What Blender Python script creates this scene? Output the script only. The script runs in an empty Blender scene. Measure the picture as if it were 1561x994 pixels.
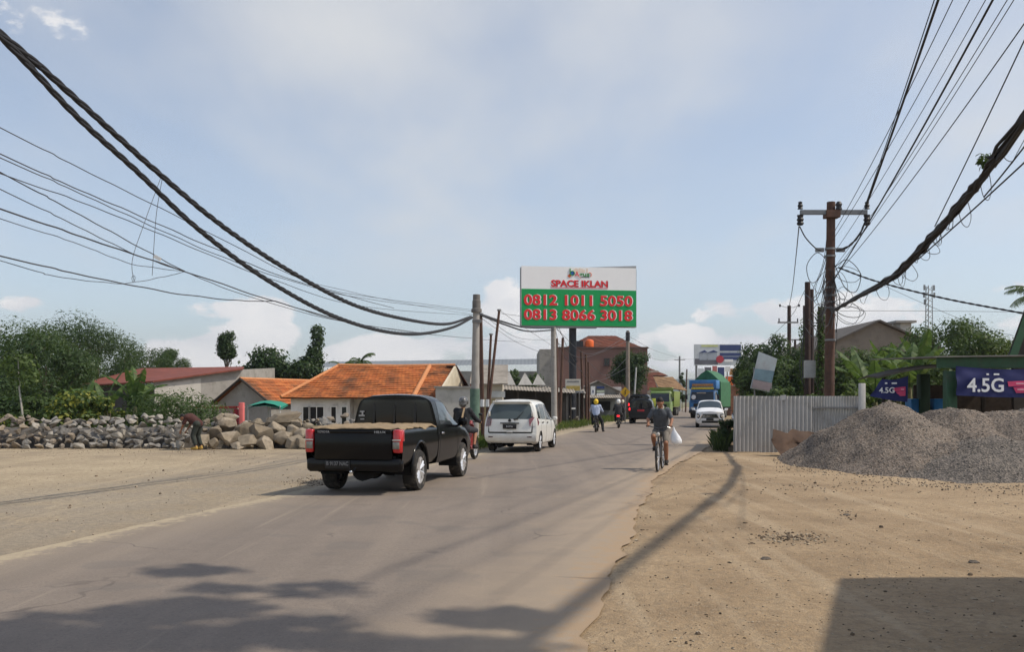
import bpy, bmesh, math, random
import numpy as np
from mathutils import Vector, Matrix, Euler
R = math.radians
random.seed(7); rng = np.random.default_rng(7)
SC = bpy.context.scene
COL = SC.collection
# ------------------------------------------------------------------ camera / pixel helpers
F = 1400.0; CX = 780.5; HY = 612.0; CH = 1.65      # focal length in photo pixels, centre, horizon row, eye height
def P(x, y, d): return Vector(((x - CX) / F * d, d, CH + (HY - y) / F * d))
def GP(x, y, z=0.0):
    d = (CH - z) * F / (y - HY); return Vector(((x - CX) / F * d, d, z))
AX = R(10.9); DX, DY = math.sin(AX), math.cos(AX)  # near road direction
def lane(v, u): return Vector((v * DY + u * DX, -v * DX + u * DY, 0))   # v across, u along the road
def plane_d(x, v): return v / (DY * (x - CX) / F - DX)
def lerp(a, b, t): return a + (b - a) * t
def sstep(a, b, x):
    t = min(1, max(0, (x - a) / (b - a))); return t * t * (3 - 2 * t)

# ------------------------------------------------------------------ tagging
def tag(o, label=None, cat=None, group=None, kind=None):
    if label: o['label'] = label
    if cat: o['category'] = cat
    if group: o['group'] = group
    if kind: o['kind'] = kind
    return o
def thing(name, label, cat, loc=(0, 0, 0), rz=0, group=None):
    o = bpy.data.objects.new(name, None); COL.objects.link(o)
    o.empty_display_size = 0.2
    o.location = loc; o.rotation_euler = (0, 0, rz)
    return tag(o, label, cat, group)

# ------------------------------------------------------------------ mesh builder
class MB:
    def __init__(s): s.v = []; s.f = []; s.m = []; s.uv = None
    def add(s, vs, fs, mi=0):
        n = len(s.v); s.v += [tuple(p) for p in vs]
        s.f += [tuple(i + n for i in f) for f in fs]; s.m += [mi] * len(fs)
        return n
    def box(s, c, d, rot=None, mi=0, taper=1.0):
        x, y, z = d[0] / 2, d[1] / 2, d[2] / 2
        t = taper
        vs = [Vector(p) for p in ((-x, -y, -z), (x, -y, -z), (x, y, -z), (-x, y, -z), (-x * t, -y * t, z), (x * t, -y * t, z), (x * t, y * t, z), (-x * t, y * t, z))]
        if rot is not None:
            M = Euler(rot).to_matrix(); vs = [M @ p for p in vs]
        c = Vector(c)
        s.add([p + c for p in vs], [(3, 2, 1, 0), (4, 5, 6, 7), (0, 1, 5, 4), (1, 2, 6, 5), (2, 3, 7, 6), (3, 0, 4, 7)], mi); return s
    def rbox(s, c, d, r=0.03, mi=0):              # box with rounded vertical and horizontal edges (chamfers)
        x, y, z = d[0] / 2, d[1] / 2, d[2] / 2; r = min(r, x * .95, y * .95, z * .95)
        def ring(ix, iy, zz):
            k = r * .3
            return [(c[0] + a, c[1] + b, c[2] + zz) for a, b in ((-ix + r, -iy), (ix - r, -iy), (ix - k, -iy + k), (ix, -iy + r), (ix, iy - r), (ix - k, iy - k), (ix - r, iy), (-ix + r, iy), (-ix + k, iy - k), (-ix, iy - r), (-ix, -iy + r), (-ix + k, -iy + k))]
        s.loft([ring(x - r, y - r, -z), ring(x - .3 * r, y - .3 * r, -z + .3 * r), ring(x, y, -z + r), ring(x, y, z - r), ring(x - .3 * r, y - .3 * r, z - .3 * r), ring(x - r, y - r, z)], mi=mi)
        return s
    def loft(s, rings, closed=True, cap=True, mi=0):
        n = len(rings[0]); vs = [p for r_ in rings for p in r_]; fs = []
        for i in range(len(rings) - 1):
            for j in range(n if closed else n - 1):
                k = (j + 1) % n
                fs.append((i * n + j, i * n + k, (i + 1) * n + k, (i + 1) * n + j))
        if cap and closed:
            fs.append(tuple(range(n - 1, -1, -1))); b = (len(rings) - 1) * n; fs.append(tuple(range(b, b + n)))
        s.add(vs, fs, mi); return s
    def tube(s, pts, r, n=8, mi=0, flat=1.0, cap=True):
        pts = [Vector(p) for p in pts]; rs = r if hasattr(r, '__len__') else [r] * len(pts)
        rings = []; up = None
        for i, p in enumerate(pts):
            t = (pts[min(i + 1, len(pts) - 1)] - pts[max(i - 1, 0)])
            if t.length < 1e-9: t = Vector((0, 0, 1))
            t.normalize()
            if up is None:
                up = Vector((0, 0, 1)) if abs(t.z) < .9 else Vector((1, 0, 0))
            a = t.cross(up)
            if a.length < 1e-4: a = t.cross(Vector((1, 0.3, 0)))
            a.normalize(); b = a.cross(t).normalized(); up = b
            rings.append([p + (a * math.cos(q) + b * math.sin(q) * flat) * rs[i] for q in (2 * math.pi * k / n for k in range(n))])
        s.loft(rings, True, cap, mi); return s
    def lathe(s, prof, n=16, M=None, mi=0, cap=True):    # prof = (radius, z); M maps to place
        rings = []
        for r, z in prof:
            ring = [Vector((r * math.cos(2 * math.pi * k / n), r * math.sin(2 * math.pi * k / n), z)) for k in range(n)]
            rings.append([M @ p for p in ring] if M is not None else ring)
        s.loft(rings, True, cap, mi); return s
    def prism(s, poly, y0, y1, mi=0):             # poly in (x,z), extruded along y
        n = len(poly); vs = [(x, y0, z) for x, z in poly] + [(x, y1, z) for x, z in poly]
        fs = [tuple(range(n)), tuple(range(2 * n - 1, n - 1, -1))] + [(i + n, (i + 1) % n + n, (i + 1) % n, i) for i in range(n)]
        s.add(vs, fs, mi); return s
    def ball(s, c, r, n=12, m=8, mi=0, rot=None):
        r = r if hasattr(r, '__len__') else (r, r, r); rings = []
        M = Euler(rot).to_matrix() if rot else None
        for i in range(m + 1):
            a = -math.pi / 2 + math.pi * min(max(i / m, .02), .98)
            ring = []
            for k in range(n):
                p = Vector((r[0] * math.cos(a) * math.cos(2 * math.pi * k / n), r[1] * math.cos(a) * math.sin(2 * math.pi * k / n), r[2] * math.sin(a)))
                ring.append((M @ p if M else p) + Vector(c))
            rings.append(ring)
        s.loft(rings, True, True, mi); return s
    def plate(s, a, b, c, d, t, mi=0):            # thick quad
        a, b, c, d = map(Vector, (a, b, c, d)); n = (b - a).cross(d - a).normalized() * t
        s.add([a, b, c, d, a - n, b - n, c - n, d - n], [(0, 1, 2, 3), (7, 6, 5, 4), (0, 4, 5, 1), (1, 5, 6, 2), (2, 6, 7, 3), (3, 7, 4, 0)], mi); return s
    def build(s, name, mats, parent=None, smooth=True, bevel=0, angle=40, loc=None, rz=None):
        me = bpy.data.meshes.new(name); me.from_pydata(s.v, [], s.f)
        mats = mats if isinstance(mats, (list, tuple)) else [mats]
        for m in mats: me.materials.append(m)
        if len(mats) > 1: me.polygons.foreach_set('material_index', s.m)
        bm = bmesh.new(); bm.from_mesh(me); bmesh.ops.recalc_face_normals(bm, faces=bm.faces[:])
        if bevel: bmesh.ops.bevel(bm, geom=[e for e in bm.edges if len(e.link_faces) == 2 and e.calc_face_angle(0) > R(35)], offset=bevel, segments=2, affect='EDGES', clamp_overlap=True)
        bm.to_mesh(me); bm.free()
        if smooth: shade(me, angle)
        return link(name, me, parent, loc, rz)
def shade(me, angle=40):
    me.polygons.foreach_set('use_smooth', [True] * len(me.polygons))
    try: me.set_sharp_from_angle(angle=R(angle))
    except Exception: pass
def link(name, me, parent=None, loc=None, rz=None):
    o = bpy.data.objects.new(name, me); COL.objects.link(o)
    if parent is not None: o.parent = parent
    if loc is not None: o.location = loc
    if rz is not None: o.rotation_euler = (0, 0, rz)
    return o
def np_mesh(name, v, f, mats, k=4):
    me = bpy.data.meshes.new(name); n = len(f)
    me.vertices.add(len(v)); me.vertices.foreach_set('co', np.asarray(v, dtype=np.float32).ravel())
    me.loops.add(n * k); me.loops.foreach_set('vertex_index', np.asarray(f, dtype=np.int32).ravel())
    me.polygons.add(n); me.polygons.foreach_set('loop_start', np.arange(0, n * k, k, dtype=np.int32))
    me.polygons.foreach_set('loop_total', np.full(n, k, dtype=np.int32))
    me.update(); me.validate()
    for m in (mats if isinstance(mats, (list, tuple)) else [mats]): me.materials.append(m)
    return me
def spline(pts, n):                               # Catmull-Rom through points, n per span
    pts = [Vector(p) for p in pts]; out = []
    for i in range(len(pts) - 1):
        p0 = pts[i - 1] if i else pts[0] * 2 - pts[1]; p1, p2 = pts[i], pts[i + 1]
        p3 = pts[i + 2] if i + 2 < len(pts) else p2 * 2 - p1
        for k in range(n):
            t = k / n
            out.append(.5 * ((2 * p1) + (p2 - p0) * t + (2 * p0 - 5 * p1 + 4 * p2 - p3) * t * t + (3 * p1 - p0 - 3 * p2 + p3) * t ** 3))
    out.append(pts[-1]); return out

# ------------------------------------------------------------------ materials
def newmat(name):
    m = bpy.data.materials.new(name); m.use_nodes = True
    nt = m.node_tree; nt.nodes.clear(); return m, nt
def N(nt, t, **kw):
    n = nt.nodes.new(t)
    for k, v in kw.items():
        if k.startswith('i_'): n.inputs[k[2:].replace('_', ' ')].default_value = v
        elif k.startswith('n') and k[1:].isdigit(): n.inputs[int(k[1:])].default_value = v
        else: setattr(n, k, v)
    return n
def c4(c): return (c[0], c[1], c[2], 1.0)
def noise(nt, co, scale, detail=4, rough=.6):
    n = N(nt, 'ShaderNodeTexNoise'); n.inputs['Scale'].default_value = scale; n.inputs['Detail'].default_value = detail; n.inputs['Roughness'].default_value = rough
    if co is not None: nt.links.new(co, n.inputs['Vector'])
    return n.outputs['Fac']
def ramp(nt, fac, stops):
    r = N(nt, 'ShaderNodeValToRGB'); e = r.color_ramp.elements
    while len(e) < len(stops): e.new(.5)
    for i, (p, c) in enumerate(stops): e[i].position = p; e[i].color = c4(c)
    nt.links.new(fac, r.inputs['Fac']); return r.outputs['Color']
def mixc(nt, fac, a, b, mode='MIX'):
    m = N(nt, 'ShaderNodeMix', data_type='RGBA', blend_type=mode)
    for s, v in ((m.inputs[0], fac), (m.inputs[6], a), (m.inputs[7], b)):
        if hasattr(v, 'is_output'): nt.links.new(v, s)
        elif isinstance(v, (int, float)): s.default_value = v
        else: s.default_value = c4(v)
    return m.outputs[2]
def mth(nt, op, a, b=None, c=None):
    m = N(nt, 'ShaderNodeMath', operation=op)
    for i, v in enumerate((a, b, c)):
        if v is None: continue
        if hasattr(v, 'is_output'): nt.links.new(v, m.inputs[i])
        else: m.inputs[i].default_value = v
    return m.outputs[0]
def maprange(nt, v, a, b, c=0, d=1, smooth=True):
    m = N(nt, 'ShaderNodeMapRange'); m.interpolation_type = 'SMOOTHSTEP' if smooth else 'LINEAR'
    nt.links.new(v, m.inputs[0])
    for i, q in enumerate((a, b, c, d)): m.inputs[i + 1].default_value = q
    return m.outputs[0]
def bsdf(nt, col, rough=.6, metal=0, bump=None, bumpd=.02, coat=0, spec=.4, strength=.6):
    b = N(nt, 'ShaderNodeBsdfPrincipled'); o = N(nt, 'ShaderNodeOutputMaterial')
    if hasattr(col, 'is_output'): nt.links.new(col, b.inputs['Base Color'])
    else: b.inputs['Base Color'].default_value = c4(col)
    if hasattr(rough, 'is_output'): nt.links.new(rough, b.inputs['Roughness'])
    else: b.inputs['Roughness'].default_value = rough
    b.inputs['Metallic'].default_value = metal; b.inputs['Specular IOR Level'].default_value = spec
    if coat: b.inputs['Coat Weight'].default_value = coat; b.inputs['Coat Roughness'].default_value = .08
    if bump is not None:
        bn = N(nt, 'ShaderNodeBump'); bn.inputs['Distance'].default_value = bumpd; bn.inputs['Strength'].default_value = strength
        nt.links.new(bump, bn.inputs['Height']); nt.links.new(bn.outputs[0], b.inputs['Normal'])
    nt.links.new(b.outputs[0], o.inputs[0]); return b
MATS = {}
def mat(name, col, rough=.6, var=.18, scale=3.0, metal=0, bump=0, bscale=30, coat=0, spec=.4, dirt=None, dirtamt=.5, dscale=1.5):
    if name in MATS: return MATS[name]
    m, nt = newmat(name); co = N(nt, 'ShaderNodeTexCoord').outputs['Object']
    f = noise(nt, co, scale, 5, .65)
    lo = [c * (1 - var) for c in col]; hi = [min(1, c * (1 + var)) for c in col]
    c = ramp(nt, f, [(.3, lo), (.7, hi)])
    if dirt is not None:
        g = maprange(nt, noise(nt, co, dscale, 6, .7), .45, .7, 0, dirtamt); c = mixc(nt, g, c, dirt)
    bp = noise(nt, co, bscale, 3) if bump else None
    bsdf(nt, c, rough, metal, bp, bump or .01, coat, spec)
    MATS[name] = m; return m
def glass(name, col=(.012, .014, .016), rough=.06):
    if name in MATS: return MATS[name]
    m, nt = newmat(name); bsdf(nt, col, rough, 0, None, spec=.6); MATS[name] = m; return m
def leafmat(name, c1, c2, c3=None, trans=.35):
    if name in MATS: return MATS[name]
    m, nt = newmat(name); g = N(nt, 'ShaderNodeNewGeometry'); co = N(nt, 'ShaderNodeTexCoord').outputs['Object']
    a = ramp(nt, g.outputs['Random Per Island'], [(0, c1), (.55, c2), (1, c3 or c2)])
    k = maprange(nt, noise(nt, co, .7, 2), .35, .65)
    c = mixc(nt, k, a, mixc(nt, .5, a, c1))
    d = N(nt, 'ShaderNodeBsdfPrincipled'); d.inputs['Roughness'].default_value = .55; d.inputs['Specular IOR Level'].default_value = .3
    t = N(nt, 'ShaderNodeBsdfTranslucent'); mx = N(nt, 'ShaderNodeMixShader'); mx.inputs[0].default_value = trans
    nt.links.new(c, d.inputs['Base Color']); nt.links.new(mixc(nt, .5, c, (.10, .16, .02)), t.inputs['Color'])
    nt.links.new(d.outputs[0], mx.inputs[1]); nt.links.new(t.outputs[0], mx.inputs[2])
    nt.links.new(mx.outputs[0], N(nt, 'ShaderNodeOutputMaterial').inputs[0]); MATS[name] = m; return m
def emis(name, col, s):
    if name in MATS: return MATS[name]
    m, nt = newmat(name); b = bsdf(nt, col, .3); b.inputs['Emission Color'].default_value = c4(col); b.inputs['Emission Strength'].default_value = s
    MATS[name] = m; return m

def text(s, name, size, m, parent, loc, rot=(math.pi / 2, 0, 0), bold=.0, ext=.002, width=None, align='CENTER', kid_label=None):
    cu = bpy.data.curves.new(name, 'FONT'); cu.body = s; cu.size = size; cu.align_x = align; cu.align_y = 'CENTER'
    cu.offset = bold; cu.extrude = ext; cu.resolution_u = 3
    t = bpy.data.objects.new(name, cu); COL.objects.link(t)
    bpy.context.view_layer.update()
    me = bpy.data.meshes.new_from_object(t.evaluated_get(bpy.context.evaluated_depsgraph_get()))
    bpy.data.objects.remove(t)
    if width:
        xs = [v.co.x for v in me.vertices]; w = max(xs) - min(xs); cxm = (max(xs) + min(xs)) / 2
        for v in me.vertices:
            v.co.x = (v.co.x - (cxm if align == 'CENTER' else min(xs))) * width / w
    me.materials.clear(); me.materials.append(m)
    o = link(name, me, parent, loc); o.rotation_euler = rot
    return o
# ------------------------------------------------------------------ setting: sky, sun, camera
cam = bpy.data.objects.new('camera', bpy.data.cameras.new('camera')); COL.objects.link(cam)
cam.location = (0, 0, CH); cam.rotation_euler = (math.pi / 2, 0, 0)
cam.data.sensor_fit = 'HORIZONTAL'; cam.data.sensor_width = 36; cam.data.lens = F / 1561 * 36
cam.data.shift_y = (HY - 497) / 1561; cam.data.clip_end = 30000; cam.data.clip_start = .1
SC.camera = cam
SUN_EL, SUN_DIR = R(51.5), Vector((math.cos(R(-9)), math.sin(R(-9)), 0))
sl = bpy.data.lights.new('sun', 'SUN'); sl.energy = 3.25; sl.angle = R(.9); sl.color = (1, .90, .76)
so = bpy.data.objects.new('sun', sl); COL.objects.link(so); so.location = (30, 0, 40)
sv = Vector((SUN_DIR.x * math.cos(SUN_EL), SUN_DIR.y * math.cos(SUN_EL), math.sin(SUN_EL)))
so.rotation_euler = sv.to_track_quat('Z', 'Y').to_euler()

w = bpy.data.worlds.new('World'); SC.world = w; w.use_nodes = True; nt = w.node_tree; nt.nodes.clear()
sky = N(nt, 'ShaderNodeTexSky', sky_type='NISHITA'); sky.sun_disc = False; sky.sun_elevation = SUN_EL
sky.sun_rotation = math.atan2(sv.x, sv.y); sky.air_density = 1.0; sky.dust_density = 1.2; sky.ozone_density = 1.6; sky.altitude = 30
tc = N(nt, 'ShaderNodeTexCoord').outputs['Generated']
sx = N(nt, 'ShaderNodeSeparateXYZ'); nt.links.new(tc, sx.inputs[0])
az = mth(nt, 'ARCTAN2', sx.outputs[0], sx.outputs[1]); el = mth(nt, 'ARCSINE', sx.outputs[2])
elc = mth(nt, 'MAXIMUM', el, 0.0)
# thin high cloud sheet: direction projected on a flat layer
zz = mth(nt, 'ADD', mth(nt, 'MAXIMUM', sx.outputs[2], 0.0), .22)
cv = N(nt, 'ShaderNodeCombineXYZ'); nt.links.new(mth(nt, 'DIVIDE', sx.outputs[0], zz), cv.inputs[0]); nt.links.new(mth(nt, 'DIVIDE', sx.outputs[1], zz), cv.inputs[1])
mp = N(nt, 'ShaderNodeMapping'); mp.inputs['Rotation'].default_value = (0, 0, R(35)); mp.inputs['Scale'].default_value = (1.0, .55, 1); mp.inputs['Location'].default_value = (2.3, .9, 0)
nt.links.new(cv.outputs[0], mp.inputs[0])
hi = maprange(nt, noise(nt, mp.outputs[0], 1.15, 5, .52), .36, .68)
hi2 = noise(nt, mp.outputs[0], 4.5, 5, .6)
mid = mth(nt, 'MULTIPLY', maprange(nt, el, .09, .20), maprange(nt, el, .60, .36))      # the sheet hangs 5 to 30 degrees up
sheet = mth(nt, 'MULTIPLY', mth(nt, 'ADD', mth(nt, 'MULTIPLY', hi, .75), mth(nt, 'MULTIPLY', hi2, .3)), mth(nt, 'ADD', mth(nt, 'MULTIPLY', mid, .74), .20))
# cumulus low on the horizon
ce = N(nt, 'ShaderNodeCombineXYZ'); nt.links.new(az, ce.inputs[0]); nt.links.new(mth(nt, 'MULTIPLY', el, 1.7), ce.inputs[1])
cn = noise(nt, ce.outputs[0], 17, 7, .58); cn2 = noise(nt, ce.outputs[0], 6, 4, .5)
def sky_dir(x, y): return math.atan((x - CX) / F), math.atan((HY - y) / math.hypot(F, x - CX))
blob = None
for (x, y, wx, wy, amp) in ((375, 475, 100, 22, .95), (385, 520, 70, 45, 1.15), (305, 545, 80, 35, 1.05), (765, 475, 42, 45, 1.15), (640, 535, 150, 28, .95), (790, 525, 120, 40, .9), (1105, 478, 55, 22, .9), (1255, 478, 130, 34, .95), (1040, 520, 80, 30, .9),
                        (30, 462, 50, 14, .9), (60, 42, 150, 55, .50), (1150, 535, 200, 36, .9), (550, 545, 90, 26, .95), (-300, 500, 200, 60, 1), (1900, 480, 250, 70, 1), (1020, 555, 120, 20, .8)):
    a, e = sky_dir(x, y); wa, we = wx / F, wy / F
    dx = mth(nt, 'DIVIDE', mth(nt, 'SUBTRACT', az, a), wa); dy = mth(nt, 'DIVIDE', mth(nt, 'SUBTRACT', el, e), we)
    g = mth(nt, 'SUBTRACT', amp, mth(nt, 'MULTIPLY', mth(nt, 'ADD', mth(nt, 'MULTIPLY', dx, dx), mth(nt, 'MULTIPLY', dy, dy)), .55))
    blob = g if blob is None else mth(nt, 'MAXIMUM', blob, g)
blob = mth(nt, 'MAXIMUM', blob, -.6)
den = mth(nt, 'ADD', mth(nt, 'MULTIPLY', blob, .42), mth(nt, 'ADD', mth(nt, 'MULTIPLY', cn, .9), mth(nt, 'MULTIPLY', cn2, .35)))
cum = maprange(nt, den, .83, .94)
cumlit = maprange(nt, mth(nt, 'SUBTRACT', cn2, mth(nt, 'MULTIPLY', cn, .25)), .2, .5)
hsv = N(nt, 'ShaderNodeHueSaturation'); hsv.inputs['Saturation'].default_value = .80; nt.links.new(sky.outputs[0], hsv.inputs['Color'])
SKYN = hsv.outputs[0]
c1 = mixc(nt, sheet, SKYN, (4.62, 4.66, 4.68))
c2 = mixc(nt, mth(nt, 'MULTIPLY', cum, .94), c1, mixc(nt, cumlit, (4.7, 4.75, 4.95), (7.0, 6.7, 6.4)))
bg = N(nt, 'ShaderNodeBackground'); bg.inputs['Strength'].default_value = .14
nt.links.new(c2, bg.inputs[0]); nt.links.new(bg.outputs[0], N(nt, 'ShaderNodeOutputWorld').inputs[0])
SC.view_settings.view_transform = 'Standard'; SC.view_settings.look = 'None'; SC.view_settings.exposure = .22; SC.view_settings.gamma = 1
SC.view_settings.use_curve_mapping = False
SC.cycles.max_bounces = 6; SC.cycles.transparent_max_bounces = 8; SC.cycles.volume_bounces = 0

# ------------------------------------------------------------------ setting: road edges and ground
LE = [GP(x, y) for x, y in ((0, 848), (240, 797), (460, 748), (610, 717), (740, 690), (870, 658), (940, 645), (985, 636.5), (1008, 631), (1026, 627), (1036, 624))]
RE = [GP(x, y) for x, y in ((890, 994), (945, 850), (985, 760), (1003, 726), (1040, 704), (1070, 690), (1090, 672), (1106, 655), (1106, 642), (1090, 633), (1072, 627), (1060, 624))]
LE = [LE[0] - Vector((DX, DY, 0)) * 80] + LE; RE = [RE[0] - Vector((DX, DY, 0)) * 80] + RE
LE = [Vector((p.x, p.y, 0)) for p in LE]; RE = [Vector((p.x, p.y, 0)) for p in RE]
def at_y(line, y):
    if y <= line[0].y: return line[0].x + (y - line[0].y) * DX / DY
    for a, b in zip(line, line[1:]):
        if a.y <= y <= b.y: return lerp(a.x, b.x, (y - a.y) / (b.y - a.y))
    a, b = line[-2], line[-1]; return b.x + (y - b.y) * (b.x - a.x) / (b.y - a.y)
from mathutils import noise as mnoise
def gz(x, y):
    z = 0.0
    dip = sstep(37, 44, y) * sstep(100, 80, y) * sstep(-2.0 + (y - 40) * .03, -6, x) * sstep(-75, -45, x); z -= .9 * dip
    dl = at_y(LE, y) - x; dr = x - at_y(RE, y); e = max(dl, dr)
    if e > 0 and y < 260:
        k = sstep(0, 1.5, e)
        z += k * ((.03 * mnoise.noise((x * .5, y * .5, 0))) + .008 * mnoise.noise((x * 1.9, y * 1.9, 3))) - .0 * (1 - k)
    elif y < 260: z -= .02
    return z
def axis(a, b, step0, grow, far):
    r = [0.0]; s = step0
    while r[-1] < far: r.append(r[-1] + s); s *= grow
    return r
ys = [-60, -40, -25, -15, -8, -4, -1, 1, 2, 3] + list(np.arange(3.5, 46, .33)) + list(np.arange(46, 110, 1.2)) + list(np.arange(110, 260, 8)) + [300, 380, 500, 800, 1300, 2200, 3400]
xs = [-3400, -1800, -900, -400, -200, -120] + list(np.arange(-80, -26, 2.0)) + list(np.arange(-26, 26, .33)) + list(np.arange(26, 60, 2.0)) + [80, 120, 200, 400, 900, 1800, 3400]
nx, ny = len(xs), len(ys)
gv = [(x, y, gz(x, y)) for y in ys for x in xs]
gf = [(j * nx + i, j * nx + i + 1, (j + 1) * nx + i + 1, (j + 1) * nx + i) for j in range(ny - 1) for i in range(nx - 1)]
m, nt = newmat('dusty_ground'); co = N(nt, 'ShaderNodeTexCoord').outputs['Object']
sep = N(nt, 'ShaderNodeSeparateXYZ'); nt.links.new(co, sep.inputs[0])
n1 = noise(nt, co, .16, 5, .55); n2 = noise(nt, co, .9, 6, .65); n3 = noise(nt, co, 9, 5, .7); n4 = noise(nt, co, 55, 3, .7)
right = maprange(nt, mth(nt, 'SUBTRACT', mth(nt, 'MULTIPLY', sep.outputs[0], .982), mth(nt, 'MULTIPLY', sep.outputs[1], .189)), -5, 0)
cl = ramp(nt, mth(nt, 'ADD', mth(nt, 'MULTIPLY', n1, .6), mth(nt, 'MULTIPLY', n2, .4)), [(.36, (.225, .185, .14)), (.5, (.40, .325, .22)), (.62, (.48, .395, .27))])
cr = ramp(nt, mth(nt, 'ADD', mth(nt, 'MULTIPLY', n1, .5), mth(nt, 'MULTIPLY', n2, .5)), [(.38, (.24, .17, .103)), (.49, (.36, .26, .158)), (.60, (.45, .335, .21))])
c = mixc(nt, right, cl, cr)
c = mixc(nt, maprange(nt, n3, .44, .60, .0, .5), c, (.25, .19, .125))
c = mixc(nt, maprange(nt, noise(nt, co, 3.6, 6, .75), .56, .66, 0, .45), c, (.20, .155, .105)); mq = N(nt, 'ShaderNodeMapping'); mq.inputs['Scale'].default_value = (2.2, 6, 1); nt.links.new(co, mq.inputs[0]); c = mixc(nt, maprange(nt, noise(nt, mq.outputs[0], 3.2, 5, .7), .62, .68, 0, .7), c, (.12, .09, .06))
c = mixc(nt, maprange(nt, n4, .56, .70, .0, .6), c, (.16, .135, .11))
lv = mth(nt, 'SUBTRACT', mth(nt, 'MULTIPLY', sep.outputs[0], .982), mth(nt, 'MULTIPLY', sep.outputs[1], .189))
gb_ = mth(nt, 'MULTIPLY', maprange(nt, lv, -13.5, -10.5), maprange(nt, lv, -5, -6.5)); c = mixc(nt, mth(nt, 'MULTIPLY', gb_, maprange(nt, mth(nt, 'ADD', n2, mth(nt, 'MULTIPLY', n3, .5)), (.55), .85, .05, .5)), c, (.22, .20, .175))
c = mixc(nt, maprange(nt, noise(nt, co, 24, 4, .75), .54, .66, 0, .5), c, (.46, .38, .28))
mp = N(nt, 'ShaderNodeMapping'); mp.inputs['Rotation'].default_value = (0, 0, AX); mp.inputs['Scale'].default_value = (2.6, .12, 1); nt.links.new(co, mp.inputs[0])
tr = noise(nt, mp.outputs[0], 1.0, 4, .5); c = mixc(nt, maprange(nt, tr, .52, .68, 0, .32), c, (.50, .40, .275))
far = maprange(nt, sep.outputs[1], 60, 160); c = mixc(nt, mth(nt, 'MULTIPLY', far, .7), c, (.10, .12, .06))
bsdf(nt, c, .95, 0, mth(nt, 'ADD', mth(nt, 'MULTIPLY', n3, 1.0), mth(nt, 'MULTIPLY', n4, .45)), .055, spec=.15, strength=.8)
GROUND = m
me = np_mesh('ground', gv, gf, m); shade(me, 80); tag(link('ground', me), 'dusty tan bare earth beside the road', None, None, 'structure')

# road sheet: across-road columns, edge attribute drives dust at the margins
rows = list(np.arange(-40, 3, 1.0)) + list(np.arange(3, 36, .2)) + list(np.arange(36, 50, 1.0)) + list(np.arange(50, 110, 2.5)) + list(np.arange(110, 262, 8))
NC = 28; rv = []; rf = []; ed = []; sd = []
for y in rows:
    a, b = at_y(LE, y), at_y(RE, y)
    wob = .12 * mnoise.noise((y * .35, 0, 0)) + .07 * mnoise.noise((y * 2.1, 5, 0)) + .05 * mnoise.noise((y * 5.7, 6, 0)) ; wob2 = .10 * mnoise.noise((y * .4, 7, 0)) + .06 * mnoise.noise((y * 1.3, 2, 0)) + .10 * mnoise.noise((y * 2.4, 9, 0)) + .06 * mnoise.noise((y * 6.1, 4, 0))
    a += wob; b += wob2
    for i in range(NC + 1):
        t = i / NC; rv.append((lerp(a, b, t), y, .012 + .03 * math.sin(math.pi * t))); ed.append(min(t, 1 - t) * (b - a)); sd.append(t)
rf = [(j * (NC + 1) + i, j * (NC + 1) + i + 1, (j + 1) * (NC + 1) + i + 1, (j + 1) * (NC + 1) + i) for j in range(len(rows) - 1) for i in range(NC)]
m, nt = newmat('dusty_asphalt'); co = N(nt, 'ShaderNodeTexCoord').outputs['Object']
at = N(nt, 'ShaderNodeAttribute', attribute_name='edge').outputs['Fac']; ab = mth(nt, 'ABSOLUTE', at)
n1 = noise(nt, co, .35, 5, .6); n2 = noise(nt, co, 2.2, 5, .65); n3 = noise(nt, co, 120, 2, .7)
mp = N(nt, 'ShaderNodeMapping'); mp.inputs['Rotation'].default_value = (0, 0, AX); mp.inputs['Scale'].default_value = (1.5, .05, 1); nt.links.new(co, mp.inputs[0])
tr = noise(nt, mp.outputs[0], 1.1, 4, .5)
c = ramp(nt, mth(nt, 'ADD', mth(nt, 'MULTIPLY', n1, .45), mth(nt, 'MULTIPLY', tr, .55)), [(.32, (.170, .142, .118)), (.5, (.215, .178, .146)), (.68, (.265, .218, .174))])
c = mixc(nt, maprange(nt, n2, .45, .8, 0, .35), c, (.27, .23, .19))
c = mixc(nt, maprange(nt, noise(nt, co, 38, 3, .8), .5, .66, 0, .45), c, (.12, .10, .085)); c = mixc(nt, maprange(nt, noise(nt, co, 30, 3, .8), .58, .7, 0, .5), c, (.34, .29, .24))
pt = noise(nt, co, .8, 3, .5); c = mixc(nt, maprange(nt, pt, .58, .62, 0, .38), c, (.155, .138, .122)); c = mixc(nt, maprange(nt, noise(nt, mp.outputs[0], 2.4, 4, .6), .60, .72, 0, .35), c, (.34, .285, .22))
c = mixc(nt, maprange(nt, n3, .45, .75, 0, .4), c, (.10, .09, .08))
edge = mth(nt, 'ADD', ab, mth(nt, 'MULTIPLY', mth(nt, 'SUBTRACT', n2, .5), .9))
isr = maprange(nt, N(nt, 'ShaderNodeAttribute', attribute_name='across').outputs['Fac'], .45, .55)
dust = maprange(nt, mth(nt, 'ADD', edge, mth(nt, 'MULTIPLY', mth(nt, 'SUBTRACT', n1, .5), 2.2)), .0, 1.9, .9, 0)
dust = mth(nt, 'MULTIPLY', dust, mth(nt, 'ADD', mth(nt, 'MULTIPLY', isr, .6), .35))
isl = mth(nt, 'SUBTRACT', 1.0, isr); dirt_ = mixc(nt, isr, (.40, .33, .225), (.345, .25, .16)); c = mixc(nt, dust, c, mixc(nt, isr, (.37, .30, .21), (.345, .275, .20)))
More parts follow.
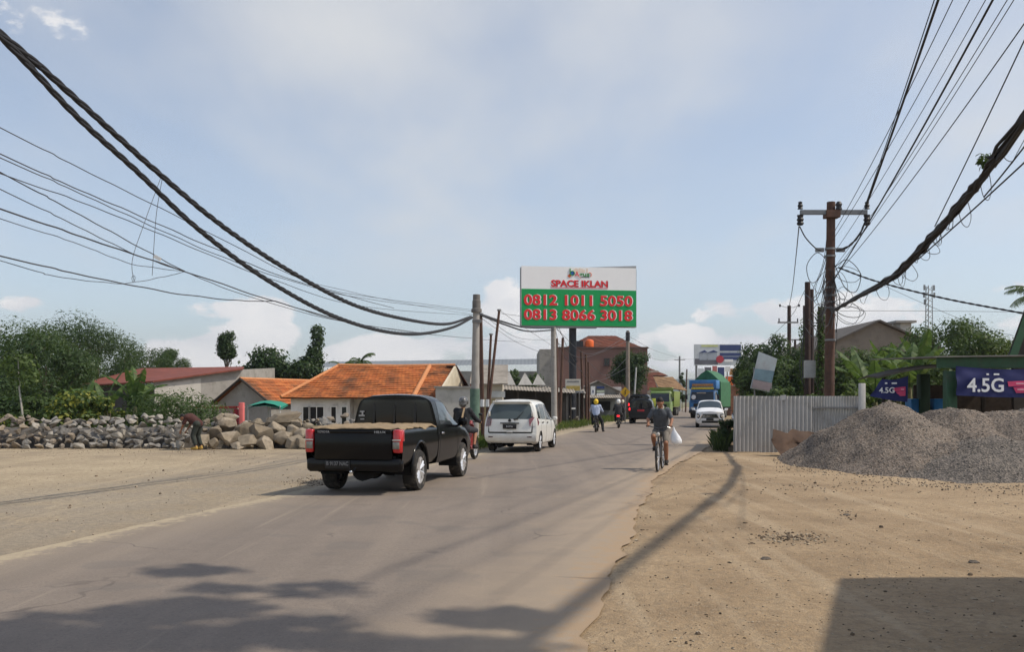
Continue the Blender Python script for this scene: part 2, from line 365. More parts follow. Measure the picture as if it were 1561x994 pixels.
crumb = mth(nt, 'ADD', edge, mth(nt, 'MULTIPLY', mth(nt, 'SUBTRACT', noise(nt, co, 7, 5, .75), .5), 1.5)); c = mixc(nt, maprange(nt, crumb, .02, .42, .95, 0), c, dirt_)
cr_ = N(nt, 'ShaderNodeTexVoronoi', feature='DISTANCE_TO_EDGE'); cr_.inputs['Scale'].default_value = .45
wv = N(nt, 'ShaderNodeVectorMath', operation='ADD'); nz = N(nt, 'ShaderNodeTexNoise'); nz.inputs['Scale'].default_value = 1.3; nt.links.new(co, nz.inputs['Vector'])
nt.links.new(co, wv.inputs[0]); nt.links.new(nz.outputs['Color'], wv.inputs[1]); nt.links.new(wv.outputs[0], cr_.inputs['Vector'])
crack = mth(nt, 'MULTIPLY', maprange(nt, cr_.outputs['Distance'], .003, .012, .5, 0), maprange(nt, n1, .5, .62))
c = mixc(nt, crack, c, (.07, .06, .055))
bsdf(nt, c, .82, 0, mth(nt, 'ADD', n3, mth(nt, 'MULTIPLY', n2, .6)), .008, spec=.25, strength=.6)
me = np_mesh('road', rv, rf, m); a_ = me.attributes.new('edge', 'FLOAT', 'POINT'); a_.data.foreach_set('value', ed); a_ = me.attributes.new('across', 'FLOAT', 'POINT'); a_.data.foreach_set('value', sd)
shade(me, 80); tag(link('road', me), 'dusty grey brown asphalt road running to the distance', None, None, 'structure')
# faint worn centre marks are absent in the place; hills far behind
hv = []; hf = []
for i in range(61):
    a = R(-40 + i * 1.6); d = 3000
    h = 4 + 60 * math.exp(-((math.degrees(a) - 11) / 7) ** 2) + 8 * mnoise.noise((i * .21, 3, 0)) + 7 * mnoise.noise((i * .7, 1, 0))
    for (k, hh) in ((0, -20), (150, .75), (400, 1.0), (800, -20)):
        z = hh if hh < 0 else max(15, h * hh)
        hv.append((math.sin(a) * (d - 900 + k), math.cos(a) * (d - 900 + k), z))
hf = [(i * 4 + j, (i + 1) * 4 + j, (i + 1) * 4 + j + 1, i * 4 + j + 1) for i in range(60) for j in range(3)]
me = np_mesh('hills', hv, hf, mat('forest_hills', (.05, .075, .045), .9, .4, .002)); shade(me, 80)
tag(link('hills', me), 'low wooded hills far down the road', None, None, 'structure')

# ------------------------------------------------------------------ foliage
def leaf_arrays(cen, nrm, size, aspect=.45, seedv=0, droop=.0):
    n = len(cen); r = np.random.default_rng(seedv)
    d = r.normal(size=(n, 3)); nrm = nrm + .55 * r.normal(size=(n, 3)); nrm /= np.linalg.norm(nrm, axis=1, keepdims=True)
    t = np.cross(nrm, d); t /= np.linalg.norm(t, axis=1, keepdims=True) + 1e-9
    t[:, 2] -= droop; b = np.cross(nrm, t); b /= np.linalg.norm(b, axis=1, keepdims=True) + 1e-9
    s = (size * r.uniform(.6, 1.35, n))[:, None]
    v = np.empty((n, 4, 3)); v[:, 0] = cen - t * s * .5; v[:, 1] = cen + b * s * aspect * .5 + nrm * s * .06; v[:, 2] = cen + t * s * .5; v[:, 3] = cen - b * s * aspect * .5 + nrm * s * .06
    f = np.arange(4 * n).reshape(n, 4); return v.reshape(-1, 3), f
def lobe_leaves(lobes, n, r):
    w_ = np.array([l[1][0] * l[1][1] + l[1][0] * l[1][2] for l in lobes]); w_ = w_ / w_.sum(); C_ = []; N_ = []
    for (c, rad), k in zip(lobes, w_):
        m_ = max(8, int(n * k)); d = r.normal(size=(m_, 3)); d /= np.linalg.norm(d, axis=1, keepdims=True)
        q = (r.uniform(.25, 1.0, m_) ** .45) * (1 + .16 * r.normal(size=m_))
        C_.append(np.array(c) + d * np.array(rad) * q[:, None]); nn = d.copy(); nn[:, 2] += .6; N_.append(nn)
    return np.concatenate(C_), np.concatenate(N_)
BARK = mat('grey_brown_bark', (.13, .10, .075), .9, .35, 8, bump=.02, bscale=18)
def tree(name, label, group, base, h, rx, rz, lm, n=5000, leaf=.22, nl=16, tr=.14, seed=1, cz=None, lean=(0, 0), aspect=.45, lobe=.36, bark=None, droop=.1, low=False):
    r = np.random.default_rng(seed); x, y, z = base
    t = thing(name, label, 'tree' if 'tree' in name else name.split('_')[-1], base, 0, group)
    cz = cz if cz is not None else h - rz; lobes = []
    for i in range(nl):
        d = r.normal(size=3); d /= np.linalg.norm(d); q = r.uniform(.35, 1) ** .5
        k = r.uniform(.65, 1.25) * lobe
        c = np.array((lean[0] + d[0] * rx * q * (1 - k * .6), lean[1] + d[1] * rx * q * (1 - k * .6), cz + d[2] * rz * q * (1 - k * .6)))
        lobes.append((c, (rx * k, rx * k, min(rz, rx) * k * .85)))
    C_, N_ = lobe_leaves(lobes, n, r)
    C_[:, 2] = np.maximum(C_[:, 2], .05)
    v, f = leaf_arrays(C_, N_, leaf, aspect, seed + 5, droop)
    crown = link('crown', np_mesh('crown', v, f, lm), t)
    mb = MB(); top = Vector((lean[0] * .7, lean[1] * .7, cz))
    mb.tube(spline([(0, 0, -.3), (lean[0] * .1 + .05 * tr, 0, cz * .35), tuple(top * .75 + Vector((0, 0, cz * .05))), tuple(top + Vector((0, 0, rz * .3)))], 4), [tr * (1.15 - .9 * i / 12) for i in range(13)], 8)
    for c, rad in lobes[:12]:
        a = Vector((lean[0] * .5, lean[1] * .5, lerp(cz * .55, cz, r.uniform()))); b = Vector(c)
        mb.tube(spline([a, a.lerp(b, .5) + Vector((0, 0, -.08 * (b - a).length)), b], 3), [tr * .42 * (1 - .8 * i / 6) for i in range(7)], 5)
    mb.build('trunk', bark or BARK, t); return t
LM_DARK = leafmat('dark_leaf', (.024, .048, .016), (.045, .082, .026), (.075, .118, .038), .34)
LM_MID = leafmat('mid_leaf', (.038, .068, .021), (.068, .112, .034), (.11, .155, .05), .38)
LM_LIGHT = leafmat('light_leaf', (.05, .085, .022), (.09, .14, .035), (.15, .19, .05), .38)
LM_YEL = leafmat('yellow_leaf', (.035, .07, .018), (.10, .15, .03), (.38, .36, .06), .4)
LM_BAN = leafmat('banana_leaf', (.045, .09, .024), (.085, .15, .042), (.16, .22, .065), .42)

def banana(label, group, base, h, n=8, seed=1, ln=2.0, wd=.5, m=None):
    r = np.random.default_rng(seed); t = thing('banana_plant', label, 'banana plant', base, r.uniform(0, 6), group)
    mb = MB(); mb.tube([(0, 0, -.2), (.02, 0, h * .3), (.0, .03, h * .6)], [.13, .11, .07], 10)
    for _ in range(3):
        a = r.uniform(0, 6.28); mb.tube([(0, 0, h * .5), (.15 * math.cos(a), .15 * math.sin(a), h * .35), (.22 * math.cos(a), .22 * math.sin(a), h * .1)], [.05, .04, .01], 5)
    mb.build('stem', mat('banana_stem', (.16, .15, .07), .8, .4, 6), t)
    for i in range(n):
        a = i * 2.4 + r.uniform(-.3, .3); up = 1.0 if i > n - 3 else r.uniform(.35, .85)
        L = ln * r.uniform(.75, 1.15); p0 = Vector((0, 0, h * .58)); dirn = Vector((math.cos(a), math.sin(a), 0)); pts = []
        e0 = R(lerp(45, 84, up)); e1 = R(lerp(-75, 40, up)); p = p0.copy(); K = 14
        for k in range(K + 1):
            e = lerp(e0, e1, (k / K) ** 1.3); pts.append(p.copy()); p = p + (dirn * math.cos(e) + Vector((0, 0, math.sin(e)))) * L / K
        side = Vector((-dirn.y, dirn.x, 0)); lb = MB()
        for sg in (-1, 1):
            for k in range(2, K):
                w0 = wd * .5 * math.sin(math.pi * min(1, (k - 2) / (K - 2)) ** .7) ** .6; w1 = wd * .5 * max(0, math.sin(math.pi * min(1, (k - 1) / (K - 2)) ** .7)) ** .6
                gap = r.uniform(0, .25) * (r.uniform() < .5); dr = -.22 * wd + r.uniform(-.1, .05)
                q0 = pts[k]; q1 = pts[k + 1]; q1b = q0.lerp(q1, 1 - gap)
                lb.add([q0, q1, q1b + side * sg * w1 + Vector((0, 0, dr * w1 / wd * 2)), q0 + side * sg * w0 + Vector((0, 0, dr * w0 / wd * 2))], [(0, 1, 2, 3)])
        lb.tube(pts, [.022 * (1 - .8 * k / K) for k in range(K + 1)], 5)
        lb.build('leaf', m or LM_BAN, t, smooth=False)
    return t
def palm(label, base, h, n=16, L=2.6, seed=1, group=None):
    r = np.random.default_rng(seed); t = thing('palm_tree', label, 'palm tree', base, 0, group)
    MB().tube(spline([(0, 0, -.3), (.15, 0, h * .5), (0, 0, h)], 5), [.16 - .07 * i / 10 for i in range(11)], 8).build('trunk', BARK, t)
    V = []; mb = MB()
    for i in range(n):
        a = i * 2.4; e0 = R(r.uniform(5, 75)); dirn = Vector((math.cos(a), math.sin(a), 0)); side = Vector((-dirn.y, dirn.x, 0)); p = Vector((0, 0, h)); K = 12
        pts = []
        for k in range(K + 1):
            e = e0 - R(95) * (k / K) ** 1.2; pts.append(p.copy()); p = p + (dirn * math.cos(e) + Vector((0, 0, math.sin(e)))) * L / K
        mb.tube(pts, [.025 * (1 - .85 * k / K) for k in range(K + 1)], 4)
        for k in range(1, K * 3):
            q = pts[k // 3].lerp(pts[min(K, k // 3 + 1)], (k % 3) / 3); w_ = L * .24 * math.sin(math.pi * (.12 + .83 * k / (K * 3))) ** .7
            ax = (pts[min(K, k // 3 + 1)] - pts[k // 3]).normalized()
            for sg in (-1, 1):
                tip = q + side * sg * w_ * .8 + ax * w_ * .4 - Vector((0, 0, w_ * r.uniform(.3, .8)))
                mb.add([q, q + ax * .05, tip], [(0, 1, 2)])
    mb.build('crown', LM_MID, t, smooth=False); return t
# ------------------------------------------------------------------ vehicles
PAINT = {}
def paint(name, col, rough=.28, coat=1.0, dust=.25, metal=0):
    if name in MATS: return MATS[name]
    m, nt = newmat(name); co = N(nt, 'ShaderNodeTexCoord').outputs['Object']; sp = N(nt, 'ShaderNodeSeparateXYZ'); nt.links.new(co, sp.inputs[0])
    f = noise(nt, co, 4, 5, .7); lowd = maprange(nt, sp.outputs[2], .95, .25, 0, 1)
    d = mth(nt, 'MULTIPLY', mth(nt, 'ADD', mth(nt, 'MULTIPLY', lowd, .7), .15), maprange(nt, f, .3, .7, .3, 1)); d = mth(nt, 'MULTIPLY', d, dust * 2)
    c = mixc(nt, d, col, (.30, .25, .19)); r = mth(nt, 'ADD', rough, mth(nt, 'MULTIPLY', d, .6))
    b = bsdf(nt, c, r, metal, None, coat=coat, spec=.5 if col[0] > .1 else .22); MATS[name] = m; return m
BLACKP = paint('black_car_paint', (.0025, .0025, .003), .2, .10, .010)
WHITEP = paint('white_car_paint', (.74, .74, .70), .3, .6, .22)
PEARLP = paint('bright_white_paint', (.80, .81, .82), .3, .6, .12)
NAVYP = paint('dark_navy_paint', (.008, .009, .014), .3, .5, .03)
RUBBER = mat('tyre_rubber', (.022, .021, .02), .85, .25, 12, dirt=(.20, .17, .135), dirtamt=.55, dscale=7)
ALLOY = mat('alloy_metal', (.82, .82, .82), .34, .05, 9, metal=.7)
BLACKPL = mat('black_plastic', (.018, .018, .018), .6, .2, 10)
DARK = mat('dark_underside', (.008, .008, .008), .95, .2, 5)
TINT = glass('tinted_glass', (.006, .007, .008), .05)
GLASSB = glass('blue_grey_glass', (.04, .055, .065), .08)
GLASSG = glass('rear_grey_glass', (.075, .095, .095), .12)
REDL = mat('red_lens', (.48, .012, .014), .15, .12, 20, coat=1)
REDLIT = emis('lit_red_lens', (.9, .02, .03), 1.6)
CLEARL = mat('clear_lens', (.55, .52, .47), .15, .1, 20, coat=1)
MAROON = mat('smoked_red_lens', (.13, .022, .03), .15, .12, 20, coat=1)
CHROME = mat('chrome', (.75, .75, .76), .12, .03, 5, metal=1)
PLATE = mat('black_number_plate', (.012, .012, .013), .5, .1, 8)
PLTXT = mat('plate_lettering', (.50, .50, .50), .6, .1, 8)
WTXT = mat('white_lettering', (.82, .82, .82), .6, .05, 8)
YELP = mat('yellow_paint', (.72, .48, .02), .45, .12, 5)
ORANGE = mat('orange_plastic', (.72, .13, .02), .45, .12, 5)
SKIN = mat('brown_skin', (.29, .135, .075), .6, .14, 14)
HAIRM = mat('black_hair', (.012, .010, .009), .7, .3, 40, bump=.004, bscale=120)

class Loft:                                       # parametric body: stations along y (rear to front), half profile bottom to roof centre
    def __init__(s, st, caps=(.03, .05), ten=.8):
        s.st = [[(p[0], (p[2] if len(p) > 2 else 0) + y, p[1]) for p in prof] for y, prof in st]; s.nu = len(st) - 1; s.nv = len(st[0][1]) - 1; s.caps = caps; s.ten = ten
    @staticmethod
    def cr(a, b, c, d, t, k):
        m0 = [(c[i] - a[i]) * .5 * k for i in range(3)]; m1 = [(d[i] - b[i]) * .5 * k for i in range(3)]; t2 = t * t; t3 = t2 * t
        return tuple((2 * t3 - 3 * t2 + 1) * b[i] + (t3 - 2 * t2 + t) * m0[i] + (-2 * t3 + 3 * t2) * c[i] + (t3 - t2) * m1[i] for i in range(3))
    def row(s, j, v):
        P_ = s.st[j]; i = min(int(v), s.nv - 1); a = P_[i - 1] if i else P_[0]; d = P_[i + 2] if i + 2 <= s.nv else (-P_[s.nv - 1][0], P_[s.nv - 1][1], P_[s.nv - 1][2])
        return s.cr(a, P_[i], P_[i + 1], d, v - i, .75)
    def __call__(s, u, v):
        u = min(max(u, 0), s.nu); v = min(max(v, 0), s.nv); i = min(int(u), s.nu - 1)
        r = [s.row(min(max(k, 0), s.nu), v) for k in (i - 1, i, i + 1, i + 2)]
        if i == 0: r[0] = tuple(2 * r[1][k] - r[2][k] for k in range(3))
        if i == s.nu - 1: r[3] = tuple(2 * r[2][k] - r[1][k] for k in range(3))
        return s.cr(*r, u - i, s.ten)
    def u(s, y, v=3.0):
        lo, hi = 0.0, float(s.nu)
        for _ in range(30):
            mid = (lo + hi) / 2
            if s(mid, v)[1] < y: lo = mid
            else: hi = mid
        return (lo + hi) / 2
    def end(s, rear, x, v):                        # end surface, x in -1..1
        p = s(0 if rear else s.nu, v); return (p[0] * x, p[1] - (s.caps[0] if rear else -s.caps[1]) * (1 - x * x), p[2])
    def body(s, name, mats, parent, arches=(), du=7, dv=5, R_=.38, bottom=True, flare=None):
        nu, nv = s.nu * du, s.nv * dv; V = []; Fs = []; mi = []
        grid = [[s(i / du, j / dv) for j in range(nv + 1)] for i in range(nu + 1)]
        gi = [[0] * (nv + 1) for _ in range(nu + 1)]
        for i in range(nu + 1):
            for j in range(nv + 1): gi[i][j] = len(V); V.append(list(grid[i][j]))
        keep = []
        def ins(p): return any((p[1] - a) ** 2 + (p[2] - zc) ** 2 < R_ ** 2 for a, zc in arches)
        flags = [ins(p) and p[0] > .45 for p in V]
        for i in range(nu):
            for j in range(nv):
                q = (gi[i][j], gi[i + 1][j], gi[i + 1][j + 1], gi[i][j + 1])
                if all(flags[k] for k in q): continue
                keep.append(q)
        for q in keep:
            for k in q:
                if flags[k]:
                    p = V[k]; a, zc = min(arches, key=lambda A: (p[1] - A[0]) ** 2 + (p[2] - A[1]) ** 2)
                    d = math.hypot(p[1] - a, p[2] - zc) or 1e-6; p[1] = a + (p[1] - a) * R_ / d; p[2] = max(zc + (p[2] - zc) * R_ / d, min(p[2], zc)); flags[k] = False
        n = len(V); V += [[-p[0], p[1], p[2]] for p in V]
        Fs = keep + [tuple(k + n for k in reversed(q)) for q in keep]
        mb = MB(); mb.add(V, Fs)
        for rear in (1, 0):                        # end surfaces
            K = 12; vv = []
            for j in range(nv + 1):
                for i in range(K + 1): vv.append(s.end(rear, -1 + 2 * i / K, j / dv))
            mb.add(vv, [(j * (K + 1) + i, j * (K + 1) + i + 1, (j + 1) * (K + 1) + i + 1, (j + 1) * (K + 1) + i) for j in range(nv) for i in range(K)])
        if bottom:
            for i in range(nu):
                a, b = s(i / du, 0), s((i + 1) / du, 0)
                z = .1
                mb.add([(a[0] * .72, a[1], a[2] + .02), (b[0] * .72, b[1], b[2] + .02), (-b[0] * .72, b[1], b[2] + .02), (-a[0] * .72, a[1], a[2] + .02)], [(0, 1, 2, 3)], 1)
        for a, zc in arches:                       # wheel housings
            for sg in (1, -1):
                ring = [[(sg * x, a + R_ * 1.01 * math.cos(t), zc + R_ * 1.01 * math.sin(t)) for t in (math.pi * (k / 12 * 1.2 - .1) for k in range(13))] for x in (.84, .45)]
                mb.loft(ring, closed=False, cap=False, mi=1); c_ = [p for p in ring[1]]; mb.add(c_, [tuple(range(13))], 1)
        me_o = mb.build(name, mats, parent, angle=38)
        bm = bmesh.new(); bm.from_mesh(me_o.data); bmesh.ops.remove_doubles(bm, verts=bm.verts[:], dist=.0015); bmesh.ops.recalc_face_normals(bm, faces=bm.faces[:]); bm.to_mesh(me_o.data); bm.free(); shade(me_o.data, 38)
        return me_o
    def patch(s, name, m, parent, cs, off=.006, n=8, k=6, mirror=True, end=None, thick=0, sides=(1, -1)):   # cs = 4 (u or x, v) corners
        if end is None: fn = lambda a, b: s(a, b)
        else: fn = lambda a, b: s.end(end == 'rear', a, b)
        def pt(a, b, o):
            p = Vector(fn(a, b)); e = .02
            pa = Vector(fn(a + e, b)) - Vector(fn(a - e, b)); pb = Vector(fn(a, b + e)) - Vector(fn(a, b - e)); nn = pa.cross(pb)
            if nn.length < 1e-9: nn = Vector((1, 0, 0))
            nn.normalize(); ref = Vector((1, 0, .25)) if end is None else Vector((0, -1 if end == 'rear' else 1, .05))
            if b > s.nv - 1.2 and end is None: ref = Vector((0.2, 0, 1))
            if nn.dot(ref) < 0: nn = -nn
            return p + nn * o
        outs = []
        for sg in (sides if (mirror and end is None) else (1,)):
            mb = MB(); T = []; B = []
            for i in range(n + 1):
                for j in range(k + 1):
                    a, b = i / n, j / k
                    uu = lerp(lerp(cs[0][0], cs[1][0], a), lerp(cs[3][0], cs[2][0], a), b); vv = lerp(lerp(cs[0][1], cs[1][1], a), lerp(cs[3][1], cs[2][1], a), b)
                    p = pt(uu, vv, off); q = pt(uu, vv, -.012); T.append((p.x * sg, p.y, p.z)); B.append((q.x * sg, q.y, q.z))
            w_ = k + 1; fs = [(i * w_ + j, (i + 1) * w_ + j, (i + 1) * w_ + j + 1, i * w_ + j + 1) for i in range(n) for j in range(k)]
            nT = len(T); bd = [i * w_ for i in range(n + 1)] + [n * w_ + j for j in range(1, k + 1)] + [i * w_ + k for i in range(n - 1, -1, -1)] + [j for j in range(k - 1, 0, -1)]
            rim = [(bd[i], bd[(i + 1) % len(bd)], bd[(i + 1) % len(bd)] + nT, bd[i] + nT) for i in range(len(bd))]
            mb.add(T + B, fs + rim); outs.append(mb.build(name, m, parent, angle=50))
        return outs
def ear(S, m): return m
def wheel(parent, x, y, r=.36, w=.24, spokes=6, rim=None, name='wheel', tyre=None):
    sg = 1 if x > 0 else -1
    Mx = Matrix.Translation((x, y, r)) @ Matrix.Rotation(math.pi / 2 * sg, 4, 'Y'); h = w / 2; ri = r * .66
    W = MB().lathe([(ri, -h * .9), (r * .93, -h), (r, -h * .7), (r, h * .7), (r * .93, h), (ri * 1.02, h * .95), (ri, h * .8), (ri, -h * .9)], 32, Mx, cap=False).build(name, tyre or RUBBER, parent, angle=50)
    rb = MB(); rb.lathe([(ri * 1.0, -h * .8), (ri * 1.0, h * .86), (ri * .92, h * .86), (ri * .9, h * .3), (ri * .88, -h * .5)], 32, Mx, cap=False)
    for k in range(spokes):
        a = 2 * math.pi * k / spokes
        for da in (-.16, .16):
            p0 = (r * .08 * math.cos(a), r * .08 * math.sin(a), h * .62); p1 = (ri * .95 * math.cos(a + da), ri * .95 * math.sin(a + da), h * .74)
            rb.tube([Mx @ Vector(p0), Mx @ Vector(p1)], [.026, .032], 6)
    rb.lathe([(.0, h * .2), (r * .2, h * .3), (r * .2, h * .7), (r * .12, h * .78), (.0, h * .8)], 16, Mx)
    rb.build('rim', rim or ALLOY, W, angle=40)
    MB().lathe([(0, -h * .2), (ri * .9, -h * .2), (ri * .9, -h * .1), (0, -h * .1)], 20, Mx).build('brake_disc', DARK, W)
    return W
def plate_part(parent, loc, s, w=.46, h=.15, rz=0, m=None, tm=None, tw=.36):
    p = MB().rbox((0, 0, 0), (w, .02, h), .012).build('number_plate', m or PLATE, parent, loc=loc, rz=rz)
    if s: text(s, 'lettering', h * .62, tm or PLTXT, p, (0, -.014, .012), bold=.002, width=tw)
    return p

# ---- black single cab pickup
def pickup(loc, rz):
    t = thing('pickup_truck', 'black single cab pickup truck seen from behind with a tan mat over its bed', 'pickup truck', loc, rz)
    def pr(b, sill, belt, sh, top, cx=1): return None
    cab = Loft([(1.16, [(.70, .40), (.83, .44), (.875, .64), (.885, .9), (.855, 1.14), (.79, 1.42), (.715, 1.62), (.52, 1.715), (0, 1.745)]),
                (1.45, [(.70, .40), (.83, .44), (.875, .64), (.885, .9), (.86, 1.14), (.795, 1.42), (.715, 1.64), (.52, 1.735), (0, 1.765)]),
                (1.95, [(.70, .40), (.83, .44), (.875, .64), (.885, .9), (.86, 1.13), (.79, 1.41), (.70, 1.62), (.50, 1.71), (0, 1.74)]),
                (2.30, [(.70, .40), (.83, .44), (.875, .64), (.885, .9), (.86, 1.12), (.77, 1.37), (.67, 1.545), (.48, 1.635), (0, 1.67)]),
                (2.80, [(.70, .40), (.83, .44), (.875, .64), (.885, .9), (.86, 1.10), (.78, 1.175), (.66, 1.245), (.46, 1.29), (0, 1.31)]),
                (3.0, [(.70, .40), (.83, .44), (.875, .64), (.885, .9), (.86, 1.06), (.79, 1.115), (.66, 1.145), (.44, 1.165), (0, 1.175)]),
                (3.45, [(.70, .38), (.83, .42), (.875, .62), (.885, .86), (.85, 1.0), (.77, 1.06), (.63, 1.095), (.42, 1.11), (0, 1.12)]),
                (3.85, [(.66, .34), (.78, .38), (.83, .58), (.83, .78), (.78, .9), (.70, .965), (.58, 1.0), (.38, 1.015), (0, 1.02)]),
                (3.98, [(.56, .34), (.66, .38), (.70, .56), (.70, .74), (.66, .84), (.6, .89), (.5, .915), (.34, .925), (0, .93)])], (.015, .1))
    cab.body('cab', [BLACKP, DARK], t, [(3.085, .40)], R_=.43)
    ub = lambda y: cab.u(y, 4)
    cab.patch('side_window', glass('sky_sheen_side_glass', (.035, .042, .048), .04), t, [(ub(1.36), 4.15), (ub(2.78), 4.12), (ub(2.2), 5.75), (ub(1.42), 5.85)], .004)  # pane base colour is lightened to imitate reflected sky
    cab.patch('windshield', TINT, t, [(ub(2.86), 5.4), (ub(2.34), 6.1), (ub(2.3), 8), (ub(2.83), 8)], .005)
    rw = cab.patch('rear_window', TINT, t, [(-.93, 4.12), (.93, 4.12), (.93, 6.25), (-.93, 6.25)], .008, 14, 8, end='rear')[0]
    bars = MB()
    for xx in (-.42, 0, .42): bars.box((xx, 1.12, 1.36), (.03, .014, .46), (R(-7), 0, 0))
    bars.build('window_bar', BLACKPL, rw)
    st = MB(); st.box((-.66, 1.103, 1.42), (.09, .006, .025)); st.box((-.67, 1.107, 1.34), (.12, .006, .03)); st.box((-.66, 1.11, 1.27), (.08, .006, .02)); st.box((-.655, 1.104, 1.385), (.03, .006, .06))
    st.build('window_sticker', mat('grey_sticker', (.42, .42, .42), .6), rw)
    for y0 in (1.27, 2.62): cab.patch('door_gap', DARK, t, [(ub(y0), .8), (ub(y0 + .012), .8), (ub(y0 + .012), 4.1), (ub(y0), 4.1)], .002, 1, 10)
    for sg in (1, -1):
        MB().rbox((sg * .9, 1.42, 1.0), (.03, .17, .04), .012).build('door_handle', CHROME, t)
        mb = MB(); mb.rbox((sg * 1.0, 2.55, 1.2), (.2, .1, .16), .04); mb.tube([(sg * .84, 2.6, 1.1), (sg * .95, 2.57, 1.14)], .025, 6); mb.build('mirror', BLACKP, t)
    # load bed
    bed = MB()
    for sg in (1, -1):
        L = Loft([(y, [(.72, .44), (.80, .47), (.865, .60), (.888, .84), (.87, 1.05), (.845, 1.13), (.80, 1.15), (.755, 1.13), (.75, .66)]) for y in (-1.04, -.6, 0, .6, 1.12)])
        du, dv = 14, 4; V = []; fl = []
        for i in range(4 * du + 1):
            for j in range(8 * dv + 1):
                p = list(L(i / du, j / dv)); V.append(p); fl.append(math.hypot(p[1], p[2] - .42) < .45 and j < 5 * dv)
        w_ = 8 * dv + 1; keep = [q for i in range(4 * du) for j in range(8 * dv) for q in [(i * w_ + j, (i + 1) * w_ + j, (i + 1) * w_ + j + 1, i * w_ + j + 1)] if not all(fl[k] for k in q)]
        for q in keep:
            for k in q:
                if fl[k]:
                    p = V[k]; d = math.hypot(p[1], p[2] - .42); p[1] *= .45 / d; p[2] = .42 + (p[2] - .42) * .45 / d; fl[k] = False
        bed.add([(sg * p[0], p[1], p[2]) for p in V], keep)
        rows = [[(sg * x, .45 * math.cos(a), .42 + .45 * math.sin(a)) for a in (math.pi * (k / 14 * 1.16 - .08) for k in range(15))] for x in (.865, .5)]
        bed.loft(rows, False, False, mi=1); bed.add(rows[1], [tuple(range(15))], 1)
        bed.tube([(sg * .868, .475 * math.cos(a), .42 + .475 * math.sin(a)) for a in (math.pi * (k / 18 * 1.1 - .05) for k in range(19))], .028, 8)
    bed.box((0, .02, .66), (1.5, 2.1, .04), mi=1); bed.box((0, 1.11, .9), (1.52, .04, .5)); bed.box((0, .1, .5), (.9, 2.0, .12), mi=1)
    bed.box((0, 0, .36), (1.5, .14, .14), mi=1); bed.tube([(-.3, -.2, .42), (-.3, -.95, .40)], .05, 8, mi=1); bed.ball((0, 0, .36), (.17, .17, .16), mi=1); bed.tube([(0.1, -.9, .42), (.1, -.4, .44)], .19, 12, mi=1)
    bed.build('load_bed', [BLACKP, DARK], t, angle=45)
    tg = MB(); tg.rbox((0, -1.06, .875), (1.42, .07, .53), .03); tg.rbox((0, -1.085, 1.10), (1.40, .05, .07), .02)
    g = tg.build('tailgate', BLACKP, t)
    text('TOYOTA', 'lettering', .055, PLTXT, g, (-.53, -1.112, 1.09), bold=.0, width=.22); text('HILUX', 'lettering', .055, PLTXT, g, (.50, -1.112, 1.09), bold=.0, width=.20)
    bp = MB(); bp.rbox((0, -.985, .525), (1.75, .17, .25), .06); bp.build('rear_bumper', BLACKP, t)
    plate_part(t, (-.28, -1.08, .53), 'B 9137 NAC', .46, .15, tw=.40, tm=mat('dim_plate_lettering', (.20, .20, .20), .6, .1, 8))
    MB().tube([(0, -1.0, .40), (0, -1.14, .40)], .03, 8).ball((0, -1.17, .41), .03).build('tow_hitch', CHROME, t)
    for sg in (1, -1):
        tl = MB(); tl.rbox((sg * .795, -1.05, .935), (.150, .12, .41), .035); tl.rbox((sg * .855, -1.0, .935), (.055, .16, .40), .02)
        q = tl.build('tail_light', REDL, t)
        MB().rbox((sg * .785, -1.108, .865), (.12, .02, .13), .012).build('reverse_lamp', mat('grey_lens', (.2, .19, .16), .15, .3, 30, coat=1), q)
        MB().rbox((sg * .79, -1.109, .955), (.15, .02, .025), .008).build('lens_strip', CLEARL, q)
    for y in (0, 3.085):
        for sg in (1, -1): wheel(t, sg * .765, y, .37, .25, 6)
    return t
TAN_MAT = mat('woven_tan_mat', (.27, .20, .12), .9, .3, 9, bump=.015, bscale=40)
def bed_mat(loc, rz):
    v = []; nx_, ny_ = 26, 34; r = np.random.default_rng(3)
    for j in range(ny_ + 1):
        for i in range(nx_ + 1):
            x = -.80 + 1.66 * i / nx_; y = -1.02 + 2.1 * j / ny_; e = min(i, nx_ - i) / nx_
            z = 1.165 + .04 * mnoise.noise((x * 4, y * 4, 2)) + .02 * mnoise.noise((x * 11, y * 11, 5)) + (.0 if e > .03 else -.03)
            if j == 0: z -= .03
            v.append((x, y, z))
    top = [(p[0], p[1], p[2] + .02) for p in v]; n = len(v); w_ = nx_ + 1
    mb = MB(); fs = [(j * w_ + i, j * w_ + i + 1, (j + 1) * w_ + i + 1, (j + 1) * w_ + i) for j in range(ny_) for i in range(nx_)]
    bd = list(range(w_)) + [j * w_ + nx_ for j in range(1, ny_ + 1)] + [ny_ * w_ + i for i in range(nx_ - 1, -1, -1)] + [j * w_ for j in range(ny_ - 1, 0, -1)]
    mb.add(top + v, fs + [tuple(k + n for k in reversed(f)) for f in fs] + [(bd[i], bd[(i + 1) % len(bd)], bd[(i + 1) % len(bd)] + n, bd[i] + n) for i in range(len(bd))])
    o = mb.build('woven_mat', TAN_MAT, None, loc=loc, rz=rz)
    return tag(o, 'crumpled tan woven mat spread over the bed of the black pickup', 'mat')

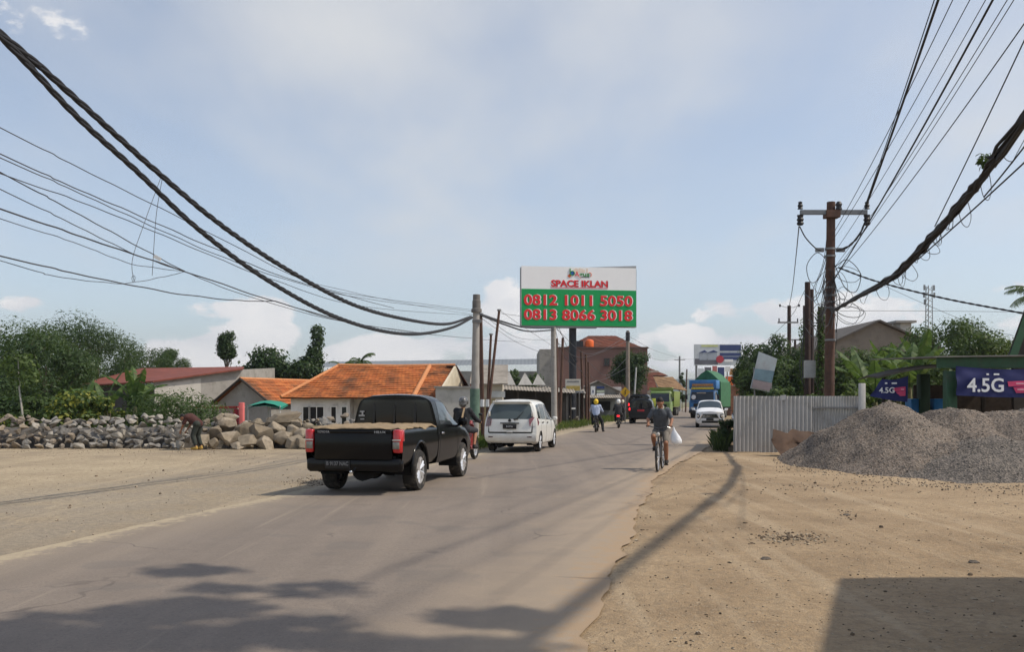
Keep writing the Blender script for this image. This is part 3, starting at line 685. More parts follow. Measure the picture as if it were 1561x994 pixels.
# ---- people carriers
def arch_body(st, caps): return Loft(st, caps)
def white_mpv(loc, rz):
    t = thing('people_carrier', 'white people carrier driving away with wiper and dark plate on its tailgate', 'car', loc, rz)
    L = Loft([(-.72, [(.66, .30, .06), (.80, .36, .02), (.835, .5, -.03), (.84, .78, .0), (.815, 1.02, .03), (.755, 1.3, .14), (.68, 1.5, .23), (.52, 1.59, .25), (0, 1.615, .20)]),
              (-.4, [(.68, .24), (.82, .3), (.85, .5), (.855, .78), (.83, 1.02), (.77, 1.31), (.69, 1.53), (.52, 1.625), (0, 1.655)]),
              (.4, [(.68, .2), (.82, .26), (.85, .5), (.855, .78), (.835, 1.0), (.775, 1.31), (.70, 1.56), (.53, 1.655), (0, 1.685)]),
              (1.3, [(.68, .2), (.82, .26), (.85, .48), (.855, .76), (.835, .98), (.77, 1.29), (.69, 1.54), (.52, 1.64), (0, 1.67)]),
              (1.75, [(.68, .2), (.82, .26), (.85, .48), (.855, .75), (.835, .97), (.76, 1.24), (.66, 1.46), (.5, 1.56), (0, 1.6)]),
              (2.45, [(.68, .2), (.82, .26), (.85, .48), (.855, .74), (.83, .95), (.76, 1.02), (.64, 1.1), (.45, 1.15), (0, 1.17)]),
              (2.7, [(.68, .2), (.82, .26), (.845, .48), (.85, .72), (.82, .9), (.74, .96), (.62, 1.0), (.42, 1.02), (0, 1.03)]),
              (3.2, [(.64, .2), (.76, .26), (.80, .46), (.79, .65), (.74, .79), (.66, .85), (.55, .88), (.36, .9), (0, .91)]),
              (3.45, [(.48, .22), (.58, .28), (.6, .44), (.6, .58), (.55, .68), (.5, .73), (.42, .76), (.3, .78), (0, .79)])], (.07, .12))
    L.body('body', [WHITEP, DARK], t, [(0, .32), (2.74, .32)], R_=.355)
    ub = lambda y, v=4: L.u(y, v)
    L.patch('rear_window', GLASSG, t, [(-.9, 4.15), (.9, 4.15), (.86, 6.2), (-.86, 6.2)], .008, 14, 8, end='rear')
    # tailgate shell below the window, with its gaps
    tg = L.patch('tailgate', WHITEP, t, [(-.80, 2.55), (.80, 2.55), (.86, 4.05), (-.86, 4.05)], .014, 14, 8, end='rear')[0]
    for xx in (-.83, .83): L.patch('tailgate_gap', DARK, t, [(xx - .02, 2.45), (xx + .02, 2.45), (xx + .03, 4.0), (xx - .01, 4.0)], .004, 1, 8, end='rear')
    L.patch('tailgate_gap', DARK, t, [(-.82, 2.40), (.82, 2.40), (.82, 2.53), (-.82, 2.53)], .005, 10, 2, end='rear')
    L.patch('bumper', WHITEP, t, [(-.97, 1.1), (.97, 1.1), (.97, 2.33), (-.97, 2.33)], .03, 16, 6, end='rear')
    MB().rbox((0, -.86, .66), (.2, .03, .06), .012).build('tailgate_catch', WHITEP, tg)
    MB().rbox((0, -.835, .925), (.62, .05, .035), .012).build('garnish', BLACKPL, tg)
    plate_part(tg, (0, -.855, .82), '', .44, .15)
    text('B 1716', 'lettering', .07, PLTXT, t, (0, -.87, .82), bold=.002, width=.2)
    MB().lathe([(0, 0), (.05, 0), (.05, .015), (0, .015)], 12, Matrix.Translation((0, -.84, 1.01)) @ Matrix.Rotation(R(90), 4, 'X')).build('badge', BLACKPL, tg)
    MB().tube([(.14, -.82, 1.02), (.22, -.80, 1.07), (.42, -.70, 1.30)], [.016, .014, .008], 6).rbox((.19, -.82, 1.05), (.16, .03, .035), .01).build('wiper', BLACKPL, t)
    for sg in (1, -1):
        MB().rbox((sg * .62, -.80, .49), (.16, .04, .035), .01).build('reflector', mat('dark_red_reflector', (.05, .01, .01), .3), t)
        tl = MB(); tl.loft([[(sg * x, y, z) for x, y, z in ((.63, -.78, .84), (.80, -.735, .82), (.87, -.5, .86), (.87, -.40, .95), (.84, -.5, 1.08), (.74, -.73, 1.12), (.60, -.785, 1.05))], [(sg * x, y, z) for x, y, z in ((.63, -.70, .84), (.78, -.68, .82), (.80, -.5, .86), (.80, -.42, .95), (.79, -.5, 1.08), (.72, -.62, 1.12), (.60, -.7, 1.05))]])
        tl.build('tail_light', MAROON, t)
        MB().rbox((sg * .70, -.66, 1.21), (.07, .12, .16), .02, 0).build('upper_lamp', CLEARL, t)
        MB().rbox((sg * .865, .32, .93), (.03, .16, .04), .012).build('door_handle', BLACKPL, t); MB().rbox((sg * .865, 1.2, .91), (.03, .16, .04), .012).build('door_handle', BLACKPL, t)
        mb = MB(); mb.rbox((sg * .98, 1.95, 1.03), (.18, .09, .14), .04); mb.tube([(sg * .82, 2.0, .98), (sg * .92, 1.96, 1.0)], .025, 6); mb.build('mirror', WHITEP, t)
    sp = MB(); sp.rbox((0, -.53, 1.60), (1.22, .22, .05), .02); sp.build('spoiler', WHITEP, t)
    L.patch('side_window', TINT, t, [(ub(-.35), 4.2), (ub(.08), 4.15), (ub(.08), 5.8), (ub(-.3), 5.7)], .004)
    L.patch('side_window', TINT, t, [(ub(.14), 4.15), (ub(.98), 4.12), (ub(.95), 5.85), (ub(.14), 5.82)], .004)
    L.patch('side_window', TINT, t, [(ub(1.05), 4.12), (ub(2.15), 4.1), (ub(1.68), 5.7), (ub(1.03), 5.85)], .004)
    for y0 in (.1, 1.0, 2.05): L.patch('door_gap', DARK, t, [(ub(y0), .9), (ub(y0 + .012), .9), (ub(y0 + .012), 4.1), (ub(y0), 4.1)], .002, 1, 10)
    L.patch('windshield', TINT, t, [(ub(2.35, 6), 5.5), (ub(1.78, 6), 6.1), (ub(1.72, 6), 8), (ub(2.4, 6), 8)], .005)
    for y in (0, 2.74):
        for sg in (1, -1): wheel(t, sg * .745, y, .315, .2, 5)
    MB().tube([(-.4, -.6, .25), (-.4, .2, .26)], .12, 10).box((0, 0, .3), (1.3, .12, .1)).build('exhaust', DARK, t)
    return t
def white_crossover(loc, rz):
    t = thing('crossover_car', 'white crossover car with black grille coming towards the camera in front of the blue lorry', 'car', loc, rz)
    L = Loft([(-.75, [(.66, .34), (.80, .4), (.83, .55), (.84, .82), (.80, 1.05), (.74, 1.3), (.66, 1.5), (.5, 1.6), (0, 1.63)]),
              (-.3, [(.68, .24), (.83, .3), (.865, .52), (.87, .8), (.84, 1.06), (.78, 1.34), (.69, 1.57), (.52, 1.67), (0, 1.70)]),
              (1.2, [(.68, .24), (.83, .3), (.865, .52), (.87, .8), (.845, 1.03), (.78, 1.33), (.69, 1.57), (.52, 1.67), (0, 1.70)]),
              (1.65, [(.68, .24), (.83, .3), (.865, .52), (.87, .8), (.845, 1.02), (.77, 1.3), (.66, 1.5), (.5, 1.6), (0, 1.64)]),
              (2.35, [(.68, .24), (.83, .3), (.865, .52), (.87, .8), (.845, 1.0), (.77, 1.08), (.66, 1.14), (.46, 1.19), (0, 1.21)]),
              (2.65, [(.68, .24), (.83, .3), (.865, .52), (.87, .78), (.84, .97), (.76, 1.03), (.64, 1.07), (.44, 1.1), (0, 1.11)]),
              (3.3, [(.66, .24), (.81, .3), (.86, .5), (.87, .76), (.84, .95), (.77, 1.02), (.64, 1.06), (.42, 1.08), (0, 1.09)]),
              (3.52, [(.62, .24), (.74, .3), (.82, .48), (.83, .70), (.80, .88), (.73, .96), (.60, .995), (.38, 1.01), (0, 1.02)])], (.05, .1))
    L.body('body', [PEARLP, DARK], t, [(0, .34), (2.775, .34)], R_=.375)
    ub = lambda y, v=4: L.u(y, v)
    ws = []
    L.patch('windshield', GLASSB, t, [(ub(2.28, 6), 5.35), (ub(1.72, 6), 6.0), (ub(1.62, 8), 8), (ub(2.3, 8), 8)], .006, 8, 10)
    L.patch('side_window', TINT, t, [(ub(-.4), 4.15), (ub(2.1), 4.12), (ub(1.6), 5.8), (ub(-.3), 5.7)], .004, 14)
    L.patch('grille', BLACKPL, t, [(-.62, 2.55), (.62, 2.55), (.5, 3.75), (-.5, 3.75)], .012, 12, 6, end='front')
    L.patch('lower_grille', BLACKPL, t, [(-.66, .9), (.66, .9), (.6, 1.75), (-.6, 1.75)], .012, 12, 4, end='front')
    for k, v_ in enumerate((2.85, 3.25)): L.patch('grille_bar', CHROME, t, [(-.55, v_), (.55, v_), (.55, v_ + .1), (-.55, v_ + .1)], .02, 10, 1, end='front')
    plate_part(t, (0, 3.66, .52), '', .44, .13, math.pi)
    for sg in (1, -1):
        MB().loft([[(sg * x, y, z) for x, y, z in ((.42, 3.64, .915), (.83, 3.40, .95), (.83, 3.38, .995), (.42, 3.61, .965))], [(sg * x, y - .08, z) for x, y, z in ((.42, 3.64, .915), (.81, 3.40, .95), (.81, 3.38, .995), (.42, 3.61, .965))]]).build('day_light', CLEARL, t)
        h = MB(); h.loft([[(sg * x, y, z) for x, y, z in ((.54, 3.62, .58), (.835, 3.50, .60), (.835, 3.50, .88), (.64, 3.60, .84))], [(sg * x, y - .12, z) for x, y, z in ((.54, 3.59, .58), (.79, 3.50, .60), (.79, 3.5, .88), (.64, 3.57, .84))]]); hh = h.build('headlight_pod', BLACKPL, t)
        MB().ball((sg * .71, 3.57, .72), (.085, .05, .07)).build('headlight', CLEARL, hh)
        MB().tube([(sg * .46, 3.63, .84), (sg * .58, 3.62, .62), (sg * .72, 3.58, .40)], [.025, .03, .02], 6).build('chrome_fang', CHROME, t)
        mb = MB(); mb.rbox((sg * 1.0, 2.0, 1.12), (.2, .1, .15), .04); mb.tube([(sg * .82, 2.05, 1.03), (sg * .92, 2.0, 1.06)], .025, 6); mb.build('mirror', PEARLP, t)
    for y in (0, 2.775):
        for sg in (1, -1): wheel(t, sg * .76, y, .34, .21, 5)
    return t
def dark_suv(loc, rz):
    t = thing('sport_utility', 'dark navy sport utility car with red plate driving away beyond the cyclist', 'car', loc, rz)
    L = Loft([(-.9, [(.68, .42), (.83, .46), (.86, .6), (.87, .85), (.845, 1.1), (.79, 1.42), (.71, 1.65), (.52, 1.75), (0, 1.78)]),
              (-.4, [(.7, .3), (.85, .36), (.88, .55), (.89, .85), (.86, 1.1), (.80, 1.43), (.71, 1.68), (.52, 1.78), (0, 1.81)]),
              (1.4, [(.7, .3), (.85, .36), (.88, .55), (.89, .85), (.86, 1.08), (.79, 1.42), (.70, 1.66), (.5, 1.76), (0, 1.8)]),
              (2.3, [(.7, .3), (.85, .36), (.88, .55), (.89, .85), (.86, 1.05), (.79, 1.16), (.66, 1.22), (.45, 1.26), (0, 1.28)]),
              (3.4, [(.66, .3), (.80, .36), (.84, .55), (.84, .8), (.80, .95), (.72, 1.0), (.6, 1.04), (.4, 1.06), (0, 1.07)])], (.06, .12))
    L.body('body', [NAVYP, DARK], t, [(0, .36), (2.75, .36)], R_=.40)
    L.patch('rear_window', TINT, t, [(-.86, 4.2), (.86, 4.2), (.82, 6.1), (-.82, 6.1)], .008, 12, 6, end='rear')
    ub = lambda y: L.u(y, 4)
    L.patch('side_window', TINT, t, [(ub(-.6), 4.2), (ub(1.9), 4.15), (ub(1.4), 5.75), (ub(-.55), 5.75)], .004, 12)
    L.patch('bumper', BLACKPL, t, [(-.97, .9), (.97, .9), (.97, 2.0), (-.97, 2.0)], .03, 12, 5, end='rear')
    plate_part(t, (0, -.99, .96), '', .5, .14, m=mat('red_number_plate', (.45, .03, .04), .5))
    MB().rbox((0, -.92, 1.74), (.3, .05, .05), .015).build('brake_lamp', REDLIT, t)
    MB().rbox((0, -.78, 1.80), (1.2, .24, .04), .015).build('spoiler', NAVYP, t)
    for sg in (1, -1): MB().rbox((sg * .81, -.93, 1.06), (.10, .12, .2), .03).build('tail_light', REDLIT if sg < 0 else REDL, t)
    rk = MB()
    for sg in (1, -1): rk.tube([(sg * .62, -.2, 1.86), (sg * .62, 1.3, 1.86)], .02, 6)
    rk.build('roof_rail', BLACKPL, t)
    for y in (0, 2.75):
        for sg in (1, -1): wheel(t, sg * .77, y, .37, .24, 5)
    return t
# ---- lorries
def lorry(name, label, loc, rz, cabm, kind):
    t = thing(name, label, 'lorry', loc, rz); W = 2.3                       # y forward, cab front at y=0
    zt = 2.75 if kind == 'dump' else 2.6
    c = MB(); c.loft([[(sx * x, y, z) for sx, y, z in ((1, y0, z0),) for x in (0,)] for y0, z0 in ()] or [[(x * W / 2, y, z) for x, y in ((-1, -.0), (-.93, .06), (.93, .06), (1, 0), (1, -1.7), (-1, -1.7))] for z in (.55, 1.45)] + [[(x * W / 2 * .97, y, z) for x, y in ((-1, -.1), (-.93, -.04), (.93, -.04), (1, -.1), (1, -1.7), (-1, -1.7))] for z in (1.6,)] + [[(x * W / 2 * .93, y, z) for x, y in ((-1, -.3), (-.93, -.24), (.93, -.24), (1, -.3), (1, -1.68), (-1, -1.68))] for z in (zt - .15,)] + [[(x * W / 2 * .86, y, z) for x, y in ((-1, -.42), (-.93, -.38), (.93, -.38), (1, -.42), (1, -1.6), (-1, -1.6))] for z in (zt,)])
    c.build('cab', cabm, t, angle=30)
    MB().plate((-1.03, -.005, 1.58), (1.03, -.005, 1.58), (.98, -.22, zt - .28), (-.98, -.22, zt - .28), .02).build('windshield', glass('lorry_windscreen', (.02, .024, .028), .1), t)
    for sg in (1, -1):
        MB().plate((sg * 1.147, -1.35, 1.6), (sg * 1.147, -.3, 1.6), (sg * 1.09, -.45, zt - .3), (sg * 1.09, -1.35, zt - .3), .015 * sg).build('side_window', TINT, t)
        m_ = MB(); m_.rbox((sg * 1.42, -.1, 1.85), (.2, .08, .4), .04); m_.tube([(sg * 1.1, -.2, 2.1), (sg * 1.42, -.1, 2.08), (sg * 1.42, -.1, 1.9)], .02, 6); m_.build('mirror', BLACKPL, t)
        MB().rbox((sg * .82, .07, .88), (.36, .05, .2), .03).build('headlight', CLEARL, t)
    MB().rbox((0, .12, .6), (2.3, .14, .28), .05).build('bumper', BLACKPL if kind != 'dump' else YELP, t)
    MB().box((0, .068, 1.15), (1.5, .02, .3)).build('grille', BLACKPL, t)
    fr = MB(); fr.box((-.4, -3.6, .72), (.14, 6.4, .22)); fr.box((.4, -3.6, .72), (.14, 6.4, .22))
    for yy in (-2.5, -4, -5.5): fr.box((0, yy, .72), (.9, .14, .16))
    fr.build('chassis', DARK, t)
    for y in (-.75, -4.6, -5.8) if kind == 'dump' else (-.75, -4.9):
        for sg in (1, -1): wheel(t, sg * .98, y, .48, .3 if y > -1 else .45, 6, mat('painted_steel', (.25, .25, .24), .5))
    if kind == 'dump':
        d = MB(); d.plate((-1.2, -1.9, 1.05), (1.2, -1.9, 1.05), (1.2, -1.75, 3.1), (-1.2, -1.75, 3.1), .06)
        for sg in (1, -1):
            d.plate((sg * 1.2, -1.85, 1.05), (sg * 1.2, -6.4, 1.05), (sg * 1.25, -6.6, 2.7), (sg * 1.25, -1.75, 2.7), .06 * sg)
            for k in range(6): d.box((sg * 1.27, -2.1 - k * .85, 1.85), (.07, .1, 1.55))
            d.box((sg * 1.27, -4.1, 2.68), (.1, 4.7, .12))
        d.box((0, -4.1, 1.05), (2.4, 4.6, .1)); d.plate((-1.2, -6.45, 1.05), (1.2, -6.45, 1.05), (1.22, -6.6, 2.7), (-1.22, -6.6, 2.7), .06)
        d.box((0, -1.15, 3.08), (2.45, 1.35, .1)); d.box((0, -.5, 2.98), (2.45, .06, .28))
        d.build('tipper_body', mat('dark_lime_paint', (.20, .27, .05), .5, .2, 3, dirt=(.2, .17, .12)), t)
        MB().rbox((.75, .08, 1.5), (.6, .03, .9), .02).build('front_panel', mat('yellow_green_paint', (.55, .58, .06), .5), t)
    else:
        MB().lathe([(0, 0), (.2, 0), (.2, .02), (0, .02)], 16, Matrix.Translation((.75, .02, 1.85)) @ Matrix.Rotation(R(-90), 4, 'X')).build('round_sticker', WTXT, t); MB().box((0, .04, 1.44), (2.0, .04, .12)).build('stripe', mat('dark_blue_band', (.015, .05, .14), .5, .4, 4), t); MB().box((.1, -.16, 2.22), (.8, .02, .08)).build('stripe', mat('tan_strip', (.5, .4, .3), .6, .3, 6), t)
        b = MB(); blue = mat('blue_paint', (.03, .17, .42), .45, .25, 3, dirt=(.2, .2, .2), dirtamt=.3)
        b.rbox((0, -1.0, 2.95), (2.45, 1.5, .78), .06); b.build('wind_deflector', blue, t)
        MB().rbox((0, -.24, 2.9), (1.9, .03, .24), .02).build('name_board', mat('orange_sign_strip', (.45, .22, .08), .6, .5, 9), t)
        MB().rbox((0, -.24, 2.62), (2.0, .05, .2), .02).build('name_board', mat('yellow_sign_strip', (.65, .5, .06), .6, .5, 9), t)
        tp = MB(); prof = []
        for y in (-1.9, -3.2, -4.8, -6.6, -6.7):
            k = .02 * math.sin(y * 5)
            prof.append([(-1.27 - k, y, 1.0), (-1.3 - k, y, 2.2), (-1.27, y, 3.2 + k), (-.5, y + .05, 3.95 + k), (0, y, 4.25 + k), (.5, y + .05, 3.95 - k), (1.27, y, 3.2 - k), (1.3 + k, y, 2.2), (1.27 + k, y, 1.0)])
        tp.loft(prof); tp.build('tarpaulin', mat('green_tarpaulin', (.03, .13, .055), .7, .3, 3, bump=.05, bscale=4), t, angle=25)
        MB().box((0, -4.3, .95), (2.4, 4.9, .25)).build('load_bed', DARK, t)
    return t

# ------------------------------------------------------------------ people
def capsule(mb, a, b, ra, rb, n=12, flat=1.0):
    a, b = Vector(a), Vector(b); t = (b - a); L = t.length or 1e-4; t = t / L if L > 1e-3 else Vector((0, 0, 1))
    up = Vector((0, 0, 1)) if abs(t.z) < .9 else Vector((0, 1, 0)); e1 = t.cross(up).normalized(); e2 = e1.cross(t)
    rings = []
    for k in range(5): q = math.pi / 2 * (k / 4 - 1); rings.append((a + t * ra * math.sin(q), max(ra * math.cos(q), .001)))
    for k in range(5): q = math.pi / 2 * k / 4; rings.append((b + t * rb * math.sin(q), max(rb * math.cos(q), .001)))
    mb.loft([[c + (e1 * math.cos(2 * math.pi * i / n) + e2 * math.sin(2 * math.pi * i / n) * flat) * r for i in range(n)] for c, r in rings])
def fuse(name, mb, vox, m, parent=None, smooth=4, loc=None, rz=None):
    tmp = mb.build('tmp', m); md = tmp.modifiers.new('r', 'REMESH'); md.mode = 'VOXEL'; md.voxel_size = vox
    sm = tmp.modifiers.new('s', 'SMOOTH'); sm.factor = .5; sm.iterations = smooth
    bpy.context.view_layer.update(); dg = bpy.context.evaluated_depsgraph_get()
    me = bpy.data.meshes.new_from_object(tmp.evaluated_get(dg)); me.name = name
    old = tmp.data; bpy.data.objects.remove(tmp); bpy.data.meshes.remove(old)
    me.materials.clear(); me.materials.append(m); me.polygons.foreach_set('use_smooth', [True] * len(me.polygons))
    return link(name, me, parent, loc, rz)
def person(label, J, loc, rz, shirt, pants, vox=.014, hair=None, helmet=None, sleeve=1.0, leg_cover=1.0, fingers=False, collar=None, shoes=None, group=None, pad=.014, sleeves_m=None, look=(0, 1, 0), female=False):
    """J: joint name -> (x,y,z); y is the way the figure faces"""
    J = {k: Vector(v) for k, v in J.items()}; mb = MB()
    pel, che, nek, hd = J['pelvis'], J['chest'], J['neck'], J['head']
    up = (hd - nek).normalized(); fw = Vector(look).normalized(); sd = fw.cross(Vector((0, 0, 1))).normalized(); hup = sd.cross(fw).normalized()
    def head(mbx, k=1.0):
        mbx.ball(hd, (.075 * k, .092 * k, .11 * k), 16, 12, rot=None)
    head(mb); fc = lambda x, y, z: hd + sd * x + fw * y + hup * z
    mb.ball(fc(0, .045, -.06), (.052, .055, .05)); capsule(mb, fc(0, .085, .015), fc(0, .108, -.022), .010, .016)     # jaw, nose
    capsule(mb, fc(-.03, .086, -.055), fc(.03, .086, -.055), .010, .010)                                           # lips
    for q in (-1, 1):
        mb.ball(fc(q * .077, -.005, -.01), (.014, .02, .03)); capsule(mb, fc(q * .014, .083, .03), fc(q * .05, .07, .03), .012, .01)
    capsule(mb, nek - (hd - nek) * .2, hd - hup * .05, .055, .052); capsule(mb, che, nek - Vector((0, 0, .03)), .12, .07)
    sh = [J['l_shoulder'], J['r_shoulder']]; hp = [J['l_hip'], J['r_hip']]
    def torso(mbx, p=0):
        for s_ in sh: capsule(mbx, che.lerp(s_, .25), s_, .095 + p, .068 + p)
        capsule(mbx, pel + (hp[0] - pel) * .45, che + (sh[0] - che) * .4, .115 + p, .115 + p); capsule(mbx, pel + (hp[1] - pel) * .45, che + (sh[1] - che) * .4, .115 + p, .115 + p)
        capsule(mbx, pel, che, .12 + p, .125 + p)
    torso(mb)
    for s_ in 'lr':
        S_, E_, W_ = J[s_ + '_shoulder'], J[s_ + '_elbow'], J[s_ + '_wrist']; capsule(mb, S_, E_, .052, .041); capsule(mb, E_, W_, .042, .028)
        H_, K_, A_, T_ = J[s_ + '_hip'], J[s_ + '_knee'], J[s_ + '_ankle'], J[s_ + '_toe']
        capsule(mb, H_, K_, .085, .058); capsule(mb, K_, K_.lerp(A_, .35), .056, .058); capsule(mb, K_.lerp(A_, .3), A_, .058, .037)
        capsule(mb, A_ - Vector((0, 0, .02)), T_, .042, .033)
        hdv = J.get(s_ + '_hand', W_ + (W_ - E_).normalized() * .1); pd = (hdv - W_).normalized()
        capsule(mb, W_, W_.lerp(hdv, .8), .03, .036, flat=.7)
        grip = J.get(s_ + '_grip', Vector((1, 0, 0))).normalized()       # axis of what the hand holds
        if fingers:
            down = pd.cross(grip).normalized()
            if down.z > 0: down = -down
            k0 = W_ + pd * .085
            for i, L_ in enumerate((.92, 1.0, .95, .75)):
                b0 = k0 + grip * (-.028 + .019 * i); b1 = b0 + pd * .032 * L_ + down * .006; b2 = b1 + down * .03 * L_ + pd * .004; b3 = b2 - pd * .024 * L_ + down * .004
                capsule(mb, b0, b1, .0098, .0092, 8); capsule(mb, b1, b2, .0092, .0086, 8); capsule(mb, b2, b3, .0085, .0075, 8)
            inn = grip if (J[s_ + '_shoulder'] - che).dot(grip) < 0 else -grip
            t0 = W_ + pd * .035 + inn * .03; t1 = t0 + inn * .022 + pd * .03 + down * .012; t2 = t1 + pd * .022 + down * .022 - inn * .008
            capsule(mb, t0, t1, .013, .011, 8); capsule(mb, t1, t2, .011, .009, 8)
        else: capsule(mb, W_.lerp(hdv, .7), hdv + Vector((0, 0, -.02)), .033, .026)
    body = fuse('person', mb, vox if not fingers else min(vox, .0075), SKIN, None, 3, loc, rz); tag(body, label, 'person', group)
    # clothes
    t = MB(); torso(t, pad + .006); capsule(t, che, nek - Vector((0, 0, .06)), .12 + pad, .085)
    for s_ in 'lr':
        arms = MB() if sleeves_m else t
        S_, E_, W_ = J[s_ + '_shoulder'], J[s_ + '_elbow'], J[s_ + '_wrist']
        if sleeve <= 1: capsule(arms, S_, S_.lerp(E_, sleeve), .058 + pad, .050 + pad)
        else: capsule(arms, S_, E_, .056 + pad, .046 + pad); capsule(arms, E_, E_.lerp(W_, sleeve - 1), .046 + pad, .034 + pad)
        if sleeves_m: fuse('sleeve', arms, vox, sleeves_m, body, 3)
    fuse('jacket' if sleeve > 1 else 'shirt', t, vox, shirt, body, 5)
    g = MB(); capsule(g, hp[0], hp[1], .115 + pad, .115 + pad); capsule(g, pel, pel.lerp(che, .2), .125 + pad, .12 + pad)
    for s_ in 'lr':
        H_, K_, A_ = J[s_ + '_hip'], J[s_ + '_knee'], J[s_ + '_ankle']
        if leg_cover <= 1: capsule(g, H_, H_.lerp(K_, leg_cover), .09 + pad, .07 + pad)
        else: capsule(g, H_, K_, .09 + pad, .062 + pad); capsule(g, K_, K_.lerp(A_, leg_cover - 1), .062 + pad, .045 + pad)
    fuse('trousers' if leg_cover > 1 else 'shorts', g, vox, pants, body, 5)
    if collar:
        c = MB(); c.tube([fc(math.cos(a) * .075, math.sin(a) * .075 - .015, 0) - up * .0 + (nek - hd) * .95 for a in (2 * math.pi * k / 16 for k in range(17))], .017, 6); c.build('collar', collar, body)
    if shoes:
        for s_ in 'lr':
            f_ = MB(); A_, T_ = J[s_ + '_ankle'], J[s_ + '_toe']; capsule(f_, A_ - Vector((0, 0, .035)), T_, .052, .042); capsule(f_, A_ - Vector((0, 0, .0)), A_ - Vector((0, 0, .04)), .047, .05); fuse('shoe', f_, .012, shoes, body, 3)
    if hair:
        h = MB(); h.ball(hd + hup * .034 - fw * .022, (.080, .088, .092), 16, 12); h.ball(hd - fw * .035 + hup * .01, (.077, .068, .08), 16, 12); fuse('hair', h, .01, hair, body, 2)
        for q in (-1, 1): MB().ball(fc(q * .032, .082, .008), (.011, .006, .006), 8, 6).build('eye', HAIRM, body)
    if helmet:
        hm = MB(); hm.ball(hd + hup * .03 - fw * .012, (.125, .145, .135), 20, 14); hm.ball(hd - fw * .05 - hup * .03, (.115, .10, .10), 16, 10)
        q = hm.build('helmet', helmet, body, angle=80)
        MB().loft([[hd + sd * math.sin(a) * r_ + fw * math.cos(a) * r_ * 1.12 + hup * z_ for a in (math.pi * (k / 10 - .5) * .75 for k in range(11))] for r_, z_ in ((.128, .06), (.128, -.04), (.118, -.04), (.118, .06))], closed=False, cap=False).build('visor', TINT, q)
    return body

# ------------------------------------------------------------------ two wheelers
def scooter(label, loc, rz, bodym, group=None, tail=True):
    t = thing('motor_scooter', label, 'scooter', loc, rz, group)       # y forward; rear wheel at y=0
    for y, nm in ((0, 'wheel'), (1.25, 'wheel')):
        Mx = Matrix.Translation((0, y, .28)) @ Matrix.Rotation(math.pi / 2, 4, 'Y')
        W_ = MB().lathe([(.19, -.04), (.26, -.055), (.285, -.02), (.285, .02), (.26, .055), (.19, .04)], 24, Mx, cap=False).build(nm, RUBBER, t)
        r_ = MB().lathe([(.195, -.035), (.195, .035), (.18, .03), (.18, -.03), (.195, -.035)], 24, Mx, cap=False).lathe([(.0, -.06), (.05, -.06), (.05, .06), (.0, .06)], 12, Mx)
        for k in range(5):
            a = k * 2 * math.pi / 5; r_.tube([Mx @ Vector((.04 * math.cos(a), .04 * math.sin(a), 0)), Mx @ Vector((.19 * math.cos(a), .19 * math.sin(a), 0))], .014, 6)
        r_.build('rim', ALLOY, W_)
    b = MB(); b.tube([(0, -.28, .80), (0, -.05, .74), (0, .3, .62), (0, .55, .45)], [.07, .13, .15, .12], 14, flat=.85); b.tube([(0, .5, .36), (0, .9, .34)], [.13, .14], 12, flat=.5)
    b.tube([(0, .88, .34), (0, .98, .55), (0, 1.0, .8), (0, .98, .98)], [.14, .19, .2, .12], 14, flat=.35); b.tube([(0, .9, .95), (0, .95, 1.06)], [.14, .08], 12, flat=.6)
    b.build('body', bodym, t, angle=60)
    MB().tube([(0, -.3, .86), (0, 0, .85), (0, .3, .79), (0, .5, .77)], [.08, .125, .12, .06], 14, flat=.4).build('seat', BLACKPL, t)
    MB().tube([(0, -.36, .45), (0, -.3, .62), (0, -.1, .66)], [.05, .07, .05], 8, flat=.4).build('mudguard', BLACKPL, t)
    f = MB()
    for s_ in (-1, 1): f.tube([(s_ * .06, 1.25, .28), (s_ * .05, 1.05, .8)], .018, 6)
    f.tube([(-.06, 1.08, .52), (-.0, 1.3, .60), (0, 1.5, .5)], [.05, .07, .03], 8); f.build('fork', BLACKPL, t)
    h = MB(); h.tube([(-.34, .86, 1.02), (-.15, .93, 1.05), (.15, .93, 1.05), (.34, .86, 1.02)], .015, 6)
    for s_ in (-1, 1): h.tube([(s_ * .34, .86, 1.02), (s_ * .23, .90, 1.035)], .02, 8)
    h.build('handlebar', BLACKPL, t)
    for s_ in (-1, 1): MB().tube([(s_ * .22, .9, 1.04), (s_ * .27, .87, 1.22)], .007, 5).ball((s_ * .29, .86, 1.26), (.06, .018, .04), 10, 6).build('mirror', BLACKPL, t)
    if tail: MB().rbox((0, -.34, .74), (.16, .06, .09), .025).build('tail_light', REDLIT, t)
    MB().rbox((0, -.36, .55), (.2, .012, .1), .004).build('number_plate', PLATE, t)
    MB().tube([(.13, .35, .26), (.15, -.1, .3), (.15, -.28, .36)], [.025, .055, .045], 10).build('exhaust', BLACKPL, t)
    MB().tube([(-.1, .4, .3), (-.1, 0, .28)], [.07, .06], 8).build('engine', mat('engine_metal', (.12, .12, .12), .5, .2, 9, metal=.6), t)
    MB().ball((0, 1.05, .82), (.09, .06, .06)).build('headlight', CLEARL, t)
    return t
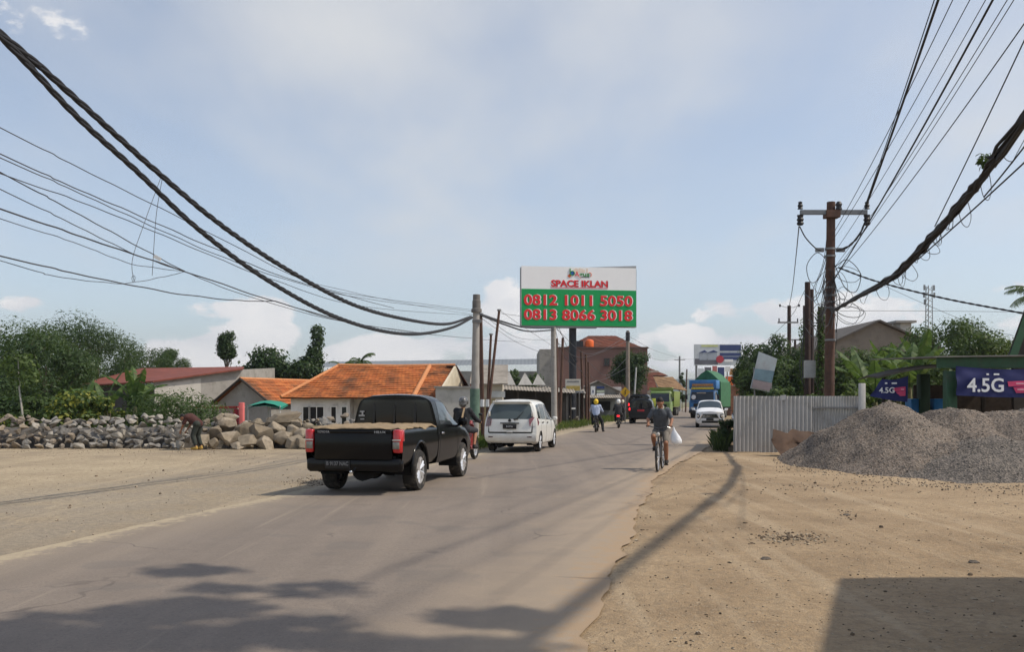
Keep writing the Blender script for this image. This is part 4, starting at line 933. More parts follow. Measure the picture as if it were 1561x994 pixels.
def rider_pose(lean=.0, feet=(.45, .16), dy=0, splay=.2):
    J = {'pelvis': (0, .08, .90), 'chest': (0, .13 + lean, 1.24), 'neck': (0, .15 + lean, 1.43), 'head': (0, .17 + lean, 1.585)}
    for s_, k in (('l', -1), ('r', 1)):
        J[s_ + '_shoulder'] = (k * .18, .13 + lean, 1.36); J[s_ + '_elbow'] = (k * .29, .36 + lean, 1.14); J[s_ + '_wrist'] = (k * .31, .74, 1.06); J[s_ + '_hand'] = (k * .31, .85, 1.045)
        J[s_ + '_hip'] = (k * .10, .10, .88); J[s_ + '_knee'] = (k * splay, .54, .82); J[s_ + '_ankle'] = (k * .19, feet[0], .45); J[s_ + '_toe'] = (k * .2, feet[0] + .17, .41)
    return J
def bicycle(label, loc, rz):
    t = thing('bicycle', label, 'bicycle', loc, rz); steel = mat('dark_bicycle_frame', (.03, .032, .036), .4, .2, 8, coat=.4)
    wy = (0, 1.06)
    for y in wy:
        Mx = Matrix.Translation((0, y, .335)) @ Matrix.Rotation(math.pi / 2, 4, 'Y')
        W_ = MB().lathe([(.30, -.012), (.315, -.026), (.335, -.012), (.335, .012), (.315, .026), (.30, .012), (.30, -.012)], 36, Mx, cap=False).build('wheel', RUBBER, t)
        r_ = MB().lathe([(.303, -.013), (.303, .013), (.29, .011), (.29, -.011), (.303, -.013)], 36, Mx, cap=False).lathe([(0, -.045), (.022, -.045), (.022, .045), (0, .045)], 10, Mx)
        for k in range(20):
            a = k * math.pi / 10; r_.tube([Mx @ Vector((.02 * math.cos(a + .5), .02 * math.sin(a + .5), .03 * (-1) ** k)), Mx @ Vector((.295 * math.cos(a), .295 * math.sin(a), 0))], .0022, 4)
        r_.build('rim', ALLOY, W_)
    f = MB(); bb = (0, .44, .29); st = (0, .26, .74); hdT = (0, .86, .86); hdB = (0, .895, .72)
    f.tube([bb, st], .018, 8); f.tube([st, hdT], .018, 8); f.tube([bb, hdB], .021, 8); f.tube([hdT, hdB], .022, 8); f.tube([st, (0, .24, .82)], .014, 8)
    for k in (-1, 1): f.tube([bb, (k * .055, 0, .335)], .011, 6); f.tube([(0, .26, .70), (k * .055, 0, .335)], .009, 6)
    f.build('frame', steel, t)
    k_ = MB()
    for k in (-1, 1): k_.tube([(k * .05, .91, .70), (k * .055, 1.0, .45), (k * .055, 1.06, .335)], .013, 6)
    k_.tube([(0, .895, .72), (0, .84, .96)], .014, 8); k_.build('fork', steel, t)
    h = MB(); h.tube([(-.29, .70, 1.045), (-.2, .78, 1.04), (0, .85, .99), (.2, .78, 1.04), (.29, .70, 1.045)], .013, 8); hb = h.build('handlebar', steel, t)
    for k in (-1, 1): MB().tube([(k * .30, .69, 1.045), (k * .2, .78, 1.04)], .019, 8).build('grip', BLACKPL, hb); MB().tube([(k * .2, .80, 1.03), (k * .27, .77, 1.015)], .006, 5).build('brake_lever', ALLOY, hb)
    MB().tube([(0, .12, .86), (0, .2, .865), (0, .3, .855), (0, .4, .845)], [.09, .085, .04, .025], 12, flat=.35).build('saddle', BLACKPL, t)
    c = MB(); c.lathe([(0, .03), (.095, .03), (.095, .045), (0, .045)], 20, Matrix.Translation(bb) @ Matrix.Rotation(math.pi / 2, 4, 'Y')); c.tube([(-.05, .44, .29), (-.09, .49, .125)], .011, 6); c.tube([(.05, .44, .29), (.09, .39, .455)], .011, 6); c.build('crank', steel, t)
    for k, y, z in ((-1, .49, .125), (1, .39, .455)): MB().rbox((k * .145, y, z), (.1, .08, .022), .008).build('pedal', BLACKPL, t)
    fd = [(0, 1.06 + .365 * math.cos(a), .335 + .365 * math.sin(a)) for a in (R(60 + 110 * i / 10) for i in range(11))]; MB().tube(fd, .03, 8, flat=.25).build('mudguard', steel, t)
    MB().ball((0, .93, .86), (.04, .035, .05)).build('headlamp', CLEARL, t)
    return t
# ------------------------------------------------------------------ traffic
def rz_of(phi, towards=False): return (math.pi - R(phi)) if towards else -R(phi)
pk = ((-2.52, 16.85, 0.03), rz_of(11.5))
pickup(*pk); bed_mat(*pk)
white_mpv((.10, 29.75, .035), rz_of(12))
white_crossover((12.05 + .76, 56 + 3.5, .03), rz_of(12, True))
dark_suv((9.25 + .2, 66.9, .03), rz_of(12))
s_ = dark_suv((11.75, 84, .03), rz_of(13)); s_.scale = (1.18, 1.1, 1.25); s_['label'] = 'tall dark van partly hidden behind the navy sport utility car'; s_['category'] = 'van'; s_.name = 'passenger_van'
q = lorry('tipper_lorry', 'lime green tipper lorry with pale cab facing the camera behind the cyclist', (16.1, 100, .03), rz_of(18, True), mat('faded_green_paint', (.17, .27, .08), .5, .2, 3, dirt=(.25, .22, .16)), 'dump')
q = lorry('cargo_lorry', 'blue lorry loaded high under a green tarpaulin behind the white crossover', (18.0, 87, .03), rz_of(24, True), mat('blue_lorry_paint', (.03, .15, .36), .45, .25, 3, dirt=(.15, .16, .18)), 'cargo'); q.scale = (1.06, 1.06, 1.09)

bk = ((3.64, 22.25, .02), rz_of(15, True))
bicycle('dark bicycle ridden along the right edge of the road', *bk)
J = {'pelvis': (0, .20, .93), 'chest': (0, .36, 1.27), 'neck': (0, .44, 1.47), 'head': (0, .53, 1.605),
     'l_shoulder': (-.175, .38, 1.40), 'r_shoulder': (.175, .38, 1.40), 'l_elbow': (-.275, .47, 1.20), 'r_elbow': (.29, .47, 1.20), 'l_wrist': (-.265, .63, 1.085), 'r_wrist': (.265, .63, 1.085),
     'l_hand': (-.262, .725, 1.07), 'r_hand': (.262, .725, 1.07), 'l_grip': (1, .45, 0), 'r_grip': (1, -.45, 0),
     'l_hip': (-.10, .22, .90), 'r_hip': (.10, .22, .90), 'l_knee': (-.14, .56, .64), 'r_knee': (.15, .62, .80), 'l_ankle': (-.145, .44, .225), 'r_ankle': (.145, .33, .555), 'l_toe': (-.15, .56, .165), 'r_toe': (.15, .46, .50)}
person('cyclist in dark grey top and shorts riding towards the camera with head bowed', J, *bk, mat('slate_cotton', (.075, .085, .098), .9, .25, 9), mat('grey_shorts', (.15, .135, .115), .9, .25, 9), vox=.011, hair=HAIRM, sleeve=.8, leg_cover=.85, fingers=True, collar=mat('pale_collar', (.40, .38, .34), .9), shoes=mat('dark_sandal', (.02, .018, .016), .8), look=(0, 1, -.95), pad=.004)
def plastic_bag():
    mb = MB(); rings = []
    for k, (z, rx, ry) in enumerate(((1.03, .012, .012), (.97, .025, .02), (.90, .06, .04), (.82, .10, .065), (.73, .125, .08), (.66, .115, .075), (.61, .06, .045), (.595, .015, .01))):
        rings.append([(-.335 - (1.03 - z) * .18 + rx * math.cos(a) * (1 + .12 * math.sin(3 * a + k)), .72 + ry * math.sin(a) * (1 + .1 * math.cos(4 * a + k * 1.3)), z) for a in (2 * math.pi * i / 18 for i in range(18))])
    mb.loft(rings); return tag(mb.build('plastic_bag', mat('white_plastic_bag', (.80, .82, .84), .35, .06, 9, bump=.02, bscale=14), None, loc=bk[0], rz=bk[1], angle=70), 'bulging white plastic bag hanging from the bicycle handlebar', 'bag')
plastic_bag()

p1 = ((-1.36, 24.6, .03), rz_of(14))
scooter('black and red scooter passing ahead of the black pickup', *p1, mat('dark_red_plastic', (.20, .015, .012), .35, .2, 6, coat=.5))
J = rider_pose(.03, (.40, .16), splay=.24); J['r_ankle'] = (.27, .30, .42); J['r_toe'] = (.30, .46, .37)
b_ = person('rider in black jacket and patterned helmet beyond the black pickup', J, *p1, mat('black_jacket', (.012, .013, .016), .8, .3, 8), mat('dark_shorts', (.03, .032, .038), .9, .2, 8), vox=.016, helmet=mat('grey_black_helmet', (.10, .10, .10), .35, .95, 14, coat=.6), sleeve=1.9, leg_cover=1.05, shoes=mat('dark_sandal', (.02, .018, .016), .8), pad=.022)
MB().tube([(.08, .02, 1.43), (.06, -.03, 1.30), (.03, -.06, 1.1), (.02, -.07, .95)], [.05, .06, .06, .05], 8, flat=.3).build('strap', mat('tan_cloth_strap', (.32, .24, .15), .9), b_)
p2 = ((4.40, 48.2, .03), rz_of(9))
scooter('black scooter ridden by the person in the yellow helmet', *p2, mat('black_gloss_plastic', (.015, .015, .016), .35, .2, 6, coat=.5), tail=False)
J = rider_pose(.02, splay=.22); J['r_ankle'] = (.36, .25, .1); J['r_toe'] = (.40, .40, .06); J['r_knee'] = (.3, .48, .55)
person('rider in pale blue shirt and yellow helmet on the road shoulder', J, *p2, mat('pale_blue_shirt', (.36, .42, .56), .9, .12, 8), mat('black_trousers', (.02, .02, .022), .9), vox=.02, helmet=YELP, sleeve=1.8, leg_cover=1.9, shoes=mat('dark_sandal', (.02, .018, .016), .8), pad=.03)
p3 = ((6.42, 55.4, .03), rz_of(9))
scooter('black scooter with lit red tail lamp just left of the navy car', *p3, MATS['black_gloss_plastic'])
person('rider in dark jacket and white helmet left of the navy car', rider_pose(.02, splay=.2), *p3, mat('charcoal_jacket', (.035, .036, .04), .9, .3, 8), MATS['black_trousers'], vox=.02, helmet=mat('white_helmet', (.75, .75, .73), .35, .05, 8, coat=.6), sleeve=1.9, leg_cover=1.9, shoes=MATS['dark_sandal'], pad=.03)
# onlooker at the stall with a pale helmet
p4 = ((9.15, 76, 0), rz_of(30))
J = {'pelvis': (0, 0, .92), 'chest': (0, .02, 1.25), 'neck': (0, .03, 1.46), 'head': (0, .06, 1.62), 'l_shoulder': (-.19, 0, 1.39), 'r_shoulder': (.19, 0, 1.39), 'l_elbow': (-.25, 0, 1.12), 'r_elbow': (.25, 0, 1.12), 'l_wrist': (-.25, .12, .9), 'r_wrist': (.25, .12, .9), 'l_hip': (-.1, 0, .9), 'r_hip': (.1, 0, .9), 'l_knee': (-.11, .04, .5), 'r_knee': (.11, .04, .5), 'l_ankle': (-.11, 0, .09), 'r_ankle': (.11, 0, .09), 'l_toe': (-.12, .15, .04), 'r_toe': (.12, .15, .04)}
person('person in cream helmet and dark clothes standing by the yellow warning sign', J, *p4, MATS['charcoal_jacket'], MATS['black_trousers'], vox=.02, helmet=mat('cream_helmet', (.62, .56, .42), .4, .05, 8), sleeve=1.8, leg_cover=1.9, shoes=MATS['dark_sandal'], pad=.02)
# worker bending at the stones
J = {'pelvis': (0, -.10, .90), 'chest': (0, .19, 1.10), 'neck': (0, .34, 1.14), 'head': (0, .47, 1.10), 'l_shoulder': (-.19, .22, 1.12), 'r_shoulder': (.19, .22, 1.12), 'l_elbow': (-.22, .33, .86), 'r_elbow': (.22, .30, .86), 'l_wrist': (-.17, .44, .66), 'r_wrist': (.17, .42, .66), 'l_hip': (-.10, -.1, .88), 'r_hip': (.10, -.1, .88), 'l_knee': (-.13, .03, .48), 'r_knee': (.13, -.02, .48), 'l_ankle': (-.13, -.10, .10), 'r_ankle': (.13, -.14, .10), 'l_toe': (-.14, .06, .05), 'r_toe': (.14, .02, .05)}
person('worker in maroon shirt and yellow boots stooping over the stone pile', J, (-10.75, 31.2, 0), R(80), mat('maroon_shirt', (.065, .024, .02), .9, .3, 8), mat('dark_green_trousers', (.03, .036, .03), .9, .3, 8), vox=.016, hair=HAIRM, sleeve=.8, leg_cover=1.75, shoes=mat('yellow_boots', (.42, .27, .06), .7), pad=.02, look=(0, .7, -.7))
# parked white scooter by the fence
scooter('white scooter parked behind the end of the zinc fence', (14.6, 60.5, 0), rz_of(8, True), mat('white_gloss_plastic', (.75, .75, .74), .35, .05, 6, coat=.5))

# ------------------------------------------------------------------ building helpers
def uvmesh(name, V, Fq, UV, mats, parent, smooth=False):
    me = bpy.data.meshes.new(name); me.from_pydata(V, [], Fq); me.materials.append(mats); ul = me.uv_layers.new(name='UVMap')
    for p in me.polygons:
        for li in p.loop_indices: ul.data[li].uv = UV[me.loops[li].vertex_index]
    return link(name, me, parent)
def tiled(name, m, parent, a, b, c, d, course=.3, lift=.035, thick=.06):     # roof slope: a,b eave left/right, c,d ridge right/left
    a, b, c, d = map(Vector, (a, b, c, d)); H_ = ((d - a).length + (c - b).length) / 2; n = max(2, int(H_ / course)); nrm = (b - a).cross(d - a).normalized()
    if nrm.z < 0: nrm = -nrm
    V = []; Fq = []; UV = []; r = random.Random(int(abs(a.x * 31 + a.y * 7))); nc = max(2, int((b - a).length / .6))
    for i in range(n):
        t0, t1 = i / n, (i + 1) / n
        for side, t, l in ((0, t0, lift), (1, min(1, t1 + .2 / n), .004)):
            for k in range(nc + 1):
                p = a.lerp(d, t).lerp(b.lerp(c, t), k / nc) + nrm * (l + .012 * math.sin(k * 2.2 + i * 1.7) + r.uniform(-.008, .008)) - Vector((0, 0, .05 * math.sin(math.pi * t) * (0.6 + .4 * math.sin(3.1 * k / nc + 1)))); V.append(p); UV.append(((b - a).length * k / nc, H_ * t))
        o = len(V) - 2 * (nc + 1)
        Fq += [(o + k, o + k + 1, o + nc + 2 + k, o + nc + 1 + k) for k in range(nc)]
        if i == 0:                                   # eave board
            o2 = len(V)
            for k in range(nc + 1): V.append(V[o + k] - nrm * (thick + lift)); UV.append(UV[o + k])
            Fq += [(o + k, o2 + k, o2 + k + 1, o + k + 1) for k in range(nc)]
        else:
            o2 = len(V)
            for k in range(nc + 1): V.append(V[o + k] - nrm * lift); UV.append(UV[o + k])
            Fq += [(o + k, o2 + k, o2 + k + 1, o + k + 1) for k in range(nc)]
    o = len(V); V += [a - nrm * thick, b - nrm * thick, c - nrm * thick, d - nrm * thick]; UV += [(0, 0)] * 4; Fq.append((o + 3, o + 2, o + 1, o))
    return uvmesh(name, V, Fq, UV, m, parent)
def tilemat(name, c1, c2, moss=(.06, .045, .03), amt=.6, sz=.24):
    if name in MATS: return MATS[name]
    m, nt = newmat(name); uv = N(nt, 'ShaderNodeUVMap').outputs[0]; co = N(nt, 'ShaderNodeTexCoord').outputs['Object']
    b = N(nt, 'ShaderNodeTexBrick'); b.inputs['Scale'].default_value = 1; b.inputs['Brick Width'].default_value = sz; b.inputs['Row Height'].default_value = .3; b.inputs['Mortar Size'].default_value = .012
    b.inputs['Color1'].default_value = c4(c1); b.inputs['Color2'].default_value = c4(c2); b.inputs['Mortar'].default_value = c4([x * .35 for x in c1]); nt.links.new(uv, b.inputs['Vector'])
    f = maprange(nt, noise(nt, co, .55, 6, .7), .42, .66, 0, amt); f2 = maprange(nt, noise(nt, co, 3.5, 4, .7), .5, .75, 0, .5)
    c = mixc(nt, f2, mixc(nt, f, b.outputs['Color'], moss), moss); bsdf(nt, c, .85, 0, b.outputs['Fac'], .03, spec=.2); MATS[name] = m; return m
TILE_O = tilemat('orange_roof_tile', (.52, .17, .05), (.40, .115, .038), amt=.8)
TILE_B = tilemat('brown_roof_tile', (.22, .075, .045), (.17, .06, .04), amt=.5)
TILE_T = tilemat('tan_roof_tile', (.36, .23, .12), (.30, .18, .10), amt=.4)
def corr(name, m, parent, o, u, v, lu, lv, pitch=.13, amp=.02, wob=0, nv=4, thick=0):   # corrugated sheet: waves along u
    o, u, v = Vector(o), Vector(u).normalized(), Vector(v).normalized(); n = u.cross(v).normalized(); k = max(4, int(lu / pitch * 6)); V = []
    for j in range(nv + 1):
        for i in range(k + 1):
            ph = i / 6 * 2 * math.pi; w_ = amp * max(-1, min(1, 1.5 * math.sin(ph))) + wob * mnoise.noise((i * pitch / 6 * .7, j * .6, lu))
            V.append(o + u * (lu * i / k) + v * (lv * j / nv) + n * w_)
    w_ = k + 1; Fq = [(j * w_ + i, j * w_ + i + 1, (j + 1) * w_ + i + 1, (j + 1) * w_ + i) for j in range(nv) for i in range(k)]
    mb = MB(); mb.add(V, Fq); V2 = [p - n * .006 for p in V]; nn = len(V)
    mb.add(V2, [tuple(reversed(f)) for f in Fq]); return mb.build(name, m, parent, angle=60)
def winpart(parent, o, w_, h, m_frame, depth=.08, face=(0, -1, 0), bars=1, glassm=None):   # window in a wall: frame part with pane and sill
    f = MB(); t = .06; x, y, z = o
    for c_, d_ in (((x, y, z + h / 2 - t / 2), (w_, depth, t)), ((x, y, z - h / 2 + t / 2), (w_, depth, t)), ((x - w_ / 2 + t / 2, y, z), (t, depth, h - 2 * t)), ((x + w_ / 2 - t / 2, y, z), (t, depth, h - 2 * t))): f.box(c_, d_)
    for k in range(bars): f.box((x - w_ / 2 + w_ * (k + 1) / (bars + 1), y + .004, z), (t * .7, depth * .7, h - 2 * t))
    W_ = f.build('window', m_frame, parent, smooth=False)
    MB().box((x, y + .02, z), (w_ - .02, .012, h - .02)).build('pane', glassm or glass('dark_window', (.012, .014, .015), .12), W_)
    MB().box((x, y - .05, z - h / 2 - .03), (w_ + .1, depth + .1, .05)).build('sill', m_frame, W_, smooth=False); return W_
WALLW = mat('white_wall_paint', (.72, .70, .67), .85, .07, 1.2, bump=.006, bscale=20, dirt=(.22, .19, .15), dirtamt=.45)
WALLC = mat('cream_wall_paint', (.60, .53, .40), .85, .07, 1.2, dirt=(.25, .2, .14), dirtamt=.4)
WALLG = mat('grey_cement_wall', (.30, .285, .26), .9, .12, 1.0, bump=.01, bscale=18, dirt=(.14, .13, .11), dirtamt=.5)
WALLP = mat('pale_grey_wall', (.46, .44, .40), .9, .08, .8, bump=.008, bscale=16, dirt=(.24, .22, .18), dirtamt=.5)
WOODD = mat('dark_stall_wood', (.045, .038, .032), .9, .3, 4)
CONC = mat('concrete', (.33, .31, .285), .9, .14, 4, bump=.008, bscale=40, dirt=(.17, .155, .13), dirtamt=.5)
ASB = mat('asbestos_sheet', (.27, .245, .21), .9, .2, 2, dirt=(.12, .10, .08), dirtamt=.5)
RUSTR = mat('rust_red_roof', (.19, .05, .032), .85, .3, 1.2, dirt=(.10, .05, .035), dirtamt=.6)
ZINC = mat('zinc_sheet', (.45, .445, .43), .5, .1, 2.5, metal=.15, dirt=(.24, .21, .17), dirtamt=.5, dscale=1.2)
GRN = mat('green_paint', (.024, .08, .036), .6, .2, 4, dirt=(.06, .06, .04))
RUSTP = mat('rusty_brown_steel', (.10, .052, .035), .8, .25, 5, dirt=(.05, .035, .03), dirtamt=.6)
GREYS = mat('grey_steel', (.22, .22, .22), .6, .15, 5, metal=.4)
BLKST = mat('black_steel', (.02, .02, .024), .5, .2, 5)
# ---- main orange roofed house (hip at the left, gable at the right)
H0 = -.9
t = thing('house', 'white walled house with broad bright orange tiled roof behind the black pickup', 'house', (-8, 52, H0))
def rel(t_, p): return Vector(p) - t_.location
ev = 1.84
eL, eR = P(428, 607, 50), P(668, 606, 50); rL, rR = P(515, 562, 54), P(694, 556.5, 54)
eL.z = eR.z = ev; rL.z = rR.z = 3.74; bL = Vector((eL.x + .2, 58, ev)); bR = Vector((rR.x + .25, 58, ev))
rf_ = tiled('roof', TILE_O, t, rel(t, eL), rel(t, eR), rel(t, rR), rel(t, rL))
tiled('roof', TILE_O, t, rel(t, bL), rel(t, eL), rel(t, rL), rel(t, rL + Vector((-.05, 0.05, 0))))
tiled('roof', TILE_O, t, rel(t, bR), rel(t, bL), rel(t, rL), rel(t, rR))
rc = MB(); rc.tube([rel(t, rL) + Vector((0, 0, .03)), rel(t, rL.lerp(rR, .5)) - Vector((0, 0, .02)), rel(t, rR) + Vector((0, 0, .03))], .10, 8); rc.tube([rel(t, rL), rel(t, eL) + Vector((0, 0, .05))], .09, 8)
x1 = P(655, 558, 54); x2 = P(630, 606, 50); rc.tube([Vector((x1.x, 54, 3.74)) - t.location, Vector((x2.x, 50, ev + .06)) - t.location], .13, 8)
rc.build('ridge_tiles', mat('pale_orange_tile', (.52, .22, .09), .85, .2, 6), rf_)
wl = MB(); xa, xb = P(443, 600, 50.5).x, P(533, 600, 50.5).x
wl.box(((xa + xb) / 2 + 8, -1.35, 1.28), (xb - xa, .2, 2.95)); wl.box((xa + 8.1, 1.2, 1.28), (.2, 4.9, 2.95)); wl.box((xb + 7.9, -.6, 1.28), (.2, 1.3, 2.9)); wl.box(((xb + eR.x) / 2 + 8, .1, 1.28), (eR.x - xb + .4, .2, 2.9)); wl.box((-3.7 + 8, 3, 1.28), (.2, 6, 2.9))
wl.build('wall', WALLW, t, smooth=False)
for x0, x1_, nb in ((462, 471, 0), (472, 493, 1), (505, 512, 0), (521, 528, 0)):
    A, B = P(x0, 0, 50.5).x, P(x1_, 0, 50.5).x; winpart(t, ((A + B) / 2 + 8, -1.47, 1.62), B - A + .12, 1.35, mat('white_frame', (.72, .70, .66), .6, .05, 5), bars=nb)
gb = MB(); gp = [P(676, 590, 51), P(696, 558, 53.6), P(712, 588, 57)]
gb.plate(rel(t, gp[0]), rel(t, gp[2]), rel(t, gp[1]), rel(t, gp[1]) + Vector((-.02, 0, 0)), .12); gb.build('gable_wall', WALLC, t, smooth=False)
gr = MB(); gr.plate(rel(t, gp[1] + Vector((0, 0, .05))), rel(t, gp[2] + Vector((.25, 0, -.25))), rel(t, gp[2] + Vector((-.5, 0, -.25))), rel(t, gp[1] + Vector((-.6, 0, .05))), .08); gr.build('gable_roof', TILE_B, t, smooth=False)
# flat fronted annex with pale wall, right of the house
t = thing('house_annex', 'plain pale grey walled annex at the right end of the orange roofed house', 'house', (-3.1, 51, H0))
a, b = P(664, 0, 49).x + 3.1, P(722, 0, 49).x + 3.1
w_ = MB(); w_.box(((a + b) / 2, 0, 1.62), (b - a, 4, 3.28)); w_.build('wall', WALLP, t, smooth=False); w_ = MB(); w_.box(((a + b) / 2, -.02, 3.31), (b - a + .14, 4.16, .1)); w_.build('coping', WALLG, t, smooth=False)
# ---- small gabled house
t = thing('house', 'small grey house with steep orange tiled gable beside the red gatepost', 'house', (-14.5, 56, H0))
rs, re = P(372, 577, 54), P(478, 579, 60); rs.z = re.z = 2.98; d_ = (re - rs).normalized(); sd_ = Vector((d_.y, -d_.x, 0)); hw = 2.0
lo = lambda p, s, dz=0: Vector((p.x, p.y, 1.6 + dz)) + sd_ * hw * s
tiled('roof', TILE_O, t, rel(t, lo(rs - d_ * .3, 1.12, -.12)), rel(t, lo(re, 1.12, -.12)), rel(t, re), rel(t, rs - d_ * .3)); tiled('roof', TILE_O, t, rel(t, lo(re, -1.12, -.12)), rel(t, lo(rs - d_ * .3, -1.12, -.12)), rel(t, rs - d_ * .3), rel(t, re))
MB().tube([rel(t, rs - d_ * .35), rel(t, re)], .09, 8).build('ridge_tiles', MATS['pale_orange_tile'], t)
w_ = MB(); A, B, C = rel(t, lo(rs, -1)), rel(t, lo(rs, 1)), rel(t, rs) - Vector((0, 0, .06)); A0, B0 = Vector((A.x, A.y, 0)), Vector((B.x, B.y, 0))
w_.add([A0, B0, B, C, A] + [p + d_ * .2 for p in (A0, B0, B, C, A)], [(0, 1, 2, 3, 4), (9, 8, 7, 6, 5), (0, 5, 6, 1), (1, 6, 7, 2), (2, 7, 8, 3), (3, 8, 9, 4), (4, 9, 5, 0)])
E = rel(t, lo(re, 1)); w_.plate(B0 + d_ * .2, Vector((E.x, E.y, 0)), E, B + d_ * .2, .2); w_.build('wall', WALLG, t, smooth=False)
for s1 in (-1, 1): MB().tube([rel(t, rs - d_ * .32), rel(t, lo(rs - d_ * .32, s1 * 1.14, -.14))], .07, 6).build('barge_board', WOODD, t)
# ---- rusty roofed long shed
t = thing('shed', 'long grey walled shed with sloping rust red metal roof behind the green bush', 'shed', (-20, 66, H0))
q0, q1, q2, q3 = P(236, 581, 60), P(367, 563, 64), P(372, 559, 72), P(215, 561.5, 76); q4 = P(105, 589, 66)
rr = MB(); R5 = [rel(t, p) for p in (q4, q0 + Vector((0, -.35, .0)), q1 + Vector((.25, -.35, .05)), q2, q3)]; ctr = rel(t, P(260, 570, 68))
rr.add(R5 + [ctr + Vector((0, 0, .02))] + [p - Vector((0, 0, .10)) for p in R5], [(i, (i + 1) % 5, 5) for i in range(5)] + [(i, i + 6, (i + 1) % 5 + 6, (i + 1) % 5) for i in range(5)] + [(10, 9, 8, 7, 6)]); rr.build('roof', RUSTR, t, smooth=False)
w_ = MB(); f0, f1, f2 = rel(t, q0), rel(t, q1), rel(t, Vector((q1.x + .3, q1.y + 8, q1.z + .4)))
for a, b in ((f0, f1), (f1, f2)): w_.plate((a.x, a.y, 0), (b.x, b.y, 0), b + Vector((0, 0, -.03)), a + Vector((0, 0, -.03)), .15)
w_.build('wall', WALLG, t, smooth=False); a_, b_ = f0.lerp(f1, .0), f0.lerp(f1, .52); MB().plate((a_.x, a_.y - .02, 1.5), (b_.x, b_.y - .02, 1.5), b_ - Vector((0, .02, .25)), a_ - Vector((0, .02, .25)), .03).build('pale_panel', WALLP, t, smooth=False)
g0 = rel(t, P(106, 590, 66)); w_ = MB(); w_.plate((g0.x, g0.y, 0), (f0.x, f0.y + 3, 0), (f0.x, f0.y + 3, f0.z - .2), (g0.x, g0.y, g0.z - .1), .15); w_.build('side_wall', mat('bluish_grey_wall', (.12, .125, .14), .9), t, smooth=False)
# low lean-to roof in front of it, yard wall, red gate post, pink wall
t = thing('lean_to', 'low grey sheet lean-to under the rusty roofed shed', 'shed', (-18, 46.5, H0)); corr('roof', ASB, t, (-.3, -1.2, 1.75), (1, 0, 0), (0, .9, .25), 4.6, 2.0, .2, .02)
for x in (0, 4): MB().tube([(x, -1.1, 0), (x, -1.1, 1.78)], .05, 6).build('post', WOODD, t)
t = thing('yard_wall', 'pink and cream yard wall with red coping behind the tan boulders', 'wall', (-14, 41, H0))
a, b, c_ = P(293, 0, 41).x + 14, P(325, 0, 41).x + 14, P(361, 0, 41).x + 14
MB().box(((a + b) / 2, 0, 1.05), (b - a, .15, 2.2)).build('cream_panel', WALLC, t, smooth=False); MB().box(((b + c_) / 2, 0, 1.10), (c_ - b, .15, 2.3)).build('pink_panel', mat('faded_pink_wall', (.46, .33, .30), .9, .1, 2), t, smooth=False)
MB().box(((a + c_) / 2, -.02, 2.29), (c_ - a + .1, .22, .09)).build('coping', mat('red_coping', (.30, .035, .03), .7), t, smooth=False)
t = thing('gate_post', 'bright red and pink gatepost at the end of the yard wall', 'post', (P(367, 0, 40.8).x, 40.8, H0)); MB().rbox((.04, 0, 1.25), (.22, .25, 2.5), .03).build('post', mat('salmon_paint', (.60, .14, .13), .7), t); MB().box((-.22, .02, 1.15), (.20, .1, 2.1)).build('gate_leaf', mat('crimson_paint', (.33, .02, .03), .6), t, smooth=False)
# green patio umbrella / awning
t = thing('awning', 'small teal cloth awning in front of the small grey house', 'awning', (P(405, 0, 43).x, 43, H0)); aw = MB()
aw.loft([[(x, y, z + .05 * math.sin(x * 6)) for x, y, z in ((-.75, -.5, 2.28), (-.4, -.55, 2.42), (.1, -.55, 2.46), (.55, -.5, 2.40), (.85, -.45, 2.3))], [(x, y, z) for x, y, z in ((-.8, .6, 2.4), (-.4, .6, 2.56), (.1, .6, 2.6), (.55, .6, 2.54), (.9, .6, 2.42))], [(x, y - .0, z - .07) for x, y, z in ((-.8, .6, 2.4), (-.4, .6, 2.56), (.1, .6, 2.6), (.55, .6, 2.54), (.9, .6, 2.42))], [(x, y, z - .12) for x, y, z in ((-.75, -.5, 2.28), (-.4, -.55, 2.42), (.1, -.55, 2.46), (.55, -.5, 2.40), (.85, -.45, 2.3))]], closed=False, cap=False)
aw.build('cloth', mat('teal_cloth', (.02, .22, .15), .8, .25, 4), t)
for x, y in ((-.7, -.45), (.78, -.42), (.0, .55)): MB().tube([(x, y, 0), (x, y, 2.35)], .025, 6).build('pole', mat('pale_pole', (.5, .5, .48), .6), t)
# ---- shop with shutter, triangles, stalls
t = thing('shop', 'cream walled shop with shuttered door behind the steel posts', 'shop', (-1.2, 54, -.3))
a, b = P(722, 0, 52).x + 1.2, P(766, 0, 52).x + 1.2
MB().box(((a + b) / 2, 1.5, 1.55), (b - a, 7, 3.1)).build('wall', mat('cream_shop_wall', (.50, .46, .38), .85, .1, 1, dirt=(.25, .22, .18)), t, smooth=False)
corr('shutter', mat('ochre_shutter', (.36, .30, .17), .7, .1, 2), t, (a + .1, -2.03, .2), (0, 0, 1), (1, 0, 0), 1.9, 1.15, .1, .012)
winpart(t, (b - .25, -2.02, 1.75), .32, .6, MATS['white_frame'], bars=0)
MB().plate((a - .2, -2.5, 2.95), (b + .3, -2.5, 2.95), (b + .3, 1.2, 4.15), (a - .2, 1.2, 4.15), .07).build('roof', ASB, t, smooth=False)
MB().box((b - .35, -2.03, 2.35), (1.0, .04, .35)).build('sign_board', mat('pale_sign', (.48, .50, .50), .6, .12, 4), t, smooth=False)
t = thing('water_tank', 'orange plastic water tank on stand behind the concrete pole', 'tank', (P(728, 0, 56).x, 56, -.3))
